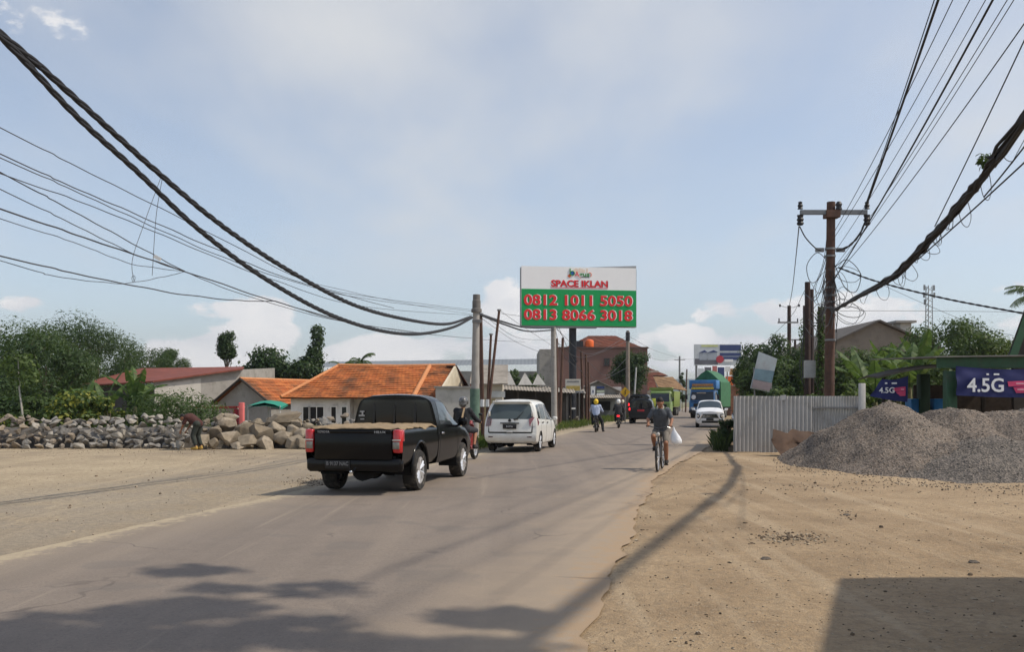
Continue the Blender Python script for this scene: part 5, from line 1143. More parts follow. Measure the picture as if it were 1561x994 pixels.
MB().lathe([(0, 2.6), (.40, 2.62), (.45, 2.75), (.45, 3.35), (.40, 3.5), (.15, 3.62), (0, 3.64)], 20).build('tank', ORANGE, t); MB().box((0, 0, 2.55), (.9, .9, .1)).box((-.35, 0, 1.25), (.1, .1, 2.5)).box((.35, 0, 1.25), (.1, .1, 2.5)).build('stand', GREYS, t, smooth=False)
t = thing('shop_row', 'dark roadside shop row topped by three white pointed parapets', 'shop', (0, 60, 0))
for k, (x0, xp, x1_, yp) in enumerate(((762, 776, 786, 566), (790, 800, 812, 568), (812, 820, 832, 570))):
    A, B, C = P(x0, 587, 60), P(x1_, 587, 60), P(xp, yp, 60); MB().prism([(A.x, A.z), (B.x, B.z), (C.x, C.z)], 0, .25 + .4 * k).build('parapet', mat('white_parapet', (.80, .77, .70), .8, .08, 2, dirt=(.3, .27, .22), dirtamt=.5), t, smooth=False)
A, B = P(763, 588, 60), P(868, 588, 60)
MB().box(((A.x + B.x) / 2, 2.5, 1.3), (B.x - A.x, 4.4, 2.6)).build('wall', mat('shaded_shop_opening', (.05, .047, .045), .9, .3, 1.5), t, smooth=False)  # near-black wall colour stands in for shade inside the open stalls
corr('awning', ASB, t, (A.x - .1, -1.6, 2.42), (1, -.0, -.05), (0, 1.9, .32), B.x - A.x + .4, 2.0, .2, .02)
for k in range(5): x = lerp(A.x, B.x, k / 4); MB().tube([(x, -1.4, 0), (x, -1.4, 2.4 - .05 * (x - A.x))], .05, 6).build('post', WOODD, t)
for k in range(3): MB().box((A.x + .8 + k * 1.3, -.3, .5), (.9, .5, .95)).build('counter', mat('brown_counter', (.09, .07, .055), .8, .3, 3), t, smooth=False)
t = thing('wooden_stall', 'dark open stall with ragged sheet roof left of the black billboard post', 'stall', (3.0, 66, 0))
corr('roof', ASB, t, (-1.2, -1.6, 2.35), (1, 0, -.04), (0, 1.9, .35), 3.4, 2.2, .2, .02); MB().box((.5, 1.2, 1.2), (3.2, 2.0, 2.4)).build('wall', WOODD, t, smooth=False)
for x in (-1.0, .6, 2.0): MB().tube([(x, -1.4, 0), (x, -1.4, 2.3)], .05, 6).build('post', WOODD, t)
t = thing('warehouse', 'long low grey warehouse roof running behind the orange roofed house', 'warehouse', (-8, 120, 0)); A, B = P(485, 552, 120).x + 8, P(824, 547, 120).x + 8
corr('roof', mat('pale_blue_grey_sheet', (.17, .19, .205), .7, .12, .4), t, (A, 0, 6.1), (1, 0, .014), (0, 6, 1.0), B - A, 6, .5, .014, nv=2); MB().box(((A + B) / 2, 4, 2.75), (B - A - .4, 7, 5.7)).build('wall', WALLG, t, smooth=False)
# ---- brown block building with hipped roof
t = thing('building', 'tall brown windowless block with low red hipped roof and orange tank', 'building', (10, 108, 0)); d0 = 105
A, B = P(850, 0, d0).x - 10, P(987, 0, d0).x - 10; zt = P(0, 531, d0).z
BRN = mat('brown_render', (.185, .105, .088), .9, .10, .35, dirt=(.12, .075, .06), dirtamt=.4, dscale=.3)
MB().box(((A + B) / 2, 4, zt / 2), (B - A, 14, zt)).build('wall', BRN, t, smooth=False)
MB().box(((A + B) / 2, -3.02, zt + .05), (B - A + .2, .3, .2)).build('coping', mat('dark_coping', (.10, .06, .05), .9), t, smooth=False)
C = P(823, 0, d0).x - 10; zc_ = P(0, 532, d0).z; MB().box(((A + C) / 2 - .02, 3.6, zc_ / 2), (A - C, 12, zc_)).build('side_wall', WALLG, t, smooth=False)
e = [P(862, 538, d0), P(982, 538, d0), P(966, 538, d0 + 10), P(870, 538, d0 + 10)]; e = [Vector((p.x, p.y + 1, zt + .1)) for p in e]; r0, r1 = P(898, 511, d0 + 6), P(938, 511, d0 + 6); r0.z = r1.z = P(0, 511, d0 + 5).z
rf_ = tiled('roof', TILE_B, t, rel(t, e[0]), rel(t, e[1]), rel(t, r1), rel(t, r0), .4); tiled('roof', TILE_B, t, rel(t, e[1]), rel(t, Vector((e[1].x, e[2].y + 3, e[1].z))), rel(t, r1 + Vector((.02, .02, 0))), rel(t, r1), .4); tiled('roof', TILE_B, t, rel(t, Vector((e[0].x, e[3].y + 3, e[0].z))), rel(t, e[0]), rel(t, r0), rel(t, r0 + Vector((-.02, .02, 0))), .4)
winpart(t, (P(925, 0, d0).x - 10, -3.03, P(0, 552, d0).z), .65, .85, mat('dark_frame', (.05, .03, .03), .7), bars=1)
t = thing('water_tank', 'orange plastic water tank on the edge of the brown building', 'tank', (P(901, 0, 104).x, 106.2, zt)); MB().lathe([(0, 0), (.44, .02), (.5, .15), (.5, .85), (.43, 1.0), (.15, 1.1), (0, 1.11)], 18).build('tank', ORANGE, t); MB().box((-1.2, 0, .45), (.9, .8, .9)).build('valve_box', BLKST, t, smooth=False)
t = thing('house', 'pale upper storey house with brown hipped roof beyond the roadside tree', 'house', (24, 138, 0)); A, B = P(972, 0, 135).x - 24, P(1012, 0, 135).x - 24
MB().box(((A + B) / 2 - .3, 2, 3.1), (B - A - .8, 9, 6.2)).build('wall', mat('pale_tan_wall', (.40, .34, .28), .9), t, smooth=False); zz_ = P(0, 573, 135).z; ap = Vector(((A + B) / 2 - 2, 1, P(0, 553, 138).z))
tiled('roof', TILE_B, t, (A - .8, -3.6, zz_), (B + .5, -3.6, zz_), ap + Vector((.6, 0, 0)), ap, .4); tiled('roof', TILE_B, t, (B + .5, -3.6, zz_), (B + .5, 7, zz_), ap + Vector((.62, .1, 0)), ap + Vector((.6, 0, 0)), .4)
t = thing('house', 'low house with red and tan tiled roofs behind the green tipper lorry', 'house', (24, 125, 0)); A, B = P(978, 0, 122).x - 24, P(1040, 0, 122).x - 24
MB().box(((A + B) / 2, 1, 1.4), (B - A - .6, 5, 2.8)).build('wall', WALLC, t, smooth=False); m_ = (A * .62 + B * .38)
tiled('roof', TILE_B, t, (A - .3, -3.2, P(0, 598, 122).z), (m_, -3.2, P(0, 592, 122).z), (m_, 1, P(0, 570, 124).z), (A, 1, P(0, 578, 124).z), .4); tiled('roof', TILE_T, t, (m_ + .1, -3.4, P(0, 590, 122).z), (B + .6, -3.4, P(0, 596, 122).z), (B - .6, 1, P(0, 574, 124).z), (m_ + .1, 1, P(0, 574, 124).z), .4)
# ---- kiosk with signs on the left verge
t = thing('kiosk', 'grey roadside kiosk with pitched sheet roof and small signs near the diamond sign', 'kiosk', (P(912, 0, 78).x, 79.5, 0))
MB().prism([(-1.6, 2.0), (1.7, 2.0), (1.7, 2.6), (.1, 3.35), (-1.6, 2.6)], 0, 2.6).build('gable', WALLG, t, smooth=False); MB().box((0, 1.5, 1.0), (3.3, 2.4, 2.0)).build('wall', mat('grey_green_wall', (.15, .16, .155), .9, .2, 2), t, smooth=False)
for s1 in (-1, 1): MB().plate((0.1, -.35, 3.45), (s1 * 2.1, -.35, 2.5), (s1 * 2.1, 2.8, 2.5), (.1, 2.8, 3.45), .06 * s1).build('roof', ASB, t, smooth=False)
corr('awning', ASB, t, (-1.9, -1.5, 1.95), (1, 0, 0), (0, 1.6, .35), 3.9, 1.65, .2, .02); MB().box((.4, .24, 1.25), (1.6, .1, .75)).build('hatch', DARK, t, smooth=False)
sgn = MB().box((-.35, -.42, 2.45), (.38, .05, 1.0)).build('sign', mat('white_sign', (.72, .72, .70), .6, .05, 4), t, smooth=False); MB().box((-.35, -.452, 2.5), (.1, .01, .25)).build('symbol', mat('dark_blue_sign', (.03, .05, .16), .6), sgn, smooth=False)
for k, (m__, z) in enumerate(((MATS['dark_blue_sign'], 2.85), (mat('pale_green_sign', (.45, .5, .38), .6), 2.5), (WTXT, 2.25), (mat('pink_sign', (.45, .14, .13), .6), 2.02))): MB().box((.3, -.43 - .004 * k, z), (.66, .04, .2)).build('sign', m__, t, smooth=False)
t = thing('grey_booth', 'narrow grey booth with small boxed sign beside the kiosk', 'booth', (P(938, 0, 80).x, 81, 0)); MB().rbox((0, 0, 1.1), (1.0, 1.4, 2.2), .05).build('wall', mat('grey_booth', (.16, .17, .17), .8), t); MB().rbox((.15, -.75, 2.6), (.8, .12, .6), .04).build('sign', mat('faded_sign', (.34, .33, .33), .7, .3, 5), t)
# ---- out of frame at the right: shop whose roof shades the corner, on the camera's side of the road
t = thing('shop', 'flat roofed white shop standing right of the camera', 'shop', (9.3, 4.4, 0))
zr = 4.0; c0 = [Vector((3.07, 8.6, 0)), Vector((12.5, 8.62, 0)), Vector((9.7, -1.5, 0)), Vector((-1.1, -1.5, 0))]; k_ = zr / math.tan(SUN_EL); sh_ = [p + Vector((SUN_DIR.x * k_, SUN_DIR.y * k_, zr)) - t.location for p in c0]
MB().plate(sh_[0], sh_[3], sh_[2], sh_[1], .15).build('roof', CONC, t, smooth=False)
ins_ = [Vector((p.x, p.y, 0)).lerp(Vector((2, -.6, 0)), .14) for p in sh_]; w_ = MB()
for i in range(4): a, b = ins_[i], ins_[(i + 1) % 4]; w_.plate(a, b, b + Vector((0, 0, zr - .02)), a + Vector((0, 0, zr - .02)), .15)
w_.build('wall', WALLW, t, smooth=False)
# ------------------------------------------------------------------ main billboard
t = thing('billboard', 'large white and green roadside billboard reading SPACE IKLAN on a black post', 'billboard', (P(873, 0, 64).x, 64, 0), R(8))
D = 63.2; a, b = P(791.5, 497, D), P(970, 407, D); ox, oy = t.location.x, D - 64
W_ = b.x - a.x; Hh = b.z - a.z; cx_, cz_ = (a.x + b.x) / 2 - ox, (a.z + b.z) / 2; u_ = W_ / 1152.0          # 1152 = panel width in zoomed pixels
pn = MB().box((cx_, oy + .06, cz_), (W_, .12, Hh)).build('panel', mat('billboard_white', (.86, .86, .86), .5, .02, 2), t, smooth=False)
SIGNG = mat('billboard_green', (.0, .30, .075), .5, .03, 2); SIGNR = mat('billboard_red', (.70, .022, .03), .5, .03, 2); SIGNW = MATS['billboard_white']
gh = Hh * 358 / 580; gn = MB().box((cx_, oy - .004, a.z + gh / 2), (W_, .02, gh)).build('green_field', SIGNG, pn, smooth=False)
px = lambda x: cx_ + (x - 784) * u_; pz = lambda y: b.z - (y - 180) * Hh / 580
DKR = mat('dark_red_shadow', (.10, .02, .03), .5, .03, 2)
for s_, y in (('0812 1011 5050', 515), ('0813 8066 3018', 658)):
    for m__, dx, dz_, dy in ((SIGNW, 8, 2, -.02), (SIGNR, 0, 0, -.035)):
        text(s_, 'lettering', .98, m__, pn, (px(776 + dx), oy + dy, pz(y - dz_)), bold=.030, ext=.004, width=1090 * u_)
for m__, dx, dz_, dy in ((DKR, 5, -3, -.005), (SIGNR, 0, 0, -.02)): text('SPACE IKLAN', 'lettering', .60, m__, pn, (px(785 + dx), oy + dy, pz(346 - dz_)), bold=.018, ext=.004, width=568 * u_)
MB().box((px(786), oy - .012, pz(385)), (572 * u_, .02, .035)).build('underline', SIGNR, pn, smooth=False)
LG = mat('logo_green', (.01, .24, .03), .5, .03, 2); lg = MB().ball((px(714), oy - .01, pz(242)), (.155, .02, .155), 20, 8).build('logo', mat('logo_blue', (.02, .13, .42), .5, .4, 4), pn)
MB().tube([(px(714) + .15 * math.cos(k * .4), oy - .03, pz(242) + .15 * math.sin(k * .4)) for k in range(17)], .026, 6).tube([(px(692), oy - .03, pz(195)), (px(692), oy - .03, pz(262))], .034, 6).build('logo_ring', LG, lg)
text('gus', 'lettering', .40, LG, pn, (px(834), oy - .02, pz(252)), bold=.008, width=105 * u_); text('A', 'lettering', .44, SIGNR, pn, (px(760), oy - .025, pz(248)), bold=.004)
MB().tube([(px(745), oy - .028, pz(255)), (px(775), oy - .028, pz(266)), (px(806), oy - .028, pz(300))], [.012, .02, .004], 6).build('swoosh', SIGNR, lg)
MB().box((px(685), oy - .012, pz(268)), (.19, .03, .19), (0, R(40), 0)).build('orange_mark', ORANGE, lg, smooth=False); MB().tube([(px(880), oy - .02, pz(232)), (px(902), oy - .02, pz(240)), (px(906), oy - .02, pz(258)), (px(896), oy - .02, pz(272))], [.03, .022, .022, .03], 6).build('orange_swirl', ORANGE, lg)
MB().box((px(845), oy - .012, pz(276)), (78 * u_, .02, .05)).build('tagline_bar', BLKST, lg, smooth=False)
PE = mat('pale_peach', (.80, .66, .54), .6, .03); sk_ = MB()
for k, (xx, hh) in enumerate(((735, 36), (752, 44), (770, 38), (790, 46), (812, 40), (832, 34), (862, 42))): sk_.box((px(xx), oy - .001 - .0007 * k, pz(236 - hh / 2)), (15 * u_, .012, hh * u_))
sk_.build('skyline', PE, lg, smooth=False)
rot = R(4.5); ca, sa = math.cos(rot), math.sin(rot)
bk_ = MB(); w2, h2 = W_ * 1.005, Hh * 1.0
bk_.box((cx_ + .05, oy + .50, cz_ - .03), (w2 + .05, .5, h2)); bk_.plate((cx_ - .2, oy + .16, b.z - .02), (cx_ + W_ / 2 + .03, oy + .16, b.z + .18), (cx_ + W_ / 2 + .03, oy + .16, b.z - .3), (cx_ - .2, oy + .16, b.z - .3), .06)
for k in range(5): bk_.box((cx_ - W_ / 2 + .5 + k * (W_ - 1) / 4, oy + 1.2, cz_), (.09, .09, Hh))
for k in range(3): bk_.box((cx_, oy + 1.28, cz_ - Hh / 2 + .4 + k * (Hh - .8) / 2), (W_ - .4, .08, .08))
bk_.box((cx_ - W_ * .17, oy + .3, a.z - .06), (W_ * .65, .5, .13)); bk_.build('back_frame', mat('billboard_grey', (.27, .28, .29), .6, .1, 2), t, smooth=False)
MB().tube([(0, 0, -.4), (0, 0, cz_)], .26, 20).box((0, 0, 4.42), (.6, .6, .06)).build('post', mat('billboard_post', (.018, .02, .026), .5, .15, 3, dirt=(.06, .055, .05)), t)
MB().box((0, -.27, 1.15), (.28, .012, .12)).build('notice', MATS['white_sign'], t, smooth=False)
# small two legged sign
t = thing('name_board', 'small white and ochre name board on two thin posts before the black billboard post', 'sign', (P(873.5, 0, 60).x, 60, 0)); z0, z1 = P(0, 597, 60).z, P(0, 578, 60).z
q = MB().box((0, 0, (z0 + z1) / 2), (1.0, .05, z1 - z0)).build('board', mat('dull_white_board', (.50, .48, .42), .7, .1, 4), t, smooth=False); MB().box((0, -.03, z0 + .22), (.9, .012, .3)).build('ochre_band', mat('ochre_band', (.40, .30, .08), .7, .3, 6), q, smooth=False); MB().box((0, -.03, z1 - .16), (.8, .012, .1)).build('grey_band', GREYS, q, smooth=False)
for x in (-.4, .4): MB().tube([(x, .04, -.2), (x, .04, z1 - .05)], .025, 6).build('post', GREYS, t)
# diamond warning sign
t = thing('warning_sign', 'yellow diamond warning sign with black arrow on the left verge', 'sign', (P(953, 0, 70).x, 70, 0)); z = P(0, 598, 70).z
q = MB().box((0, 0, z), (.56, .02, .56), (0, R(45), 0)).build('plate', mat('sign_yellow', (.62, .36, .015), .5, .08, 4), t, smooth=False); MB().tube([(.07, -.018, z + .2), (-.02, -.018, z + .02), (.05, -.018, z - .05), (-.03, -.018, z - .2)], .03, 5).build('symbol', BLKST, q)
MB().tube([(0, .03, -.2), (0, .03, z + .3)], .035, 8).build('post', GREYS, t)
# ---- far housing billboard and its neighbours
t = thing('billboard', 'distant blue and white housing billboard with a red disc above the blue lorry', 'billboard', (P(1095, 0, 150).x, 150, 0)); f = lambda x, y: P(x, y, 150) - t.location
A, B = f(1058, 557), f(1130, 525)
q = MB().box(((A.x + B.x) / 2, 0, (A.z + B.z) / 2), (B.x - A.x, .3, B.z - A.z)).build('panel', mat('pale_billboard', (.55, .58, .60), .6, .1, .6), t, smooth=False)
BLU = mat('navy_sign', (.035, .055, .16), .6, .1, 2)
def fb(x0, y0, x1_, y1, m__, nm, dy): A, B = f(x0, y1), f(x1_, y0); return MB().box(((A.x + B.x) / 2, dy, (A.z + B.z) / 2), (B.x - A.x, .05, B.z - A.z)).build(nm, m__, q, smooth=False)
fb(1097, 526, 1129, 535, BLU, 'banner', -.16); fb(1097, 538, 1129, 543, BLU, 'banner', -.16); fb(1102, 544, 1129, 549, BLU, 'banner', -.17); fb(1104, 548, 1117, 552, WTXT, 'banner', -.20); fb(1059, 547, 1094, 556, mat('dark_picture_band', (.13, .13, .15), .7, .3, .8), 'picture', -.16); fb(1069, 526, 1094, 529, mat('pale_yellow_green', (.55, .58, .25), .6), 'banner', -.16)
for (x0, x1_) in ((1066, 1077), (1078, 1093)):
    fb(x0, 538, x1_, 549, mat('picture_house', (.34, .37, .42), .6, .15, .6), 'picture', -.18); A, B, C = f(x0 - 1, 538), f(x1_ + 1, 537), f((x0 + x1_) / 2 + 2, 534); MB().prism([(A.x, A.z), (B.x, B.z), (C.x, C.z)], -.24, -.15).build('picture', BLU, q, smooth=False)
c_ = f(1097, 548); MB().lathe([(0, 0), (.62, 0), (.62, .06), (0, .06)], 24, Matrix.Translation((c_.x, -.2, c_.z)) @ Matrix.Rotation(R(90), 4, 'X')).build('disc', mat('red_disc', (.42, .04, .06), .6, .1, 2), q)
for x in (1062, 1126): MB().tube([(f(x, 0).x, .3, 0), (f(x, 0).x, .3, f(0, 540).z)], .18, 8).build('post', GREYS, t)
cl = [(1064, 562, 1073, 576, 'pale_billboard'), (1074, 560, 1084, 574, 'dark_picture_band'), (1086, 558, 1093, 572, 'pink_sign'), (1094, 560, 1104, 575, 'navy_sign'), (1105, 559, 1113, 567, 'white_sign'), (1112, 562, 1126, 572, 'orange_sign_strip'), (1106, 574, 1122, 590, 'orange_plastic')]
nm = ['pale', 'dark picture', 'pink', 'navy', 'white', 'brown orange', 'bright orange']
for k, (x0, y0, x1_, y1, mn) in enumerate(cl):
    d = 132 + k * 2; A, B = P(x0, y1, d), P(x1_, y0, d); t = thing('roadside_sign', nm[k] + ' sign in the far cluster below the housing billboard', 'sign', ((A.x + B.x) / 2, d, 0), 0, 'far roadside signs below the housing billboard')
    MB().box((0, 0, (A.z + B.z) / 2), (B.x - A.x, .12, B.z - A.z)).build('panel', MATS[mn], t, smooth=False); MB().tube([(0, .15, 0), (0, .15, A.z + .3)], .09, 6).build('post', GREYS, t)
t = thing('brick_stall', 'brown patterned wall panel between the green tarpaulin and the zinc fence', 'stall', (P(1122, 0, 105).x, 105, 0)); z1 = P(0, 589, 105).z; MB().box((0, 0, z1 / 2), (1.7, 2, z1)).build('wall', mat('brown_pattern', (.20, .09, .05), .8, .5, 3), t, smooth=False); MB().box((0, 0, z1 + .04), (1.9, 2.2, .08)).build('roof', ASB, t, smooth=False)
# ---- leaning blank sheet sign
t = thing('leaning_sign', 'tilted blank pale blue sheet sign before the trees above the zinc fence', 'sign', (P(1163, 0, 45).x, 45, 0)); g = lambda x, y: P(x, y, 45) - t.location
q = MB().plate(g(1144, 592), g(1173, 598), g(1185, 547), g(1157, 536), .05).build('sheet', mat('weathered_sheet', (.42, .48, .50), .6, .2, .8, dirt=(.33, .27, .28), dirtamt=.8, dscale=.7), t, smooth=False)
MB().plate(g(1148, 578) + Vector((0, -.056, 0)), g(1176, 584) + Vector((0, -.056, 0)), g(1180, 566) + Vector((0, -.056, 0)), g(1151, 562) + Vector((0, -.056, 0)), .004).build('blue_band', mat('faded_teal_print', (.16, .25, .30), .7, .3, 1.2), q, smooth=False); MB().plate(g(1145.5, 591) + Vector((0, -.056, 0)), g(1173, 596.5) + Vector((0, -.056, 0)), g(1176, 584.5) + Vector((0, -.056, 0)), g(1148, 578.5) + Vector((0, -.056, 0)), .004).build('pink_band', mat('faded_pink_print', (.30, .25, .26), .7, .3, 1.2), q, smooth=False)
for x, y in ((1150, 560), (1176, 570)): p = g(x, y); MB().tube([(p.x + .1, .12, 0), (p.x, .1, p.z)], .035, 6).build('post', GREYS, t)

# ------------------------------------------------------------------ zinc fence, tarp, gravel, kiosk at right
t = thing('zinc_fence', 'corrugated zinc sheet fence standing at the left end of the gravel piles', 'fence', (P(1120, 0, 29.6).x, 29.6, 0)); ft = 1.82; xe = P(1236, 0, 29.6).x - t.location.x
for k in range(3):
    w_ = xe / 3 + .03; corr('sheet', ZINC, t, (k * xe / 3, -.006 * k, .02 - .015 * (k % 2)), (1, 0, .002), (.0, 0, 1), w_, ft - .02 + .012 * (k % 2), .128, .03, .03)
corr('sheet', ZINC, t, (xe + .01, .18, .05), (1, .02, 0), (0, 0, 1), 1.75, ft - .05, .09, .014, .02)
corr('side_sheet', ZINC, t, (0, .03, .02), (.24, .97, 0), (0, 0, 1), 5.5, ft - .02, .128, .02, .03)
MB().box((xe + .88, .14, 1.44), (1.72, .05, .06)).build('rail', GREYS, t, smooth=False)
for x, y in ((.06, .06), (xe - .03, .1), (xe + 1.7, .28), (xe * .5, .06)): MB().tube([(x, y, -.2), (x, y, ft - .04)], .03, 6).build('post', WOODD, t)
MB().plate((xe * .58, -.03, 1.66), (xe * .66, -.05, 1.70), (xe * .67, -.04, 1.86), (xe * .6, -.03, 1.84), .01).build('torn_flap', ZINC, t, smooth=False)
t = thing('concrete_post', 'short white concrete post sticking up behind the first gravel pile', 'post', (P(1314, 0, 28.6).x, 28.6, 0)); MB().rbox((0, 0, 1.1), (.17, .17, 2.22), .015).build('post', mat('whitewashed_post', (.50, .49, .46), .8, .1, 5), t)
mb = MB(); rows = []
for j in range(11):
    r_ = []
    for i in range(17):
        a_, b_ = i / 16, j / 10; x0, x1_ = lerp(7.95, 8.15, b_), 9.6; x = lerp(x0, x1_, a_); z = lerp(.74 - .05 * a_, .0, b_) ; y = 27.8 - .75 * b_ + .3 * a_
        k = mnoise.noise((x * 2.6, z * 3, 1)) * .30 + mnoise.noise((x * 6, z * 6, 4)) * .12; r_.append((x - .25 * math.sin(b_ * 3) * (1 - a_), y + k, max(.01, z + k * .5)))
    rows.append(r_)
mb.loft(rows, closed=False, cap=False); n_ = len(mb.v); bk2 = [(p[0], p[1] + .03, p[2]) for p in mb.v]; mb.add(bk2, [tuple(k + 0 for k in reversed(f)) for f in mb.f])
tag(mb.build('tarpaulin', mat('rusty_brown_tarp', (.075, .042, .025), .85, .3, 3, dirt=(.07, .05, .04)), angle=50), 'rust brown tarpaulin slumped between zinc fence and gravel', 'tarpaulin')
m, nt = newmat('crushed_gravel'); co = N(nt, 'ShaderNodeTexCoord').outputs['Object']; n1 = noise(nt, co, 28, 3, .8); n2 = noise(nt, co, .5, 4, .6)
vo = N(nt, 'ShaderNodeTexVoronoi'); vo.inputs['Scale'].default_value = 26; nt.links.new(co, vo.inputs['Vector'])
c = ramp(nt, n2, [(.35, (.13, .107, .087)), (.65, (.205, .163, .128))]); hs = N(nt, 'ShaderNodeSeparateColor'); nt.links.new(vo.outputs['Color'], hs.inputs[0])
c = mixc(nt, maprange(nt, hs.outputs[0], .0, 1, 0, .6), c, (.30, .26, .22)); c = mixc(nt, maprange(nt, hs.outputs[1], .55, .9, 0, .75), c, (.06, .057, .055)); bsdf(nt, c, .95, 0, mth(nt, 'ADD', vo.outputs['Distance'], n1), .03, spec=.15, strength=.9); GRAV = m
m2 = m.copy(); m2.name = 'fresh_grey_gravel'
for n_ in m2.node_tree.nodes:
    if n_.type == 'VALTORGB': n_.color_ramp.elements[0].color = (.105, .096, .086, 1); n_.color_ramp.elements[1].color = (.17, .15, .13, 1)
chip = []
def pile(label, cx, cy, rx, ry, h, m_, extra=(), seed=0, res=.055):
    cs = ((cx, cy, rx, ry, h),) + tuple(extra); x0 = min(c[0] - c[2] * 1.15 for c in cs); x1_ = max(c[0] + c[2] * 1.15 for c in cs); y0 = min(c[1] - c[3] * 1.15 for c in cs); y1 = max(c[1] + c[3] * 1.15 for c in cs)
    nx_, ny_ = int((x1_ - x0) / res), int((y1 - y0) / res); V = []; r = random.Random(seed)
    for j in range(ny_ + 1):
        for i in range(nx_ + 1):
            x, y = x0 + (x1_ - x0) * i / nx_, y0 + (y1 - y0) * j / ny_; z = -9; nn = .17 * mnoise.noise((x * .9, y * .9, seed)) + .07 * mnoise.noise((x * 2.4, y * 2.4, seed + 3))
            for (a, b, c_, d_, e) in cs:
                q = math.sqrt(((x - a) / c_) ** 2 + ((y - b) / d_) ** 2) + nn * .8; z = max(z, e * (1.06 - q) - .1 * e * math.exp(-(q / .13) ** 2))
            if z > -.12: z += r.uniform(-.02, .024)
            V.append((x, y, max(z, -.15)))
    w_ = nx_ + 1; Fq = [q for j in range(ny_) for i in range(nx_) for q in [(j * w_ + i, j * w_ + i + 1, (j + 1) * w_ + i + 1, (j + 1) * w_ + i)] if max(V[k][2] for k in q) > -.1]
    me = bpy.data.meshes.new('gravel_pile'); me.from_pydata(V, [], Fq); me.materials.append(m_); bm = bmesh.new(); bm.from_mesh(me); bmesh.ops.delete(bm, geom=[v for v in bm.verts if not v.link_faces], context='VERTS'); bm.to_mesh(me); bm.free(); shade(me, 75)
    o = tag(link('gravel_pile', me), label, 'gravel pile'); P_ = [v.co for v in me.vertices if v.co.z > .03]
    st = MB(); M_ = bpy.data.materials['crushed_gravel']
    for _ in range(500):
        p = r.choice(P_); s = r.uniform(.010, .028); st.ball((p.x, p.y, p.z + s * .3), (s, s * r.uniform(.6, 1), s * r.uniform(.5, .9)), 5, 3, rot=(r.uniform(0, 3), r.uniform(0, 3), 0))
    tag(st.build('gravel', m_, o, smooth=False), None, None, None, 'stuff'); return o
pile('brown grey gravel pile with rounded peak beside the zinc fence', 9.85, 24.0, 2.5, 4.3, 1.68, GRAV, ((9.6, 22.2, 2.0, 2.6, .95),), 1)
pile('middle gravel pile with saddle below the small blue banner', 11.6, 24.3, 2.7, 4.6, 1.58, GRAV, ((12.75, 23.4, 2.7, 4.3, 1.52),), 2)
pile('gravel pile at the right edge below the large blue banner', 14.0, 23.6, 2.8, 4.7, 1.68, m2, (), 3)
pile('low dark grey gravel heap spilling in front of the taller piles', 11.0, 20.9, 2.6, 2.7, .86, m2, ((13.0, 20.7, 3.0, 2.9, .95),), 4)
# ---- green kiosk with banners
t = thing('roadside_stall', 'open green timber stall behind the gravel with blue banners', 'stall', (13.0, 27.2, 0)); g = lambda x, y, d: P(x, y, d) - t.location
gm = MB(); A, B = g(1428, 561, 27.2), g(1640, 557, 27.2); gm.box(((A.x + B.x) / 2, 0, A.z + .16), (B.x - A.x, .06, .33)); gm.build('fascia', GRN, t, smooth=False)
MB().plate((A.x - .15, -.2, A.z + .34), (B.x, -.2, A.z + .40), (B.x, 4.2, A.z + .55), (A.x - .3, 4.2, A.z + .46), .04).build('roof', mat('weathered_sheet_roof', (.20, .19, .17), .8, .2, 1.5), t, smooth=False)
for x, d, w_, m__ in ((1452, 27.2, .30, GRN), (1411, 30.2, .32, mat('dark_green_paint', (.02, .05, .025), .7, .2, 4)), (1625, 27.3, .28, GRN), (1500, 31, .2, WOODD)):
    p = g(x, 612, d); MB().rbox((p.x, p.y + .16, 1.27), (w_, w_, 2.56), .015).build('post', m__, t)
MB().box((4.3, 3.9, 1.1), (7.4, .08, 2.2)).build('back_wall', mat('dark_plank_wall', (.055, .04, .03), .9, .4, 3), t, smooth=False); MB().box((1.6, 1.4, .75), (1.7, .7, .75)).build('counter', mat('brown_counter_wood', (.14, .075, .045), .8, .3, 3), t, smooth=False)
aw = MB(); rows = []
for k in range(7):
    a_ = k / 6; p = g(lerp(1442, 1338, a_), lerp(556, 574, a_) - 3 * math.sin(a_ * 3.1), lerp(27.4, 30, a_)); rows.append([(p.x, p.y, p.z), (p.x + .1, p.y + 1.2, p.z + .06), (p.x + .2, p.y + 2.2, p.z - .03), (p.x + .2, p.y + 2.2, p.z - .07), (p.x + .1, p.y + 1.2, p.z + .02), (p.x, p.y, p.z - .07)])
aw.loft(rows); aw.build('awning', mat('dark_old_sheet', (.085, .075, .062), .9, .3, 2), t)
p = g(1342, 612, 30.2); MB().tube([(p.x + .1, p.y, 0), (p.x + .1, p.y, g(0, 576, 30).z)], .06, 8).build('pole', WOODD, t)
for x0, x1_ in ((1386, 1411), (1420, 1446)):
    A, B = P(x0, 604, 30.5), P(x1_, 617, 30.5); o = MB().rbox((0, 0, .84), (B.x - A.x, .5, A.z - .03 - 0 - .0), .03).build('water_drum', mat('blue_plastic', (.02, .17, .42), .45, .12, 4), loc=((A.x + B.x) / 2, 30.6, .0)); tag(o, ('left' if x0 < 1400 else 'right') + ' blue plastic bin under the stall roof', 'bin')
BAN = mat('navy_banner_cloth', (.019, .024, .11), .75, .15, 2)
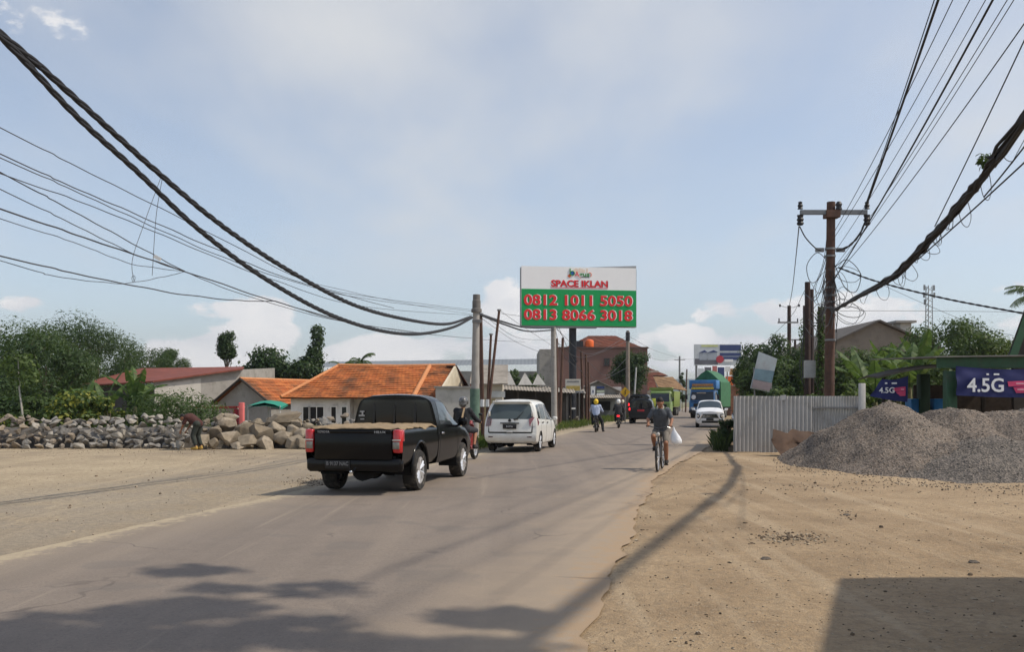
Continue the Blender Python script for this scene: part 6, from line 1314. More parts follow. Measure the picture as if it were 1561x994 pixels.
def banner(label, cs, text_, nd, seed, tsz, tx, tz, pink):
    tl, tr, br_, bl = cs; nx_, ny_ = 40, 16; V = []
    for j in range(ny_ + 1):
        for i in range(nx_ + 1):
            a, b = i / nx_, j / ny_; p = tl.lerp(tr, a).lerp(bl.lerp(br_, a), b); sag = .07 * math.sin(math.pi * a) * (1 - b * .6)
            fold = .035 * math.sin(9 * (a * 1.3 + b * .9)) * math.exp(-a * 4) + .02 * mnoise.noise((a * 6, b * 4, seed)); V.append((p.x, p.y - .02 + fold, p.z - sag))
    w_ = nx_ + 1; mb = MB(); Fq = [(j * w_ + i, j * w_ + i + 1, (j + 1) * w_ + i + 1, (j + 1) * w_ + i) for j in range(ny_) for i in range(nx_)]; mb.add(V, Fq); mb.add([(x, y + .008, z) for x, y, z in V], [tuple(reversed(f)) for f in Fq])
    o = tag(mb.build('banner', BAN, None), label, 'banner'); W_ = (tr - tl).length
    at = lambda a, b, dy: tuple(tl.lerp(tr, a).lerp(bl.lerp(br_, a), b) + Vector((0, -.075 + dy, -.05)))
    rzz = math.atan2((tr - tl).y, (tr - tl).x)
    q = text(text_, 'lettering', tsz, WTXT, o, at(tx, tz, 0), (math.pi / 2, 0, rzz), bold=tsz * .018, ext=.004)
    p0 = Vector(at(pink[0], pink[2], .01)); p1_ = Vector(at(pink[1], pink[3], .01)); PK = mat('pink_sign_ink', (.62, .06, .16), .6, .15, 6); PW = mat('pale_pink_ink', (.72, .38, .45), .6)
    dz = (p0.z - p1_.z); m_ = MB(); m_.plate((p0.x, p0.y, p0.z - dz * .5), (p1_.x, p1_.y, p0.z - dz * .42), (p1_.x, p1_.y, p0.z), (p0.x - .03, p0.y, p0.z - dz * .12), .008); m_.plate((p0.x + .2 * (p1_.x - p0.x), p0.y - .002, p1_.z), (p1_.x, p1_.y - .002, p1_.z + dz * .06), (p1_.x, p1_.y - .002, p0.z - dz * .44), (p0.x + .12 * (p1_.x - p0.x), p0.y - .002, p0.z - dz * .55), .008); m_.build('pink_patch', PK, o, smooth=False)
    st = MB()
    for k in range(2): st.box(((p0.x + p1_.x) / 2 + .03 + .04 * k, (p0.y + p1_.y) / 2 - .014, p0.z - dz * (.28 + .45 * k)), ((p1_.x - p0.x) * .68, .01, dz * .10), (0, 0, rzz))
    st.build('pale_stroke', PW, o, smooth=False)
    h0 = Vector(at(.42 if W_ > 2 else .5, .2, .005)); MB().box((h0.x, h0.y, h0.z), (.16, .01, .05), (0, 0, rzz)).box((h0.x - .26, h0.y, h0.z), (.07, .01, .05), (0, 0, rzz)).build('small_mark', WTXT, o, smooth=False); return o
dd = 26.95; banner('large navy banner reading 4.5G hung along the green stall', (P(1457, 558, dd), P(1600, 561, dd), P(1600, 606, dd), P(1458, 603, dd)), '4.5G', 26, 2, .56, .305, .60, (.55, .96, .38, .80))
q_ = banner('small slanted navy banner with pink patch under the stall awning', (P(1344, 578, 29.7), P(1384, 573, 29.2), P(1383, 613, 29.2), P(1326, 604, 29.7)), '4.5G', 26, 5, .25, .34, .55, (.52, .92, .36, .74))
t = thing('gable_hut', 'steep dark roofed hut with green bargeboard at the right edge', 'hut', (17.2, 29.5, 0)); g = lambda x, y: P(x, y, 29.5) - t.location
a0, a1 = g(1538, 545), g(1600, 372); MB().plate(a0, a0 + Vector((.26, 0, 0)), a1 + Vector((.2, 0, 0)), a1, .06).build('bargeboard', GRN, t, smooth=False)
rm = MB(); c0_ = Vector((a0.x, a0.y, a0.z)); c1_ = Vector((a1.x, a1.y, a1.z)); rm.plate(c0_ + Vector((-.02, .03, 0)), c1_ + Vector((-.02, .03, 0)), c1_ + Vector((0, .12, 0)), c0_ + Vector((0, .12, 0)), .06); mir = lambda p: Vector((2 * a1.x - p.x, p.y, p.z)); rm.plate(c1_ + Vector((0.03, .03, 0)), mir(c0_) + Vector((0, .03, 0)), mir(c0_) + Vector((0, .12, 0)), c1_ + Vector((0.03, .12, 0)), .06); rm.build('roof', mat('dark_thatch', (.05, .042, .035), .95, .3, 4), t, smooth=False)
gw = MB(); gw.add([(a0.x + .3, .25, 0), (2 * a1.x - a0.x - .3, .25, 0), (2 * a1.x - a0.x - .3, .25, a0.z), (a1.x, .25, a1.z - .5), (a0.x + .3, .25, a0.z)] + [(a0.x + .3, .4, 0), (2 * a1.x - a0.x - .3, .4, 0), (2 * a1.x - a0.x - .3, .4, a0.z), (a1.x, .4, a1.z - .5), (a0.x + .3, .4, a0.z)], [(0, 1, 2, 3, 4), (9, 8, 7, 6, 5)] + [(i, i + 5, (i + 1) % 5 + 5, (i + 1) % 5) for i in range(5)]); gw.build('wall', WOODD, t, smooth=False)
# ---- grey gabled building behind the bananas, its rooftop box, the mast
t = thing('building', 'grey brown gabled building rising behind the banana plants', 'building', (P(1335, 0, 72).x, 72, 0)); g = lambda x, y: P(x, y, 72) - t.location
p0, p1_, p2_ = g(1240, 537), g(1338, 491), g(1430, 532); w_ = MB(); n_ = [(p0.x, 0, 0), (p2_.x, 0, 0), tuple(p2_), tuple(p1_), tuple(p0)]
w_.add(n_ + [(x, y + 12, z) for x, y, z in n_], [(0, 1, 2, 3, 4), (9, 8, 7, 6, 5)] + [(i, i + 5, (i + 1) % 5 + 5, (i + 1) % 5) for i in range(5)]); w_.build('wall', mat('brown_grey_render', (.20, .175, .145), .9, .12, .6, dirt=(.12, .10, .085)), t, smooth=False)
for a, b in ((p0, p1_), (p1_, p2_)): d_ = (b - a).normalized() * .4; MB().plate(a - (d_ if a is p0 else d_ * 0) + Vector((0, -.4, .05)), b + (d_ if b is p2_ else d_ * 0) + Vector((0, -.4, .05)), b + (d_ if b is p2_ else d_ * 0) + Vector((0, 12.3, .05)), a - (d_ if a is p0 else d_ * 0) + Vector((0, 12.3, .05)), -.12).build('roof', mat('dark_grey_roof', (.10, .09, .08), .9, .2, 1), t, smooth=False)
t = thing('rooftop_room', 'small pale flat topped room beside the grey brown gable', 'building', (P(1383, 0, 76).x, 77, 0)); z0, z1 = P(0, 492, 76).z, P(0, 488, 76).z; MB().box((0, 0, z0 / 2), (.9, 1.5, z0)).build('wall', WALLP, t, smooth=False); MB().box((-.15, -.1, z0 + .09), (1.7, 2.2, .18)).build('roof', WALLG, t, smooth=False)
t = thing('radio_mast', 'distant lattice radio mast above the trees at right', 'mast', (P(1416, 0, 260).x, 260, 0)); zt = P(0, 436, 260).z; m_ = MB()
for i in range(3):
    x, y = 1.0 * math.cos(i * 2.09), 1.0 * math.sin(i * 2.09); m_.tube([(x * 1.4, y * 1.4, 0), (x * .9, y * .9, zt)], .12, 5)
for k in range(22):
    z0, z1 = zt * k / 22, zt * (k + 1) / 22
    for i in range(3): m_.tube([(1.1 * math.cos(i * 2.09), 1.1 * math.sin(i * 2.09), z0), (1.1 * math.cos((i + 1) * 2.09), 1.1 * math.sin((i + 1) * 2.09), z1)], .07, 4)
m_.build('lattice', GREYS, t); an = MB()
for z, x in ((zt - .5, -1.5), (zt - .6, 1.2), (zt - 2.6, -1.6), (zt - 2.7, 1.3), (zt - 4.6, -1.4)): an.box((x, -.5, z), (.45, .3, 1.5))
an.build('antenna', GREYS, t, smooth=False)

# ------------------------------------------------------------------ rocks
def rock_mesh(seed, ang=1.0, pts=16):
    r = random.Random(seed); bm = bmesh.new()
    for _ in range(pts):
        v = Vector((r.gauss(0, 1), r.gauss(0, 1), r.gauss(0, 1))).normalized() * r.uniform(.8, 1.05); bm.verts.new((v.x * .5, v.y * .5, v.z * .5))
    g = bmesh.ops.convex_hull(bm, input=bm.verts[:]); bmesh.ops.delete(bm, geom=[v for v in bm.verts if not v.link_faces], context='VERTS')
    bmesh.ops.bevel(bm, geom=bm.edges[:], offset=.03 if ang else .07, segments=1 if ang else 2, affect='EDGES', clamp_overlap=True)
    bmesh.ops.recalc_face_normals(bm, faces=bm.faces[:]); me = bpy.data.meshes.new('rock'); bm.to_mesh(me); bm.free(); shade(me, 18 if ang else 35); return me
def rockmat(name, c1, c2, c3):
    m, nt = newmat(name); co = N(nt, 'ShaderNodeTexCoord').outputs['Object']; oi = N(nt, 'ShaderNodeObjectInfo').outputs['Random']
    c = ramp(nt, oi, [(0, c1), (.5, c2), (1, c3)]); f = noise(nt, co, 5, 6, .7); c = mixc(nt, maprange(nt, f, .35, .7, 0, .55), c, [x * .5 for x in c1]); c = mixc(nt, maprange(nt, noise(nt, co, 2, 3), .5, .7, 0, .4), c, (.26, .20, .13))
    bsdf(nt, c, .9, 0, f, .03, spec=.2, strength=.8); return m
RG = rockmat('grey_stone', (.21, .20, .185), (.30, .285, .26), (.38, .35, .30)); RT = rockmat('tan_stone', (.20, .165, .12), (.28, .235, .175), (.37, .31, .235)); RB = rockmat('brown_stone', (.19, .16, .13), (.28, .235, .185), (.36, .30, .225))
gr_m = [rock_mesh(k, 1, 9 + k % 5) for k in range(7)]; tn_m = [rock_mesh(40 + k, 0, 14 + k % 6) for k in range(6)]; br_m = [rock_mesh(80 + k, 1, 10 + k % 4) for k in range(6)]
for a in gr_m: a.materials.append(RG)
for a in tn_m: a.materials.append(RT)
for a in br_m: a.materials.append(RB)
rr = random.Random(11)
LAB = {'g': ('broken grey stone in the low stacked stone heap at left', 'grey stones of the left heap'), 'b': ('brownish flat stone in the left end of the low stone heap', 'brown stones of the left heap'), 't': ('tan boulder in the loose heap between the stooping worker and the pickup', 'tan boulders of the right heap'), 's': ('small grey brown stone on the rubble ridge behind the tan boulders', 'small stones behind the boulders'), 'c': ('broken concrete slab in the rubble beside the black billboard post', 'rubble slabs on the left verge')}
def rock(kind, loc, sc, rot=None):
    ms = {'g': gr_m, 'b': br_m, 't': tn_m, 's': gr_m + br_m, 'c': gr_m}[kind]; o = link('boulder' if kind == 't' else 'stone', rr.choice(ms)); o.location = loc; o.scale = sc; o.rotation_euler = rot or (rr.uniform(-.5, .5), rr.uniform(-.5, .5), rr.uniform(0, 6.28)); tag(o, LAB[kind][0], 'boulder' if kind == 't' else 'stone', LAB[kind][1])
# left dry stacked heap: front face courses leaning back
for row, (z, y) in enumerate(((.10, 32.0), (.27, 32.1), (.43, 32.2), (.60, 32.3), (.76, 32.42), (.90, 32.55), (1.0, 32.8))):
    x = -19.4 + rr.uniform(0, .3)
    while x < -11.2:
        s = rr.choice((.26, .32, .38, .46, .58)) * rr.uniform(.85, 1.15); zz = z + rr.uniform(-.06, .06) + (.06 * math.sin(x * 1.3) if row > 4 else 0)
        rock('b' if x < -16.2 + rr.uniform(-1.5, 1.5) else 'g', (x, y + rr.uniform(-.14, .14), zz), (s, rr.uniform(.28, .46), rr.uniform(.18, .33)), (rr.uniform(-.5, .5), rr.uniform(-.5, .5), rr.uniform(0, 6.28))); x += s * rr.uniform(.70, .92)
for (x, y, sx_, sz) in [(-11.45, 31.6, .42, .36), (-11.45, 31.66, .40, .34)]: rock('g', (x, y, .18 + (0 if sz > .35 else .36)), (sx_, .4, sz + .06), (0, 0, .2))
# tan boulders
bl_ = [(314, 672, 30, 26), (329, 660, 34, 26), (352, 668, 40, 34), (345, 648, 40, 26), (372, 655, 40, 34), (378, 672, 46, 30), (400, 664, 46, 40), (405, 677, 34, 28), (420, 655, 36, 26), (432, 668, 34, 26), (446, 660, 34, 30), (448, 674, 30, 24), (460, 664, 30, 26), (464, 676, 34, 20), (362, 679, 36, 12), (478, 668, 32, 26), (440, 645, 26, 18), (455, 648, 28, 18), (300, 679, 18, 20), (325, 677, 20, 18), (492, 660, 30, 24), (392, 646, 30, 18), (470, 652, 26, 18), (335, 638, 22, 14), (508, 672, 30, 24), (520, 660, 30, 22), (540, 668, 30, 22), (350, 636, 26, 14), (415, 642, 26, 16)]
for x, y, w_, h_ in bl_:
    d = 31.4 + (680 - y) * .045; p = P(x, y, d); k = d / 1400; rock('t', p, (w_ * k * 1.08, w_ * k * .9, h_ * k * 1.15), (rr.uniform(-.4, .4), rr.uniform(-.4, .4), rr.uniform(0, 6)))
p = P(434, 637, 33); o = rock('t', p, (1.45, .9, .6), (0, R(-5), .1))
for k_ in range(40):
    x = rr.uniform(300, 545); y = rr.uniform(640, 684); d = 31.3 + (684 - y) * .045; p = P(x, y, d); s = rr.uniform(.14, .36); rock('t', p, (s, s * rr.uniform(.6, .9), s * rr.uniform(.5, .8)))
# rubble ridge
for k in range(62):
    x = rr.uniform(-11.2, -4.6); y = rr.uniform(33.0, 34.6); z = .55 + .42 * (y - 33) / 1.6 + rr.uniform(-.15, .15) - .05 * max(0, -6 - x) * 0; s = rr.uniform(.25, .5); rock('s', (x, y, z), (s, s * .8, s * .65))
m_ = MB(); nx_, ny_ = 70, 10; V = []
for j in range(ny_ + 1):
    for i in range(nx_ + 1):
        x = -22 + 18 * i / nx_; y = 32.0 + 3.6 * j / ny_; z = .72 * math.sin(math.pi * (j / ny_)) ** .6 + .12 * mnoise.noise((x * 2, y * 2, 0)) - (.2 if j in (0, ny_) else 0); V.append((x, y + .25, z - .05))
m_.add(V, [(j * (nx_ + 1) + i, j * (nx_ + 1) + i + 1, (j + 1) * (nx_ + 1) + i + 1, (j + 1) * (nx_ + 1) + i) for j in range(ny_) for i in range(nx_)]); tag(m_.build('rubble', mat('dark_rubble', (.09, .08, .068), .95, .4, 6, bump=.05, bscale=9)), 'packed rubble inside the stone heap', None, None, 'stuff')
for k in range(46):
    px_ = rr.uniform(852, 896); tt = (px_ - 852) / 44; h = (1 - abs(tt - .4) * 1.6) * .75; p = GP(px_, 645 - 3 * tt); d = rr.uniform(62, 68); p = P(px_, 0, d); s = rr.uniform(.35, .75); rock('c', (p.x, d, max(.08, rr.uniform(0, max(.1, h)))), (s, s * .7, s * .28), (rr.uniform(-.7, .7), rr.uniform(-.7, .7), rr.uniform(0, 6)))
# ------------------------------------------------------------------ loose stones and litter on the ground
r = np.random.default_rng(5); st = MB(); n_ = 0
while n_ < 900:
    y = 5.5 + 27 * r.uniform() ** 1.6; x = r.uniform(-.60, .60) * y; a, b = at_y(LE, y), at_y(RE, y)
    if a + .15 < x < b - .1: continue
    s = r.uniform(.004, .011) * (1 + .03 * y) * (2.4 if r.uniform() < .05 else 1); st.ball((x, y, gz(x, y) + s * .25), (s, s * r.uniform(.6, 1), s * r.uniform(.45, .8)), 6, 4, rot=(0, 0, r.uniform(0, 6))); n_ += 1
ft_ = [(1178, 702), (1215, 709), (1260, 717), (1330, 728), (1400, 735), (1480, 740), (1561, 744)]
for k_ in range(600):
    i = r.integers(0, 6); t_ = r.uniform(); px_ = lerp(ft_[i][0], ft_[i + 1][0], t_); py = lerp(ft_[i][1], ft_[i + 1][1], t_) + abs(r.normal()) * 9 - 4; p = GP(px_, py); s = r.uniform(.008, .026) * (1.6 if r.uniform() < .1 else 1); st.ball((p.x, p.y, gz(p.x, p.y) + s * .3), (s, s * .8, s * .65), 5, 3, rot=(0, 0, r.uniform(0, 6)))
for k_ in range(2100):                       # clods and crumbs on the right hand lot
    py = 700 + 290 * r.uniform() ** 1.35; px_ = r.uniform(900, 1561); p = GP(px_, py)
    if p.x < at_y(RE, p.y) + .1 or mnoise.noise((p.x * .7, p.y * .7, 4)) + .22 < r.uniform(-.3, .55): continue
    s = r.uniform(.003, .007) * (1 + .04 * p.y) * (2.2 if r.uniform() < .06 else 1); st.ball((p.x, p.y, gz(p.x, p.y) + s * .2), (s * r.uniform(.9, 2.2), s * r.uniform(.6, 1.2), s * r.uniform(.35, .7)), 5, 3, rot=(0, 0, r.uniform(0, 6)))
for (px_, py, w_, n2_) in ((1205, 822, 60, 240), (1290, 785, 16, 30), (200, 685, 220, 500), (1240, 745, 120, 120), (480, 735, 45, 260)):
    for k in range(n2_):
        p = GP(px_ + r.normal() * w_ * .5, py + r.normal() * (4 if py < 760 else 5)); s = r.uniform(.006, .022); st.ball((p.x, p.y, gz(p.x, p.y) + s * .3), (s, s * .8, s * .6), 6, 4)
cur = 0
for i, f_ in enumerate(st.f):
    if len(f_) > 4 and (i == 0 or len(st.f[i - 1]) > 4): cur = 0
    st.m[i] = int(mnoise.noise(Vector(st.v[f_[0]]) * 9) > .05)
tag(st.build('loose_stones', [mat('loose_stone', (.12, .09, .062), .95, .6, 3), mat('pale_stone', (.40, .33, .24), .95, .3, 3)], smooth=False), 'scattered small stones on the bare earth', None, None, 'stuff')
for k, (px_, py, lab) in enumerate(((1291, 785, 'dark crumpled litter lump on the earth between gravel and shadow'), (1168, 852, 'small dark litter scrap left of the corner shadow'), (1485, 856, 'flat dark litter scrap above the corner shadow'))):
    p = GP(px_, py); m_ = MB(); m_.ball((0, 0, .008), (.075, .05, .012), 12, 6); o = m_.build('litter', mat('dark_litter', (.09, .075, .06), .9, .5, 12), loc=(p.x, p.y, gz(p.x, p.y)))
    for v in o.data.vertices: v.co += Vector((mnoise.noise(v.co * 22), mnoise.noise(v.co * 25 + Vector((3, 0, 0))), mnoise.noise(v.co * 20 + Vector((0, 5, 0))) * .5)) * .04
    tag(o, lab, 'litter')
# ------------------------------------------------------------------ grass
def grass(label, area, n, h, m_, seed):
    r = np.random.default_rng(seed); V = []; Fq = []
    for _ in range(n):
        x, y = area(r); z = gz(x, y); a = r.uniform(0, 6.28); hh = h * r.uniform(.4, 1.2); l = r.uniform(.1, .7) * hh; w_ = .003 + .003 * hh; dx, dy = math.cos(a), math.sin(a); o = len(V)
        V += [(x - dy * w_, y + dx * w_, z - .02), (x + dy * w_, y - dx * w_, z - .02), (x + dx * l * .4 + dy * w_ * .8, y + dy * l * .4 - dx * w_ * .8, z + hh * .65), (x + dx * l, y + dy * l, z + hh)]; Fq.append((o, o + 1, o + 2, o + 3))
    return tag(link('grass', np_mesh('grass', V, Fq, m_)), label, None, None, 'stuff')
GR1 = leafmat('verge_grass', (.06, .10, .02), (.11, .16, .035), (.20, .21, .06), .4); GR2 = leafmat('dark_grass', (.025, .045, .014), (.045, .075, .02), (.08, .10, .035), .35)
def strip(v0, v1, y0, y1, left=True):
    def f(r):
        while True:
            y = r.uniform(y0, y1); o = r.uniform(v0, v1)
            if mnoise.noise((y * .5, o * .8, 2)) + .25 > r.uniform(-.2, .5): break
        return (at_y(LE, y) - o, y) if left else (at_y(RE, y) + o, y)
    return f
grass('bright grass on the left verge around the poles', strip(.5, 2.4, 31, 47), 5200, .42, GR1, 1); grass('bright grass at the foot of the second concrete pole', strip(.6, 3.0, 47, 66), 2600, .42, GR1, 2); grass('thin grass along the far left verge', strip(.7, 3.5, 66, 95), 3500, .5, GR1, 3)
grass('dark grass clump at the shaded end of the zinc fence', lambda r: (lambda k: (7.1 + .247 * k - r.uniform(0, .5), 30.2 + k))(6.0 * r.uniform()), 900, .55, GR2, 4)
grass('dark weeds along the right verge beyond the zinc fence', strip(.9, 4.5, 39, 75, False), 4500, .5, GR2, 5); grass('weeds behind the stone heap', lambda r: (r.uniform(-22, -5), r.uniform(35.5, 39)), 4000, .7, GR2, 6)
grass('rough grass round the sunken houses', lambda r: (r.uniform(-26, -3), r.uniform(39, 47)), 5000, .6, GR1, 7)
# ------------------------------------------------------------------ trees and plants
TG = 'dense grove behind the stone heap'
gv_ = [(-20, 520, 60, 6.3, 3.8, 'darkest leaning tree at the left end of the grove'), (38, 500, 62, 6.6, 4.0, 'bushy dark tree second from the left in the grove'), (105, 480, 72, 7.2, 4.0, 'tallest ragged tree of the grove'), (150, 498, 78, 7.2, 4.0, 'feathery topped tree right of the tallest grove tree'), (190, 517, 80, 5.9, 3.6, 'lower dark tree on the right slope of the grove'), (70, 520, 50, 5.0, 2.9, 'front tree of the grove below the tallest one'), (228, 538, 84, 5.6, 3.2, 'small tree at the right end of the grove'), (263, 530, 88, 6.0, 1.7, 'round topped tree standing just right of the grove'), (-70, 540, 52, 5.4, 3.2, 'outer tree cut by the left edge of the frame')]
for k, (x, ytop, d, h, rx, lab) in enumerate(gv_):
    zt = P(x, ytop - 14, d).z; b = P(x, 612, d); tree('tree', lab, TG, (b.x, d, -.9), zt + .9, rx * 1.15, (zt + .9) * .47, LM_DARK if k % 3 != 1 else LM_MID, n=13000, leaf=.24, nl=24, tr=.17, seed=20 + k, cz=(zt + .9) * .56, aspect=.33, lobe=.34)
def bush(name, lab, x, yt, yb, d, w_px, lm, n=2200, leaf=.16, seed=1, aspect=.5, base=None, nl=10, cat='bush', group=None):
    zt = P(x, yt, d).z; b0 = gz(P(x, 0, d).x, d) if base is None else base; rx = w_px / 1400 * d / 2; h = zt - b0; t = tree(name, lab, group, (P(x, 0, d).x, d, b0), h, rx, h * .48, lm, n=n, leaf=leaf, nl=nl, tr=.05, seed=seed, cz=h * .52, aspect=aspect, lobe=.42); t['category'] = cat; return t
bush('shrub', 'dark scruffy shrub against the shaded left end of the zinc fence', 1109, 628, 680, 33, 30, LM_DARK, 2600, .11, 171, .3, base=0, nl=16); bush('shrub', 'low dark weeds in front of the scruffy shrub by the zinc fence', 1106, 652, 680, 31, 26, LM_DARK, 1500, .10, 172, .25, base=0, nl=14)
bush('bush', 'wide feathery green bush in front of the grey shed wall', 270, 590, 660, 38, 150, LM_MID, 4200, .17, 61, .3, nl=14); bush('shrub', 'yellow leaved shrub above the stone heap', 120, 590, 640, 37.5, 96, LM_YEL, 1700, .2, 62, .6); bush('shrub', 'yellow green shrub right of the yellow leaved one', 168, 606, 640, 37.2, 72, LM_YEL, 1000, .2, 63, .6); bush('shrub', 'yellowish weed clump at the left frame edge above the stones', 8, 628, 645, 36.5, 60, LM_YEL, 700, .16, 64)
bush('bush', 'low dark bush left of the yellow leaved shrub', 62, 598, 640, 38, 110, LM_MID, 2600, .2, 65); bush('bush', 'shady bush behind the stone heap below the thin pale trunk', 20, 590, 640, 40, 110, LM_DARK, 2600, .2, 66); bush('bush', 'dark bush behind the banana plant', 225, 596, 640, 41, 80, LM_DARK, 2200, .2, 67)
t = thing('sapling', 'thin pale leaning trunk with sparse leaves at the left', 'tree', (P(33, 0, 37).x, 37, 0)); MB().tube([(.12, 0, 0), (.05, 0, 1.0), (-.1, 0, 2.2), (-.2, .1, 3.4)], [.045, .04, .03, .015], 6).build('trunk', mat('pale_bark', (.38, .36, .32), .9, .2, 6), t)
C_, N_ = lobe_leaves([((-.2, 0, 3.1), (.75, .6, .55)), ((.25, 0, 2.6), (.5, .5, .4))], 420, np.random.default_rng(3)); v, f = leaf_arrays(C_, N_, .2, .5, 4, .3); link('crown', np_mesh('crown', v, f, LM_LIGHT), t)
banana('banana plant with one yellow upright leaf before the rusty shed', None, (P(206, 0, 39).x, 39, -.3), 2.9, 8, 3, 1.9, .5); banana('dark banana plant left of the one with the yellow leaf', None, (P(160, 0, 42).x, 42, -.6), 3.0, 8, 5, 2.0, .5); banana('low banana plant among the grove shrubs', None, (P(128, 0, 44).x, 44, -.9), 3.0, 7, 8, 2.0, .5)
t = tree('columnar_tree', 'slim vine covered column tree alone against the cloud', None, (P(346, 0, 82).x, 82, -.5), P(0, 495, 82).z + .5, .8, 2.0, LM_DARK, n=4000, leaf=.24, nl=34, tr=.14, seed=41, aspect=.5, lobe=.62); 
bush('small_tree', 'low dim treetop beside the slim column tree', 315, 550, 600, 95, 40, LM_DARK, 1200, .3, 48, cat='tree', base=-.5)
t = tree('round_tree', 'broad dense round tree behind the small grey house', None, (P(420, 0, 76).x, 76, -.5), P(0, 525, 76).z + .5, 3.1, 2.7, LM_DARK, n=13000, leaf=.32, nl=26, tr=.2, seed=42, cz=4.0, aspect=.6, lobe=.48)
t = tree('vine_column_tree', 'tree with a bulging vine covered column beside the round tree', None, (P(466, 0, 74).x, 74, -.5), P(0, 532, 74).z + .5, 2.3, 2.2, LM_DARK, n=7500, leaf=.30, nl=18, tr=.2, seed=43, cz=3.6, aspect=.6)
C_, N_ = lobe_leaves([((P(x, 0, 74).x - P(466, 0, 74).x, 0, P(0, y, 74).z + .5), (w_, w_, h)) for x, y, w_, h in ((484, 506, .58, .62), (484, 520, .55, .6), (480, 534, .66, .7), (478, 548, .85, .8), (476, 560, .9, .8))], 2600, np.random.default_rng(9)); v, f = leaf_arrays(C_, N_, .24, .6, 8, .1); link('vine', np_mesh('vine', v, f, LM_DARK), t)
palm('small spiky palm showing above the orange roof ridge', (P(549, 0, 70).x, 70, -.5), P(0, 553, 70).z + .5, 12, 1.5, 4); palm('second low palm left of the spiky palm above the orange roof', (P(522, 0, 72).x, 72, -.5), P(0, 560, 72).z + .5, 9, 1.3, 7)
bush('shade_tree', 'round tree rising behind the three white parapets', 772, 543, 600, 82, 42, LM_MID, 3000, .28, 44, cat='tree', base=0); bush('shade_tree', 'spreading tree between parapets and grey block', 812, 556, 600, 84, 52, LM_MID, 2600, .28, 45, cat='tree', base=0)
tree('roadside_tree', 'dark drooping roadside tree beside the yellow diamond sign', None, (P(962, 0, 88).x, 88, 0), P(0, 529, 88).z, 1.95, 2.5, LM_DARK, n=9500, leaf=.24, nl=22, tr=.14, seed=46, cz=4.5, aspect=.4, lobe=.4)
bush('vine_clump', 'vine smothered pole clump on the far centre of the road', 1040, 556, 630, 140, 12, LM_DARK, 900, .4, 47, cat='vine', base=0)
rt_ = [(1150, 524, 66, 1.6, 'dark tree left of the leaning blank sign', LM_DARK), (1168, 508, 62, 2.3, 'tall tree directly behind the leaning blank sign', LM_DARK), (1198, 508, 60, 2.5, 'tall tree right of the leaning blank sign', LM_DARK), (1218, 530, 50, 1.8, 'thinner creeper covered tree behind the rusty steel poles', LM_MID), (1172, 548, 52, 1.9, 'lower leafy tree under the leaning blank sign', LM_MID)]
for k, (x, yt, d, rx, lab, lm) in enumerate(rt_): zt = P(0, yt, d).z; tree('tree', lab, 'trees behind the zinc fence', (P(x, 0, d).x, d, 0), zt, rx, zt * .45, lm, n=9500, leaf=.21, nl=20, tr=.14, seed=70 + k, cz=zt * .55, aspect=.45)
rt2 = [(1430, 474, 52, 2.7, 'broad leafy tree behind the green stall', LM_MID), (1474, 476, 56, 2.9, 'tall leafy tree right of the broad one behind the green stall', LM_MID), (1508, 502, 50, 2.1, 'sparse tree near the green bargeboard', LM_LIGHT), (1350, 520, 48, 2.1, 'leafy shrub tree under the grey gable', LM_MID), (1296, 526, 46, 2.0, 'leafy tree just right of the tall pole', LM_MID)]
for k, (x, yt, d, rx, lab, lm) in enumerate(rt2): zt = P(0, yt, d).z; tree('tree', lab, 'trees behind the green stall', (P(x, 0, d).x, d, 0), zt, rx, zt * .42, lm, n=9000, leaf=.20, nl=20, tr=.12, seed=90 + k, cz=zt * .58, aspect=.5)
for k, (x, yt, d, w_, lm, lab) in enumerate(((1195, 585, 36, 80, LM_MID, 'green bush topping the zinc fence left of the steel poles'), (1250, 592, 35, 70, LM_MID, 'green bush at the foot of the tall rusty pole'), (1290, 575, 34, 70, LM_LIGHT, 'bright leafy bush right of the tall rusty pole'), (1318, 560, 37, 70, LM_MID, 'bush below the banana leaves'), (1150, 590, 40, 60, LM_MID, 'bush below the leaning sign'), (1430, 545, 40, 90, LM_MID, 'bush behind the stall roof'), (1500, 530, 42, 80, LM_MID, 'tangled bush behind the stall roof at right'), (1540, 515, 46, 70, LM_LIGHT, 'brownish bush against the green bargeboard'))): bush('bush', lab, x, yt, 640, d, w_, lm, 2300, .2, 110 + k, base=0)
for k, (x, d, h, n_, L_, lab) in enumerate(((1316, 38, 3.6, 9, 2.3, 'banana plant with wide drooping leaves right of the tall pole'), (1352, 40, 4.3, 9, 2.3, 'tall banana plant under the grey gable'), (1388, 37, 3.7, 9, 2.2, 'banana plant bending over the stall awning'), (1405, 42, 5.0, 8, 2.3, 'tallest banana plant with dark dead leaf'), (1335, 35.5, 2.7, 8, 1.9, 'low banana plant behind the white concrete post'), (1370, 44, 4.4, 8, 2.2, 'rear banana plant below the rooftop room'))): banana(lab, 'banana plants behind the stall', (P(x, 0, d).x, d, 0), h, n_, 30 + k, L_, .62)
palm('coconut palm fronds reaching in at the right edge', (P(1592, 0, 40).x, 40, 0), P(0, 462, 40).z, 15, 1.9, 12)
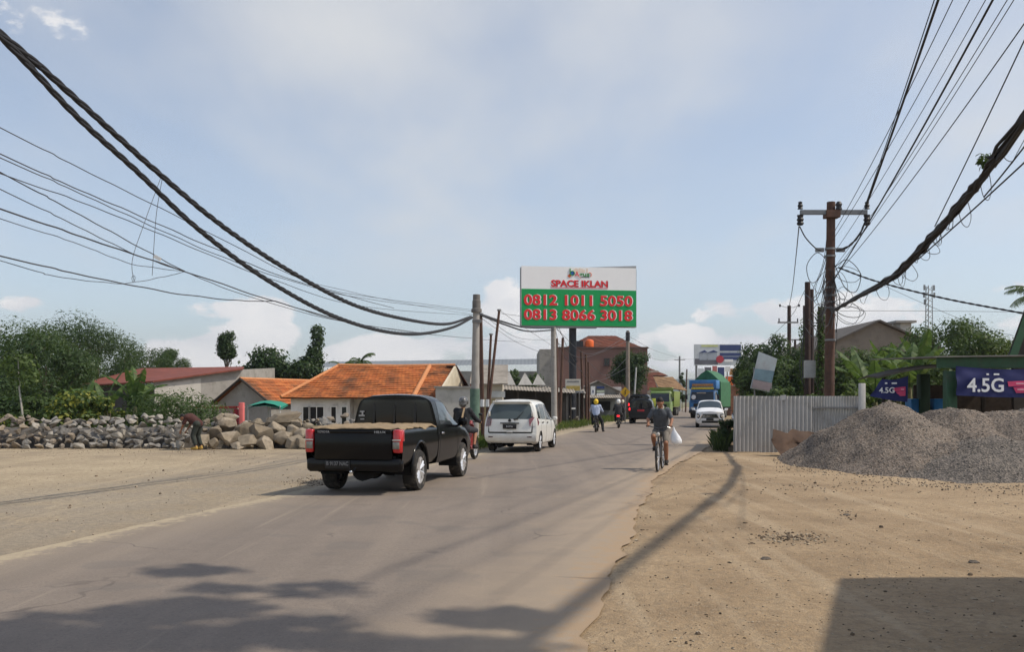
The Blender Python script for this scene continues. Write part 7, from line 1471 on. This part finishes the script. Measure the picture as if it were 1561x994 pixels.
# tree that shades the near left of the road, standing right of the camera
hs_ = 7.6; lob = []
for (px_, py, rx_, ry_) in ((285, 877, 60, 10), (478, 905, 60, 13), (742, 945, 85, 18), (120, 960, 150, 22), (270, 935, 110, 18), (420, 965, 110, 22), (540, 990, 80, 14), (30, 990, 120, 20), (250, 985, 160, 20), (700, 992, 140, 16), (330, 905, 40, 8), (-100, 985, 160, 30)):
    p = GP(px_, py); k_ = 1 / math.tan(SUN_EL); z = hs_ + rr.uniform(-.6, .9); c_ = Vector((p.x + SUN_DIR.x * z * k_, p.y + SUN_DIR.y * z * k_, z)); rxm = rx_ * p.y / 1400; rym = (GP(px_, py - ry_).y - GP(px_, py + ry_).y) / 2; lob.append((c_, (rxm, rym, .4)))
bs = Vector((5.0, 2.2, 0)); t = thing('shade_tree', 'tall thin crowned roadside tree right of the camera', 'tree', bs)
C_, N_ = lobe_leaves([(np.array(c_ - bs), r_) for c_, r_ in lob], 2000, np.random.default_rng(2)); v, f = leaf_arrays(C_, N_, .27, .5, 3, .1); link('crown', np_mesh('crown', v, f, LM_MID), t); m_ = MB(); m_.tube([(0, 0, -.2), (.05, .2, 3), (0, .6, 6.2)], [.2, .16, .1], 8)
for c_, r_ in lob: a = Vector((0, .4, 5.0 + rr.uniform(0, 1))); b = c_ - bs; m_.tube([a, a.lerp(b, .5) + Vector((0, 0, .2)), b], [.03, .02, .01], 5)
m_.build('trunk', BARK, t)
# ------------------------------------------------------------------ poles
def pole(name, label, x, ytop, d, r0, r1, m_, lean=0, group=None, cat='pole', z0=-.3, extra=None, ybase=None):
    b = P(x, 612, d); zt = P(0, ytop, d).z; t = thing(name, label, cat, (b.x, d, 0), 0, group)
    MB().tube([(0, 0, z0), (lean * .5, 0, zt * .5), (lean, 0, zt)], [r0, (r0 + r1) / 2, r1], 14).build('shaft', m_, t)
    return t, zt
t, zt = pole('concrete_pole', 'tapered concrete utility pole with stepped collar beside the pale annex', 723, 450, 33, .17, .115, CONC, .08)
MB().lathe([(0, zt - .62), (.19, zt - .62), (.19, zt - .5), (.15, zt - .48), (.15, zt - .2), (.13, zt - .18), (.13, zt + .02), (0, zt + .02)], 14, Matrix.Translation((.08, 0, 0))).build('collar', mat('dark_concrete', (.15, .14, .13), .9, .2, 6), t)
MB().box((.1, -.1, zt - .95), (.34, .1, .1)).tube([(-.05, -.16, zt - .9), (.25, -.16, zt - .9)], .02, 6).build('bracket', GREYS, t); MB().lathe([(.178, 1.0), (.176, 2.1)], 14, Matrix.Translation((.02, 0, 0)), cap=False).build('painted_band', mat('faded_green_band', (.10, .16, .12), .9, .3, 4), t)
SP = 'thin rusty steel poles beside the left concrete pole'
for xb, xt, yt, r, lab in ((736, 730, 474, .055, 'rusty steel pole leaning left against the concrete pole'), (737, 733.5, 480, .06, 'dark steel pole standing upright just right of the concrete pole'), (740, 748.5, 511, .055, 'shorter steel pole leaning slightly right'), (738, 761, 474, .06, 'tall steel pole leaning furthest right')):
    t, zt = pole('steel_pole', lab, xb, yt, 34, r, r * .8, RUSTP, (xt - xb) / 1400 * 34, SP)
    MB().lathe([(0, zt), (r * 1.3, zt), (r * 1.3, zt + .06), (0, zt + .06)], 8, Matrix.Translation(((xt - xb) / 1400 * 34, 0, 0))).build('cap', GREYS, t)
    MB().lathe([(r * 1.12, 1.45), (r * 1.1, 1.72)], 10, Matrix.Translation(((xt - xb) / 1400 * 34 * .28, 0, 0)), cap=False).build('paper_band', MATS['white_sign'], t)
t, zt = pole('concrete_pole', 'second concrete pole below the left half of the white billboard', 845, 499, 50, .17, .14, CONC, -.05)
t, zt = pole('steel_pole', 'rusty steel pole touching the second concrete pole', 849, 516, 50.5, .07, .06, RUSTP, .0)
for xb, xt, yt, d, lab in ((853, 858, 515, 56, 'thin dark pole leaning right of the second concrete pole'), (889, 886, 535, 66, 'dark brown pole left of the pole pair behind the name board'), (894, 893, 541, 67, 'brown pole right of the pole pair behind the name board'), (898, 897, 552, 68, 'slender rusty pole at the right of the pole pair')):
    t, zt = pole('steel_pole', lab, xb, yt, d, .10, .08, RUSTP, (xt - xb) / 1400 * d)
t, zt = pole('concrete_pole', 'tall weathered pole with dark top beside the drooping roadside tree', 957, 505, 84, .22, .15, mat('brown_concrete', (.24, .20, .165), .9, .15, 3), 0); MB().tube([(0, 0, zt), (0, 0, zt + .05)], .12, 8).tube([(0, 0, zt - .9), (0, 0, zt - .1)], .2, 8).build('insulator', BLKST, t)
pole('steel_pole', 'pale bent pole right of the weathered pole', 965, 560, 86, .09, .07, mat('pale_pole', (.5, .5, .48), .6), .3)
t, zt = pole('utility_pole', 'far utility pole standing over the centre of the road', 1036, 543, 150, .18, .14, GREYS, 0); MB().box((0, 0, zt - .6), (1.8, .12, .12)).build('cross_arm', GREYS, t)
pole('steel_pole', 'far thin pole right of the centre utility pole', 1045, 563, 135, .12, .1, RUSTP, .2)
# tall right pole with cross arm
DP = 33.0; t, zt = pole('utility_pole', 'tall rusty steel utility pole with wide cross arm above the zinc fence', 1263.5, 308, DP, .185, .15, RUSTP, .08); bx = t.location.x
az_ = P(0, 325.5, DP).z; xl, xr = P(1217, 0, DP).x - bx, P(1318, 0, DP).x - bx
MB().box(((xl + xr) / 2, -.22, az_), (xr - xl, .12, .16)).build('cross_arm', mat('grey_channel', (.17, .18, .19), .5, .15, 5, metal=.4), t, smooth=False)
MB().box((.06, -.12, az_ - .05), (.5, .4, .26)).build('clamp', RUSTP, t, smooth=False)
for x in (xl, xr):
    MB().lathe([(0, .1), (.10, .12), (.07, .18), (.10, .24), (.06, .30), (.08, .36), (0, .40)], 12, Matrix.Translation((x, -.22, az_))).build('insulator', BLKST, t)
    MB().lathe([(0, -.48), (.09, -.46), (.13, -.4), (.09, -.33), (.13, -.26), (.09, -.2), (.12, -.1), (0, -.08)], 12, Matrix.Translation((x, -.22, az_))).build('insulator', BLKST, t)
MB().lathe([(0, 0), (.12, .02), (.09, .12), (.12, .2), (.07, .3), (0, .32)], 12, Matrix.Translation((.28, -.22, az_ + .08))).build('insulator', BLKST, t)
for y in (381, 392, 440, 452, 462, 471, 520): z = P(0, y, DP).z; MB().lathe([(.19, z), (.19, z + .07)], 14, Matrix.Translation((.05, 0, 0)), cap=False).build('band', GREYS, t)
for x in (-.33, .42): MB().box((x, 0, P(0, 381, DP).z), (.3, .1, .14)).build('arm_bracket', GREYS, t, smooth=False)
RP = 'steel poles crowded behind the tall rusty pole'
for x, yt, d, r, lab in ((1231, 430, 38, .13, 'tallest dark steel pole left of the tall rusty pole'), (1237, 441, 39, .11, 'dark steel pole touching the tallest one on its right'), (1226, 466, 42, .07, 'slim steel pole on the far left of the cluster'), (1252, 468, 37, .16, 'thick creeper wrapped pole close to the tall rusty pole')):
    t, zt = pole('steel_pole', lab, x, yt, d, r, r * .85, mat('dark_rusty_steel', (.055, .035, .03), .85, .3, 5), 0, RP)
MB().box((-.5, -.1, P(0, 563, 37).z), (.42, .2, .7)).build('junction_box', mat('grey_box', (.36, .36, .35), .6), t, smooth=False)
t, zt = pole('utility_pole', 'distant two armed utility pole against the cloud left of the steel poles', 1203, 466, 72, .17, .14, mat('dark_rusty_steel', (.055, .035, .03)), 0); m_ = MB(); za = P(0, 492, 72).z; m_.box((-.15, -.2, za), (1.6, .1, .12))
m_.build('cross_arm', GREYS, t, smooth=False); m_ = MB()
for x in (-.85, 0, .6): m_.tube([(x, -.2, za), (x, -.2, za + .32)], .05, 6)
m_.tube([(-.75, -.1, zt - .1), (-.75, -.1, zt + .1)], .07, 6).tube([(.75, -.1, zt - .1), (.75, -.1, zt + .1)], .07, 6).tube([(-.75, -.1, zt), (-.3, -.1, zt - .15), (.3, -.1, zt - .15), (.75, -.1, zt)], .02, 5); m_.build('insulator', BLKST, t)
t, zt = pole('utility_pole', 'lower cross armed pole just right of the distant two armed pole', 1212, 518, 80, .12, .1, mat('dark_rusty_steel', (.055, .035, .03)), 0); MB().box((0, 0, zt), (1.7, .1, .1)).build('cross_arm', GREYS, t, smooth=False)
# ------------------------------------------------------------------ wires
WIRE = mat('black_cable', (.018, .018, .02), .6, .2, 5); WIREB = mat('grey_cable', (.06, .06, .065), .6, .2, 5)
def plane_pts(pp, v, ext0=0, ext1=0):
    out = []
    for x, y in pp: d = plane_d(x, v); out.append(P(x, y, d))
    if ext0: out.insert(0, out[0] + (out[0] - out[1]).normalized() * ext0)
    if ext1: out.append(out[-1] + (out[-1] - out[-2]).normalized() * ext1)
    return out
def cable(label, pts, r, m_=None, group=None, strands=1, n=10, pitch=.5, cat='cable', wob=0):
    s = spline(pts, n); mb = MB()
    if wob: s = [p + Vector((mnoise.noise((i * .37, 0, 1)), 0, mnoise.noise((i * .31, 5, 2)))) * wob for i, p in enumerate(s)]
    if strands == 1: mb.tube(s, r, 6)
    else:
        fine = spline(s, 4); L = 0; acc = [0]
        for a, b in zip(fine, fine[1:]): L += (b - a).length; acc.append(L)
        for k in range(strands):
            q = []
            for p, l in zip(fine, acc): a = 2 * math.pi * (l / pitch + k / strands); q.append(p + Vector((math.cos(a) * .4, .2 * math.cos(a), math.sin(a))) * r * .75)
            mb.tube(q, r * .9, 6)
    return tag(mb.build('cable', m_ or WIRE, angle=80), label, cat, group)
LV = -7.45
cable('upper of two thick twisted cables sweeping down to the left concrete pole', plane_pts([(0, 50), (60, 100), (140, 172), (240, 262), (340, 345), (440, 412), (540, 465), (620, 487), (680, 494), (718, 483)], LV, 6), .030, WIRE, None, 3, pitch=.8)
cable('lower of two thick twisted cables sweeping down to the left concrete pole', plane_pts([(0, 54), (40, 95), (120, 180), (210, 262), (300, 347), (400, 422), (500, 478), (580, 504), (640, 509), (690, 499), (720, 484)], LV, 6), .030, WIRE, None, 3, pitch=.8)
LG_ = 'thin wires sagging at the left below the thick cables'; LB = 'thin dark wire sagging across the sky below the two thick cables'
th = [([(0, 194), (120, 255), (300, 345), (470, 430), (560, 452), (724, 473)], .006), ([(0, 234), (100, 280), (220, 332), (330, 380), (450, 428), (600, 470)], .007), ([(0, 240), (110, 289), (230, 344), (340, 392), (440, 427), (560, 456), (724, 475)], .006), ([(0, 264), (150, 318), (290, 376), (420, 428), (560, 468), (724, 481)], .006), ([(0, 262), (90, 310), (200, 370), (282, 414)], .007), ([(0, 288), (100, 336), (200, 385), (280, 414), (380, 452), (520, 490), (640, 507)], .006), ([(0, 318), (140, 366), (280, 413), (420, 460), (520, 488)], .010), ([(0, 390), (120, 418), (260, 446), (360, 458), (420, 459)], .009), ([(0, 397), (80, 420), (180, 432), (240, 424), (282, 414)], .005), ([(0, 333), (120, 372), (200, 402), (282, 414)], .005), ([(420, 459), (520, 489), (640, 508), (730, 517), (765, 520), (800, 521)], .008), ([(470, 430), (580, 455), (660, 470), (724, 480)], .005)]
for k, (pp, r) in enumerate(th): cable(LB, plane_pts(pp, LV - .1 - .05 * k, 6 if pp[0][0] == 0 else 0), r, WIREB, LG_, wob=.012)
hk = plane_pts([(248, 268), (238, 330), (232, 420)], LV); cable('looped drop wire hanging under the thick left cables', [*plane_pts([(246, 268), (220, 340), (202, 395), (204, 427)], LV), *plane_pts([(206, 423), (203, 420), (201, 425), (203, 430)], LV)], .004, WIREB); cable('straight drop wire beside the looped one', hk, .004, WIREB)
m_ = MB(); p = plane_pts([(240, 393)], LV)[0]; m_.box(p, (.10, .03, .05), (0, .5, 0)); tag(m_.build('cable_tag', MATS['white_sign'], smooth=False), 'small white tag clipped on the thin left wires', 'tag')
# beyond the left pole
for lab, pp, r, st in (('upper sagging cable running from the left pole behind the billboard', [(727, 477), (765, 490), (800, 492), (845, 486)], .028, 2), ('lower sagging cable running from the left pole behind the billboard', [(727, 478), (770, 495), (805, 498), (845, 489)], .026, 2)): cable(lab, [P(pp[0][0], pp[0][1], 33), P(pp[1][0], pp[1][1], 38), P(pp[2][0], pp[2][1] + 7, 44), P(pp[3][0], pp[3][1] + 14, 50)], r, WIRE, None, st)
BG = 'thin wires strung between the left poles'; BL = 'thin wire strung between the left verge poles'
for pp in ([(728, 481, 33), (790, 523, 42), (846, 545, 50)], [(764, 475, 34), (800, 500, 42), (846, 530, 50)], [(736, 480, 34), (790, 515, 42), (846, 518, 50)], [(846, 500, 50), (858, 540, 55), (888, 568, 66)], [(852, 500, 50), (872, 545, 58), (893, 575, 67)], [(846, 520, 50), (890, 545, 66), (957, 520, 84)], [(846, 500, 50), (900, 540, 66), (957, 512, 84)], [(893, 566, 67), (915, 580, 74), (957, 560, 84)], [(957, 520, 84), (1000, 548, 115), (1036, 548, 150)], [(1036, 546, 150), (1050, 548, 150), (1060, 547, 150)], [(957, 512, 84), (1000, 535, 110), (1036, 546, 150)], [(893, 548, 67), (925, 572, 76), (957, 545, 84)], [(764, 478, 34), (840, 488, 50)], [(860, 516, 56), (846, 496, 50)]): cable(BL, [P(*q) for q in pp], .014 if pp[0][2] > 45 else .008, WIREB, BG, n=8)
# right hand wires
RV = 4.96
def rp(x, y, v): d = plane_d(x, v); return P(x, y, d)
pr = P(1318, 332, DP)
def rw(label, p0, x1, y1, v, r, sag=.25, group=None, m_=None, ext=.5):
    e = rp(x1, y1, v); e2 = e + (e - p0) * ext; q = [p0.lerp(e2, k / 6) for k in range(7)]
    for k in range(7): t_ = k / 6; q[k] = q[k] - Vector((0, 0, sag * 4 * t_ * (1 - t_) - sag * 4 * (1 / (1 + ext)) * (1 - 1 / (1 + ext)) * t_ * (1 + ext) * (1 if t_ * (1 + ext) <= 1 else 1)))
    return cable(label, q, r, m_ or WIRE, group, n=5)
rw('thick triple power line rising from the right insulator to the top edge', P(1319, 318, DP), 1430, 0, 6.0, .035, .1); rw('power line close beside the thick one at the right insulator', P(1318, 316, DP), 1424, 0, 6.05, .015, .1)
RG_ = 'thin wires fanning up to the top right from the tall pole'; RL = 'thin wire fanning from the tall rusty pole to the upper right'
for y0, x1, y1, v, r in ((345, 1452, 0, 5.3, .011), (352, 1478, 0, 5.2, .010), (372, 1502, 0, 5.1, .009), (392, 1535, 0, 5.0, .009), (398, 1545, 0, 5.05, .009), (405, 1561, 36, 5.0, .011)): rw(RL, P(1268 + (y0 - 345) * .1, y0 + 15, DP), x1, y1, v, r, .35, RG_, WIREB if r < .01 else WIRE)
rw('heavier wire with a knot rising steeply right of the fan', P(1269, 430, DP), 1513, 0, 5.0, .022, .3); rw('single wire leaving the thick bundle towards the right edge', P(1425, 345, plane_d(1425, 5.0)), 1561, 62, 5.05, .012, .05)
for k, (x0, y0, x1, y1) in enumerate(((1500, 300, 1561, 224), (1400, 395, 1561, 248))): rw(('upper' if k == 0 else 'lower') + ' wire running just under the thick bundle to the right edge', rp(x0, y0, 5.1), x1, y1, 5.15, .014, .02)
bd_ = plane_pts([(1270, 474), (1310, 452), (1360, 424), (1400, 385), (1440, 341), (1480, 292), (1520, 237), (1561, 180)], RV, 0, 16); s = spline(bd_, 6); mb = MB(); rr2 = random.Random(4)
for k in range(16):
    a = rr2.uniform(0, 6.28); q = rr2.uniform(.015, .07); ph = rr2.uniform(0, 9)
    pts = [p + Vector((math.cos(a + i * .11 + ph), .3, math.sin(a + i * .11 + ph))) * q * (.45 + .55 * min(1, i / 14)) + Vector((mnoise.noise((i * .5, k, 0)), 0, mnoise.noise((i * .5, k, 7)))) * .07 for i, p in enumerate(s)]; mb.tube(pts, rr2.choice((.016, .022, .03)), 5)
for k in range(18):
    i = rr2.randrange(4, len(s) - 3); p = s[i]; L = rr2.uniform(.1, .35); w_ = rr2.uniform(.05, .3); mb.tube(spline([p, p + Vector((w_ * .4, 0, -L * .8)), p + Vector((w_, 0, -L)), p + Vector((w_ * 1.3, 0, -L * .4)), s[min(len(s) - 1, i + 2)]], 4), .007, 4)
tag(mb.build('cable_bundle', WIRE, angle=80), 'thick tangled bundle of black cables from the tall pole to the right edge', 'cable')
p = rp(1502, 245, 4.95); C_, N_ = lobe_leaves([(np.array(p), (.16, .12, .14))], 60, np.random.default_rng(1)); v, f = leaf_arrays(C_, N_, .14, .4, 2); tag(link('creeper', np_mesh('creeper', v, f, LM_MID)), 'tuft of green creeper caught on the thick cable bundle', 'plant')
# jumper loops and left insulator line, service lines
b0 = Vector((bx, DP, 0)); j = lambda x, y, d=DP - .25: P(x, y, d)
cable('jumper loop from the left insulator to the tall pole', [j(1219, 345), j(1228, 362), j(1243, 378), j(1252, 382)], .022); cable('jumper loop from the right insulator to the tall pole', [j(1318, 340), j(1310, 358), j(1294, 375), j(1276, 382)], .03, None, None, 2)
cable('line dropping from the left insulator to the distant two armed pole', [P(1218, 345, DP), P(1213, 395, 45), P(1208, 440, 58), P(1203, 468, 72)], .02)
cable('line from the tall pole down to the steel poles', [P(1262, 345, DP), P(1255, 400, 36), P(1240, 440, 39)], .012); cable('dark service line crossing right to the green bargeboard', [P(1278, 408, DP), P(1340, 430, 32), P(1440, 455, 31), P(1561, 478, 29.5)], .022, None, None, 2); cable('thin level line crossing right behind the treetops', [P(1268, 474, DP), P(1400, 474, 36), P(1600, 476, 40)], .009, WIREB); cable('slack thin line falling right to the stall roof', [P(1340, 432, 33), P(1420, 468, 32), P(1500, 500, 31), P(1545, 512, 30)], .007, WIREB)
CL = 'slack coil of thin wire tangled round the tall rusty pole'; CGp = 'wire tangles on the tall rusty pole'
for k in range(26):
    y0 = rr2.uniform(390, 480); x0 = 1266 + rr2.uniform(-6, 6); w_ = rr2.uniform(8, 46) * rr2.choice((1, 1, 1, -.6)); h_ = rr2.uniform(10, 60); d = DP - .2 - .02 * (k % 5)
    cable(CL, [P(x0, y0, d), P(x0 + w_ * .5, y0 + h_ * .7, d), P(x0 + w_, y0 + h_ * .8, d - .1), P(x0 + w_ * 1.2, y0 + h_ * .3, d - .1), P(x0 + w_ * .6, y0 - h_ * .1, d), P(x0, y0 + 6, d)] if k % 3 else [P(x0, y0, d), P(x0 + w_ * .3, y0 + h_, d), P(x0 + w_ * .2, y0 + h_ * 1.6, d)], rr2.choice((.008, .010, .014)), WIREB if k % 2 else WIRE, CGp, n=6)
CL2 = 'thin wire draped between the tall rusty pole and the steel poles'; CG2 = 'wires draped between the right poles'
for k in range(16):
    y0, y1 = rr2.uniform(385, 470), rr2.uniform(432, 500); xs_ = rr2.choice((1231, 1237, 1226, 1252)); sag = rr2.uniform(4, 40); cable(CL2, [P(1262, y0, DP), P((1262 + xs_) / 2, max(y0, y1) + sag * .4, 36), P(xs_, y1, 38)] if k % 2 else [P(xs_, y1, 38), P(xs_ - rr2.uniform(-4, 12), y1 + 50 + sag, 38), P(xs_ + rr2.uniform(-3, 5), y1 + 90 + sag, 38)], rr2.choice((.009, .012, .016)), WIREB, CG2, n=7)
cable('upper line from the steel poles to the far road', [P(1231, 436, 38), P(1190, 500, 60), P(1120, 560, 110)], .012, WIREB); 
# ivy on the pole cluster
for k, (x, d, y0, y1, w_) in enumerate(((1252, 36.7, 480, 600, .22), (1226, 41.8, 500, 600, .25))):
    C_, N_ = lobe_leaves([(np.array(P(x, y, d)), (w_, w_, .5)) for y in range(y0, y1, 16)], 900, np.random.default_rng(k)); v, f = leaf_arrays(C_, N_, .12, .6, 4, .2); tag(link('climbing_vine', np_mesh('climbing_vine', v, f, LM_LIGHT if k else LM_MID)), ('climbing vine wrapped on the thick pole by the tall rusty pole', 'climbing vine wrapped on the slim leftmost steel pole')[k], 'vine')
# ------------------------------------------------------------------ haze
m, nt = newmat('haze_air'); pv = N(nt, 'ShaderNodeVolumePrincipled'); pv.inputs['Color'].default_value = (.80, .88, 1, 1); pv.inputs['Density'].default_value = .0002; pv.inputs['Anisotropy'].default_value = .3
nt.links.new(pv.outputs[0], N(nt, 'ShaderNodeOutputMaterial').inputs[1])
hz = MB().box((0, 1700, 120), (7400, 3900, 244)).build('haze', m, smooth=False); tag(hz, 'thin pale air haze over the whole place', None, None, 'stuff')
